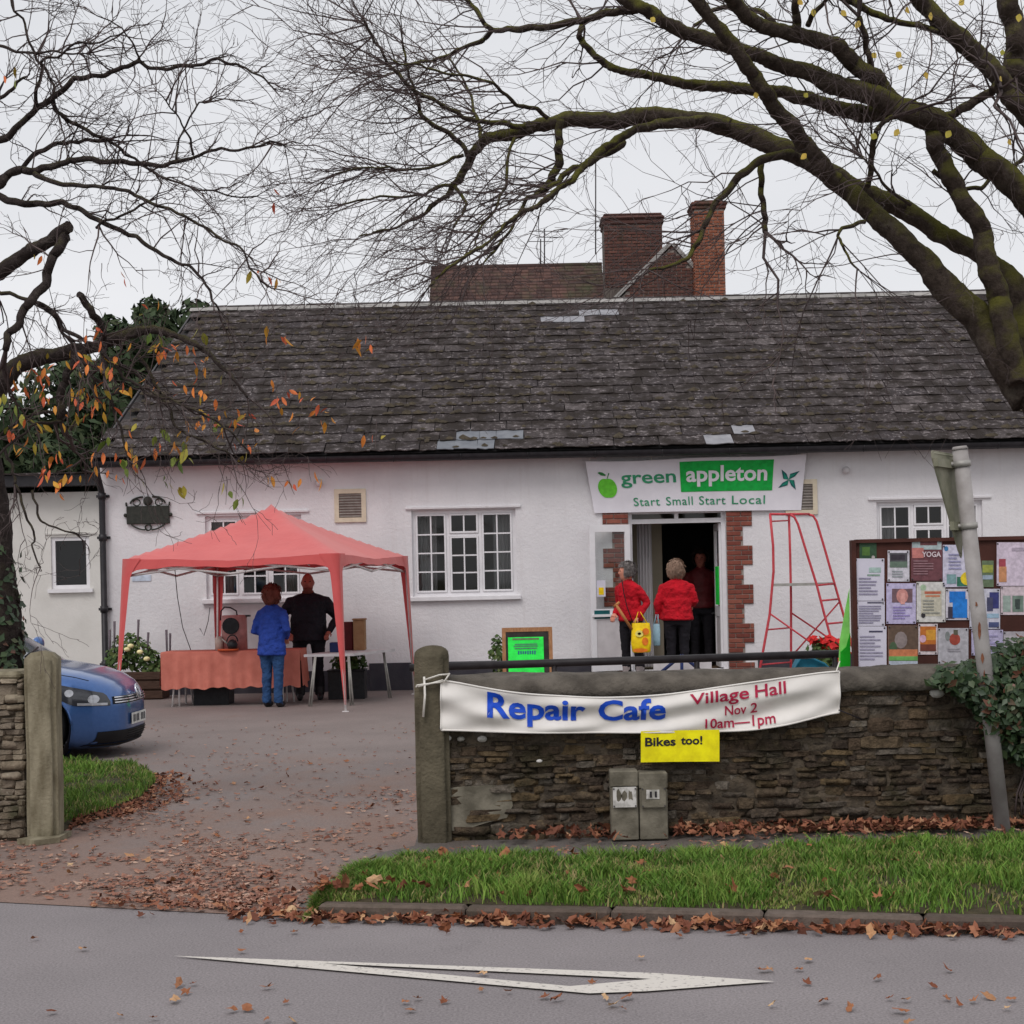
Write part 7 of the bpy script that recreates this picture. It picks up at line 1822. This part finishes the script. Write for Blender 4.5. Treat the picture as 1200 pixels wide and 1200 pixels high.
class Tw:                                           # many thin three-sided branches in one mesh
    def __init__(self): self.V, self.F, self.n = [], [], 0
    def add(self, pts, rr):
        A_ = np.array([tuple(p) for p in pts]); n = len(A_)
        t = A_[-1] - A_[0]; t /= (np.linalg.norm(t) + 1e-9)
        a = np.cross(t, (.3, .2, .93)); a /= (np.linalg.norm(a) + 1e-9); b = np.cross(t, a); R3 = np.array(rr)[:, None]
        ring = np.stack([A_ + R3 * a, A_ + R3 * (-.5 * a + .866 * b), A_ + R3 * (-.5 * a - .866 * b)], 1).reshape(-1, 3)
        i = np.arange(n - 1)[:, None] * 3
        f = np.concatenate([np.concatenate([i + k, i + (k + 1) % 3, i + 3 + (k + 1) % 3, i + 3 + k], 1) for k in range(3)])
        self.V.append(ring); self.F.append(f + self.n); self.n += 3 * n
    def build(self, name, m, parent): return big_mesh(name, np.concatenate(self.V), np.concatenate(self.F), m, None, parent)
def twig(tw, start, d, length, r, depth, q, droop, kids, wander, minr=.0021):
    n = 6; pts = [start]; dd = d.normalized(); p = start.copy(); step = length / n
    bend = Vector((q.gauss(0, 1), q.gauss(0, .6), q.gauss(0, 1))) * wander
    zig = Vector((q.gauss(0, 1), q.gauss(0, .5), q.gauss(0, 1))) * wander * .9
    for i in range(n):
        dd = (dd + zig * (1 if i % 2 else -1) + bend * .12 + Vector((q.gauss(0, wander), q.gauss(0, wander * .6), q.gauss(0, wander))) + Vector((0, 0, droop)) * .1).normalized()
        p = p + dd * step; pts.append(p.copy())
    tw.add(pts, [max(minr * .75, r * (1 - .8 * i / n)) for i in range(n + 1)])
    if depth > 0:
        for _ in range(kids[depth - 1]):
            f = q.uniform(.15, 1); i = min(int(f * n), n - 1); b = pts[i].lerp(pts[i + 1], f * n - i)
            tg = (pts[i + 1] - pts[i]).normalized(); side = Vector((q.gauss(0, 1), q.gauss(0, .7), q.gauss(0, 1)))
            side = (side - tg * side.dot(tg)).normalized()
            twig(tw, b, tg * q.uniform(.55, 1) + side * q.uniform(.35, .8), length * q.uniform(.3, .6), max(minr, r * .5), depth - 1, q, droop, kids, wander, minr)
def grow_tree(name, label, limbs, mb_mat, base, biasf, count, q, kids, lenr, wander, droop, tw_mat, trunk_idx=(0,), r_tw=.006, minr=.0021, crook=.06, gain=.79):
    t = thing(name, label, 'tree', base)
    tw = Tw(); allc = []
    for i, (px, r0, r1, y0, y1) in enumerate(limbs):
        c, rr, sd_ = limb(px, r0, r1, y0, y1, 10, seed=i, crook=crook, gain=gain)
        r0 = max(r0) if hasattr(r0, '__len__') else r0
        mb = MB(); mb.tube(c, rr, 22 if r0 > 8 else 8)
        if r0 > 8: mb.v = [tuple(Vector(p) + noise.noise_vector(Vector(p) * 11) * .012 + noise.noise_vector(Vector((p[0] * 34, p[1] * 34, p[2] * 26))) * .007) for p in mb.v]
        mb.build('trunk' if i in trunk_idx else 'branch', mb_mat, t); allc.append((c, rr, r0))
    wts = [sum((b - a).length for a, b in zip(c, c[1:])) * (1.6 if r0 < 5 else 1.0 if r0 < 11 else .45) for c, rr, r0 in allc]
    for k in range(count):
        j = q.choices(range(len(allc)), wts)[0]
        if j in trunk_idx: continue
        c, rr, r0 = allc[j]; i = q.randrange(len(c) // 6, len(c) - 1) if len(c) > 8 else q.randrange(len(c) - 1)
        p = c[i]; tg = (c[i + 1] - c[i]).normalized(); d = biasf(p, tg, q)
        if d is None: continue
        twig(tw, p, d, q.uniform(*lenr) * (1.15 if r0 < 6 else 1), r_tw * q.uniform(.7, 1.3), 2, q, droop, kids, wander, minr)
    for c, rr, r0 in allc:                          # each limb runs out into twigs
        if r0 < 20 and rr[-1] < .03:
            for _ in range(3): twig(tw, c[-1], (c[-1] - c[-3]).normalized() + Vector((q.gauss(0, .3), q.gauss(0, .3), q.gauss(0, .3))), q.uniform(*lenr) * 1.1, max(.004, rr[-1] * .7), 2, q, droop, kids, wander, minr)
    return t, tw, allc
def bias_r(p, tg, q):
    left = 1.0 if p.x < 2.0 else .35
    d = Vector((-1.0 * left, q.gauss(0, .35), q.gauss(-.04, .42))) + tg * .7 + Vector((q.gauss(0, .3), 0, q.gauss(0, .25)))
    return d
tr, tw, _ = grow_tree('bare_tree', 'big mossy bare tree leaning in from the right with a haze of twigs', right_limbs, MT['bark'], (P(1300, 1000, YT2).x, YT2, 0), bias_r, 330, random.Random(21), (3, 4), (.5, 1.2), .17, -.12, MT['twig'], r_tw=.0072, minr=.0017)
tag(tw.build('twigs', MT['twig'], tr), kind='stuff')

YT1 = 11.35
left_limbs = [
    ([(-22, 980), (-14, 800), (-16, 690), (-26, 590), (-38, 500), (-60, 380), (-90, 200)], 56, 32, YT1, YT1),
    ([(-40, 520)] + z4([(-60, 470), (0, 400), (80, 315), (180, 272), (300, 252), (420, 238), (550, 182), (680, 146), (780, 152), (900, 212), (1000, 272), (1080, 362), (1160, 462)]), 18, 1.6, YT1, YT1 - .7),
    ([(-70, 340)] + z1([(-100, 1010), (0, 955), (130, 870), (240, 798)]), 12, 9, YT1, YT1 - .5),
    (z1([(238, 830), (180, 920), (100, 1060), (60, 1140), (20, 1230)]), 8, 5.5, YT1 - .5, YT1 - .8),
    ([(-60, 200)] + z1([(0, 490), (100, 410), (180, 350), (260, 275), (350, 265), (430, 235), (490, 215), (540, 240), (640, 230), (740, 210), (830, 225), (900, 260), (960, 310)]), 6, 1.2, YT1, YT1 - 1),
    ([(-60, 260)] + z1([(0, 650), (60, 600), (110, 605), (200, 580), (260, 560), (380, 570), (480, 575), (560, 585), (640, 565), (700, 545), (780, 520), (900, 517), (1000, 512)]), 7, 1.3, YT1, YT1 - .6),
    ([(-60, 240)] + z1([(0, 690), (120, 715), (220, 710), (300, 745), (400, 800), (500, 850), (600, 910), (680, 950), (740, 1020), (770, 1090)]), 6, 1.5, YT1, YT1 - .9),
    (z1([(120, 610), (200, 640), (300, 655), (400, 660), (500, 700), (600, 735), (700, 790), (830, 860), (900, 960), (940, 1010)]), 4, 1.2, YT1 - .2, YT1 - 1.2),
    ([(-40, 260)] + z1([(0, 630), (110, 550), (200, 505), (300, 490), (380, 495), (440, 545), (560, 620), (700, 670), (900, 690)]), 4.5, 1.1, YT1, YT1 + .6),
    (z1([(185, 348), (205, 395), (240, 422), (290, 450), (380, 490)]), 3.5, 2.6, YT1 - .2, YT1 - .1),
    ([(-40, 60)] + z1([(0, 160), (120, 185), (250, 190), (310, 190)]), 3, 1, YT1, YT1 - .5), (z1([(120, 385), (130, 300), (145, 220), (220, 190), (350, 150), (430, 115)]), 3, 1, YT1 - .2, YT1 - .7),
    (z1([(500, 222), (480, 180), (430, 100), (340, 55)]), 1.8, .9, YT1 - .5, YT1 - .8), (z1([(190, 360), (190, 300), (150, 230), (100, 140), (40, 0), (20, -60)]), 2.2, 1.6, YT1 - .2, YT1),
    (z1([(620, 560), (640, 470), (700, 360), (760, 340)]), 2, .9, YT1 - .6, YT1 - .2), (z1([(680, 545), (640, 440), (600, 380), (550, 320)]), 1.8, .8, YT1 - .6, YT1 - 1),
    (z1([(340, 800), (350, 790), (420, 760), (520, 710)]), 2.4, 1.6, YT1 - .4, YT1 - .6), ([(-30, 340)] + z1([(0, 1035), (120, 1060), (200, 1130), (260, 1200)]), 3.6, 2.4, YT1 - .2, YT1 - .6),
    (z4([(180, 20), (300, 140), (440, 230), (540, 310), (640, 400), (740, 460), (850, 500), (960, 550), (1080, 620), (1150, 700)]), 3.6, 1.3, YT1 - .5, YT1 - 1.1),
    (z4([(650, 270), (720, 380), (760, 460), (810, 580), (880, 640), (980, 680), (1080, 730)]), 3.4, 1.4, YT1 - .6, YT1 - .9),
    (z4([(390, 270), (470, 390), (530, 500), (570, 620), (600, 750)]), 3.4, 1.5, YT1 - .5, YT1 - .7),
    (z4([(400, 255), (310, 350), (285, 430), (285, 560)]), 7, 6, YT1 - .4, YT1 - .5), (z4([(285, 575), (180, 582), (60, 670), (-20, 760)]), 2.8, 1.6, YT1 - .5, YT1 - .8), (z4([(280, 530), (150, 545), (50, 600), (-10, 660)]), 2.8, 1.5, YT1 - .5, YT1 - .2),
    (z4([(370, -20), (430, 80), (480, 150), (490, 220)]), 5, 6, YT1 - .8, YT1 - .5), ([(-50, 160)] + z1([(-60, 400), (0, 345), (60, 290), (95, 270)]), 4.5, 1.6, YT1, YT1 - .4),
    (z4([(400, 460), (560, 440), (660, 420), (800, 470), (850, 500)]), 2, 1.2, YT1 - .6, YT1 - .9), (z4([(70, 870), (110, 980), (160, 1090), (150, 1150), (190, 1260)]), 2.2, 1.2, YT1 - .3, YT1 - .6), (z4([(150, 900), (190, 1040), (280, 1080), (370, 1110)]), 2, 1, YT1 - .3, YT1 - .7),
    (z4([(20, 700), (60, 790), (70, 870)]), 2.4, 2.2, YT1 - .2, YT1 - .3),
]
def bias_l(p, tg, q):
    if p.z < 2.9 and q.random() < .72: return None
    return Vector((q.gauss(.25, .6), q.gauss(0, .4), q.gauss(.0, .65))) + tg * .6
tl2, tw, lc = grow_tree('autumn_tree', 'leaning tree with a few orange leaves at the left edge', left_limbs, MT['bark2'], (P(-20, 980, YT1).x, YT1, 0), bias_l, 300, random.Random(8), (2, 3), (.2, .65), .19, -.05, MT['twig'], r_tw=.0062, minr=.0019, crook=.07)
# leaves still hanging on the left tree
def leaf_blade(seed, wide=.38):
    q = random.Random(seed); prof = [(0, 0), (.12, .5), (.35, 1), (.62, .85), (.85, .4), (1, 0)]; V, F = [], []
    for i, (f, w) in enumerate(prof):
        bend = .10 * math.sin(f * 2.2) + q.uniform(-.01, .01)
        V += [(-w * wide / 2, bend + .05 * w, -f), (0, bend, -f), (w * wide / 2, bend + .05 * w, -f)]
    for i in range(len(prof) - 1):
        for k in (0, 1): F.append((i * 3 + k, i * 3 + k + 1, i * 3 + 4 + k, i * 3 + 3 + k))
    return V, F
def blade_mesh(m, seed, wide):
    V, F = leaf_blade(seed, wide); me = bpy.data.meshes.new('leaf'); me.from_pydata(V, [], F); me.materials.append(m); me.polygons.foreach_set('use_smooth', [True] * len(F)); return me
LO = [blade_mesh(MT['leaf_tree'], k, .36) for k in range(3)]; LG = [blade_mesh(MT['leaf_green'], k, .46) for k in range(3)]; LY = [blade_mesh(MT['leaf_yellow'], k, .8) for k in range(3)]
ql = random.Random(3)
clusters = [(33, 438, 4, 0), (27, 460, 1, 1), (70, 424, 4, 0), (115, 432, 3, 0), (131, 437, 3, 0), (97, 484, 4, 0), (115, 458, 2, 0), (8, 476, 5, 1), (13, 500, 3, 1), (42, 558, 3, 0), (54, 562, 3, 0), (63, 545, 3, 0), (90, 567, 3, 0), (78, 559, 1, 0), (80, 577, 1, 0), (102, 552, 1, 0),
            (170, 408, 3, 0), (182, 402, 3, 1), (205, 414, 4, 0), (200, 424, 3, 0), (222, 430, 2, 0), (231, 441, 2, 0), (232, 394, 2, 1), (225, 500, 2, 0), (233, 505, 2, 0), (215, 511, 1, 0), (250, 510, 2, 1), (262, 505, 3, 0), (270, 500, 2, 0), (276, 490, 2, 0), (158, 507, 1, 1), (135, 520, 2, 1), (184, 515, 3, 1), (195, 529, 3, 0), (168, 531, 2, 0), (186, 535, 1, 0),
            (150, 551, 4, 1), (162, 546, 3, 0), (206, 545, 4, 1), (210, 574, 6, 1), (167, 576, 1, 1), (270, 578, 3, 1), (287, 588, 2, 1), (309, 566, 1, 0), (375, 561, 1, 0), (355, 482, 5, 0), (381, 490, 3, 0), (440, 523, 2, 0), (426, 414, 2, 0), (437, 414, 2, 0), (345, 470, 2, 0), (318, 398, 2, 0), (330, 405, 1, 0), (320, 238, 1, 0), (310, 334, 2, 0), (298, 330, 1, 0), (35, 308, 1, 0), (130, 334, 1, 0), (175, 350, 1, 0), (13, 93, 1, 0), (23, 110, 1, 1), (100, 430, 2, 0), (45, 452, 2, 0), (60, 470, 2, 1), (150, 520, 1, 0), (365, 505, 2, 0), (240, 478, 1, 0), (296, 508, 1, 0), (20, 460, 2, 0), (105, 470, 2, 0)]
for _ in range(34): clusters.append((ql.gauss(150, 90), ql.gauss(495, 45), ql.randint(1, 3), 0 if ql.random() < .8 else 1))
for u, v, n, g in clusters:
    if u < 0 or u > 450: continue
    n = n + (1 if g == 0 else 0)
    Y = YT1 - ql.uniform(.5, .95); top = P(u + ql.uniform(-3, 3), v - 9, Y)
    twig(tw, top + Vector((ql.uniform(-.12, .03), ql.uniform(0, .15), ql.uniform(.08, .22))), top - (top + Vector((ql.uniform(-.1, 0), .1, .2))), .22, .0035, 0, ql, -.2, (1, 1), .1, .0025)
    for k in range(n):
        pool = LO if g == 0 else LG
        o = link('leaf', pool[ql.randrange(3)], tl2); s_ = ql.uniform(.05, .095) * (1.15 if g else 1)
        o.matrix_basis = Matrix.Translation(top + Vector((ql.gauss(0, .025 + .008 * n), ql.gauss(0, .05), ql.gauss(0, .03)))) @ Matrix.Rotation(ql.uniform(0, 6.28), 4, 'Z') @ Matrix.Rotation(ql.gauss(0, .5), 4, 'X') @ Matrix.Rotation(ql.gauss(0, .45), 4, 'Y') @ Matrix.Diagonal((s_, s_, s_, 1))
tag(tw.build('twigs', MT['twig'], tl2), kind='stuff')
for u, v in ((1085, 88), (1007, 28), (953, 14), (935, 4), (1091, 18), (1130, 4), (1172, 93), (942, 113), (1056, 79), (1050, 65), (885, 112), (900, 103), (1020, 162), (1053, 155), (1114, 157), (1182, 167), (1195, 20), (945, 184), (762, 25), (1022, 66), (986, 16), (1062, 12), (1175, 62)):
    o = link('leaf', LY[ql.randrange(3)], tr); s_ = ql.uniform(.042, .06); o.matrix_basis = Matrix.Translation(P(u, v - 4, YT2 - ql.uniform(.5, 1.2))) @ Matrix.Rotation(ql.uniform(-.8, .8), 4, 'Z') @ Matrix.Rotation(ql.gauss(0, .8), 4, 'Y') @ Matrix.Diagonal((s_, s_, s_, 1))
# ivy on the left trunk
pts, nn = [], []
for _ in range(420):
    v = ql.uniform(640, 800); th = ql.uniform(-1.9, .4); r_ = (26 + (v - 640) * .07) * YT1 / FPX + .02; c = P(-15 + (v - 700) * .01, v, YT1)
    if ql.random() > (v - 640) / 110: continue
    d = Vector((math.cos(th), math.sin(th), 0)); pts.append(c + d * (r_ + ql.uniform(0, .05))); nn.append((d.x + ql.gauss(0, .3), d.y + ql.gauss(0, .3), .4 + ql.gauss(0, .3)))
ivt = thing('ivy', 'ivy clinging to the trunk at the left edge', 'ivy', (P(-15, 800, YT1).x, YT1, .6)); tag(leaf_cloud('leaves', pts, nn, .03, MT['ivy'], ivt), kind='stuff')

# evergreens behind the hall and annexe
def evergreen(label, u, vtop, Y, w, hgt, n, seed, size=.16):
    q = random.Random(seed); c = P(u, vtop, Y); t = thing('evergreen_tree', label, 'tree', (c.x, Y, 0)); pts, nn = [], []
    lobes = [(Vector((q.gauss(0, w * .33), q.gauss(0, w * .3), -hgt * q.random() ** 1.2)), q.uniform(.2, .42) * w) for _ in range(22)]
    while len(pts) < n:
        b, r_ = lobes[q.randrange(len(lobes))]; d = Vector((q.gauss(0, 1), q.gauss(0, 1), q.gauss(0, 1))).normalized(); p = c + b + d * r_ * q.uniform(.65, 1.08) + Vector((0, 0, -w * .3))
        pts.append(p); nn.append((d.x + q.gauss(0, .4), d.y + q.gauss(0, .4), d.z + q.gauss(0, .4)))
    tag(leaf_cloud('crown', pts, nn, size, MT['conifer'], t, elong=1.3), kind='stuff')
    mb = MB(); mb.tube([(c.x, Y, 0), (c.x + .1, Y, c.z * .6), (c.x, Y, c.z - .6)], [.22, .16, .05], 9)
    for k in range(5):
        a_ = q.uniform(0, 6.28); z = c.z - hgt * q.uniform(.2, .8); mb.tube([(c.x, Y, z), (c.x + math.cos(a_) * w * .4, Y + math.sin(a_) * w * .4, z + .5)], [.07, .02], 6)
    mb.build('trunk', MT['bark'], t)
evergreen('dark evergreen tree rising behind the left end of the hall roof', 165, 338, 38, 1.9, 3.0, 7000, 1, .10)
evergreen('dark evergreen behind the annexe roof, nearest the left trunk', 22, 430, 31, 2.6, 3.6, 9000, 2, .10)
evergreen('dark evergreen behind the annexe roof, between the left trunk and the hall', 82, 424, 32, 2.2, 3.6, 8500, 3, .10)
evergreen('low dark green bush above the annexe gutter beside the hall roof', 70, 492, 29.5, 1.7, 1.6, 5200, 4, .075)
# ------------------------------------------------------------------ fallen leaves
def maple(seed):
    q = random.Random(seed); lob = [1, .55, .95, .45, .8, .35, .5, .35, .8, .45, .95, .55]; V = [(0, 0, .04)]
    for k, r in enumerate(lob):
        th = math.pi / 2 + 2 * math.pi * k / 12; rr = r * q.uniform(.6, 1.2)
        V.append((rr * math.cos(th), rr * math.sin(th), q.uniform(-.12, .5) * rr))
    V.append((q.uniform(-.1, .1), -1.0, .1))
    F = [(0, k + 1, (k + 1) % 12 + 1) for k in range(12)] + [(0, 7, 13)]
    return np.array(V), np.array(F)
def crumpled(seed):
    q = random.Random(seed); n = 10; V = [(0, 0, q.uniform(.1, .35))]
    for k in range(n):
        th = 2 * math.pi * k / n; rr = (.95 if abs(math.sin(th)) > .6 else .55) * q.uniform(.6, 1.25); V.append((rr * math.cos(th), rr * math.sin(th), q.uniform(-.15, .55) * rr))
    return np.array(V), np.array([(0, k + 1, (k + 1) % n + 1) for k in range(n)])
MAP = [maple(k) for k in range(5)] + [crumpled(20 + k) for k in range(5)]
ME_F = []
for V, F in MAP:
    me = bpy.data.meshes.new('fallen_leaf'); me.from_pydata([tuple(v) for v in V], [], [tuple(f) for f in F]); me.materials.append(MT['leaf_fall']); ME_F.append(me)
def litter(name, spots, m, label, smin, smax, tilt=.45):
    Vs, Fs, rs, n0 = [], [], [], 0
    for (x, y, z) in spots:
        V, F = MAP[NR.randint(len(MAP))]; s_ = NR.uniform(smin, smax)
        M3 = np.array(Matrix.Rotation(NR.uniform(0, 6.28), 3, 'Z') @ Matrix.Rotation(NR.normal(0, tilt), 3, 'X') @ Matrix.Rotation(NR.normal(0, tilt), 3, 'Y'))
        Vs.append((V * s_) @ M3.T + np.array((x, y, z))); Fs.append(F + n0); n0 += len(V); rs.append(np.full(len(F), NR.rand() * .998 + .001))
    o = big_mesh(name, np.concatenate(Vs), np.concatenate(Fs), m, np.concatenate(rs)); return tag(o, label, 'leaf litter', kind='stuff')
qf = random.Random(17)
def single(p, s_, label, group, tilt=.3):
    o = link('fallen_leaf', ME_F[qf.randrange(len(ME_F))]); o.matrix_basis = Matrix.Translation(p) @ Matrix.Rotation(qf.uniform(0, 6.28), 4, 'Z') @ Matrix.Rotation(qf.gauss(0, tilt), 4, 'X') @ Matrix.Rotation(qf.gauss(0, tilt), 4, 'Y') @ Matrix.Diagonal((s_, s_, s_, 1))
    return tag(o, label, 'leaf', group)
# gutter
sp = []
for _ in range(850):
    t = qf.uniform(-.45, 5.2); d = min(.15, abs(qf.gauss(0, .05))); dens = .55 + .8 * noise.noise((t * 2.3, 0, 4))
    if qf.random() > dens + .25: continue
    p = kline(t) - KN * d; sp.append((p.x, p.y, .010 + qf.uniform(0, .028) * (1 - d / .17)))
litter('gutter_leaf_litter', sp, MT['leaf_dark'], 'drift of brown leaves lying in the gutter along the kerb', .022, .042, .55)
for k in range(95):
    t = qf.uniform(-.35, 3.2); d = abs(qf.gauss(.03, .07)); p = kline(t) - KN * d; p.z = .022 + .022 * max(0, 1 - d / .1)
    single(p, qf.uniform(.026, .046), 'dry brown leaf lying on the drift in the gutter', 'leaves along the kerb', .5)
# foot of the stone wall
sp = []
for _ in range(1150):
    x = qf.uniform(XW0 + .35, 5.2); d = min(.3, abs(qf.gauss(.01, .085)))
    if x < .35 and qf.random() > (x - XW0 - .3) * 1.0: continue
    if P(712, 950, YW).x < x < P(790, 950, YW).x and d < .16: continue
    sp.append((x, YW - .02 - d, .095 + qf.uniform(0, .045) * max(0, 1 - d / .2)))
litter('wall_leaf_litter', sp, MT['leaf_dark'], 'drift of red brown leaves against the foot of the stone wall', .022, .045, .6)
# lawn edge and the join of drive and road
edge_l = [G(u, v, .01) for u, v in ((84, 968), (112, 958), (140, 948), (168, 938), (184, 924), (180, 910))]
sp = []
for _ in range(900):
    f = qf.random() * (len(edge_l) - 1); i = int(f); p = edge_l[i].lerp(edge_l[i + 1], f - i); o_ = abs(qf.gauss(0, .22)) if f > 1.5 else abs(qf.gauss(0, .1)); d = (p - cc); d.z = 0; d.normalize(); p = p + d * (o_ - .08)
    sp.append((p.x, p.y, .015 + qf.uniform(0, .05) * max(0, 1 - o_ / .25)))
for _ in range(120):
    f = qf.random(); p = L0.lerp(A, .3 + .75 * f) + Vector((0, abs(qf.gauss(0, .10 + .16 * f)) - .03, 0)); sp.append((p.x, p.y, .012 + qf.uniform(0, .02)))
for _ in range(110):
    p = G(qf.gauss(320, 80), qf.gauss(1052, 12)); sp.append((p.x, p.y, .012 + qf.uniform(0, .008)))
litter('edge_leaf_litter', sp, MT['leaf_dark'], 'brown leaves gathered at the lawn edge and across the mouth of the drive', .018, .036, .35)
sp = []
while len(sp) < 2300:
    u, v = qf.uniform(-60, 500), 880 + 190 * qf.random() ** .75; p = G(u, v, .008)
    if v > 1062 + (u - 200) * .06: continue
    if u > 380 and v > 1035 - (u - 380) * .6: continue
    if noise.noise((p.x * .9, p.y * .7, 3)) + .5 * noise.noise((p.x * 3, p.y * 2.2, 1)) + (v - 1000) / 400 < qf.uniform(-.25, .6): continue
    if inpoly(p.x, p.y, lp): continue
    sp.append((p.x, p.y, .012))
for _ in range(420):
    u, v = qf.uniform(90, 490), qf.uniform(845, 960); p = G(u, v, .008); sp.append((p.x, p.y, .012))
for _ in range(160):
    p = gb[qf.randrange(4, len(gb) - 1)].lerp(gb[qf.randrange(4, len(gb) - 1)], qf.random()); sp.append((p.x, p.y + qf.uniform(0, .3), .092))
litter('drive_leaf_litter', sp, MT['leaf_pale'], 'scatter of damp brown leaves over the drive', .014, .032, .08)
for k in range(48):
    u, v = qf.uniform(10, 470), qf.uniform(890, 1050); p = G(u, v, .01)
    if inpoly(p.x, p.y, lp) or (u > 400 and v > 1000) or u < 75 and v < 985: continue
    p.z = .016; single(p, qf.uniform(.028, .048), 'curled brown leaf lying on the tarmac drive', 'leaves on the drive')
road_spots = [(209, 1154), (226, 1153), (218, 1163), (205, 1172), (272, 1184), (290, 1182), (312, 1157), (283, 1115), (320, 1083), (283, 1092), (140, 1190), (180, 1193), (336, 1174), (342, 1196), (312, 1196), (475, 1174), (521, 1173), (488, 1170), (480, 1184), (564, 1160), (595, 1162), (640, 1168), (652, 1171), (710, 1170), (718, 1178), (735, 1169), (731, 1182), (796, 1097), (874, 1096), (892, 1137), (902, 1136), (936, 1136), (947, 1125), (905, 1178), (965, 1174), (996, 1181), (1028, 1147), (1055, 1185), (1042, 1170), (1060, 1172), (1110, 1170), (1123, 1176), (1140, 1173), (1158, 1168), (1185, 1171), (1112, 1137), (1093, 1155), (945, 1152), (1065, 1198), (1180, 1182), (524, 1092), (345, 1092), (97, 1112), (40, 1100), (60, 1186), (752, 1122), (694, 1151), (565, 1141)]
for u, v in road_spots:
    p = G(u, v, .012); p.z = .014; single(p, qf.uniform(.020, .034), 'small pale brown leaf lying on the grey road', 'leaves on the road', .25)
for k in range(80):
    i = qf.randrange(1, 11); f = qf.random() ** 1.5; p = gf[i].lerp(gf[i + 1], qf.random()).lerp(gb[i].lerp(gb[i + 1], .5), f); p.z = .115 + qf.uniform(0, .04)
    single(p, qf.uniform(.026, .05), 'brown leaf caught in the long verge grass', 'leaves in the verge grass', .6)
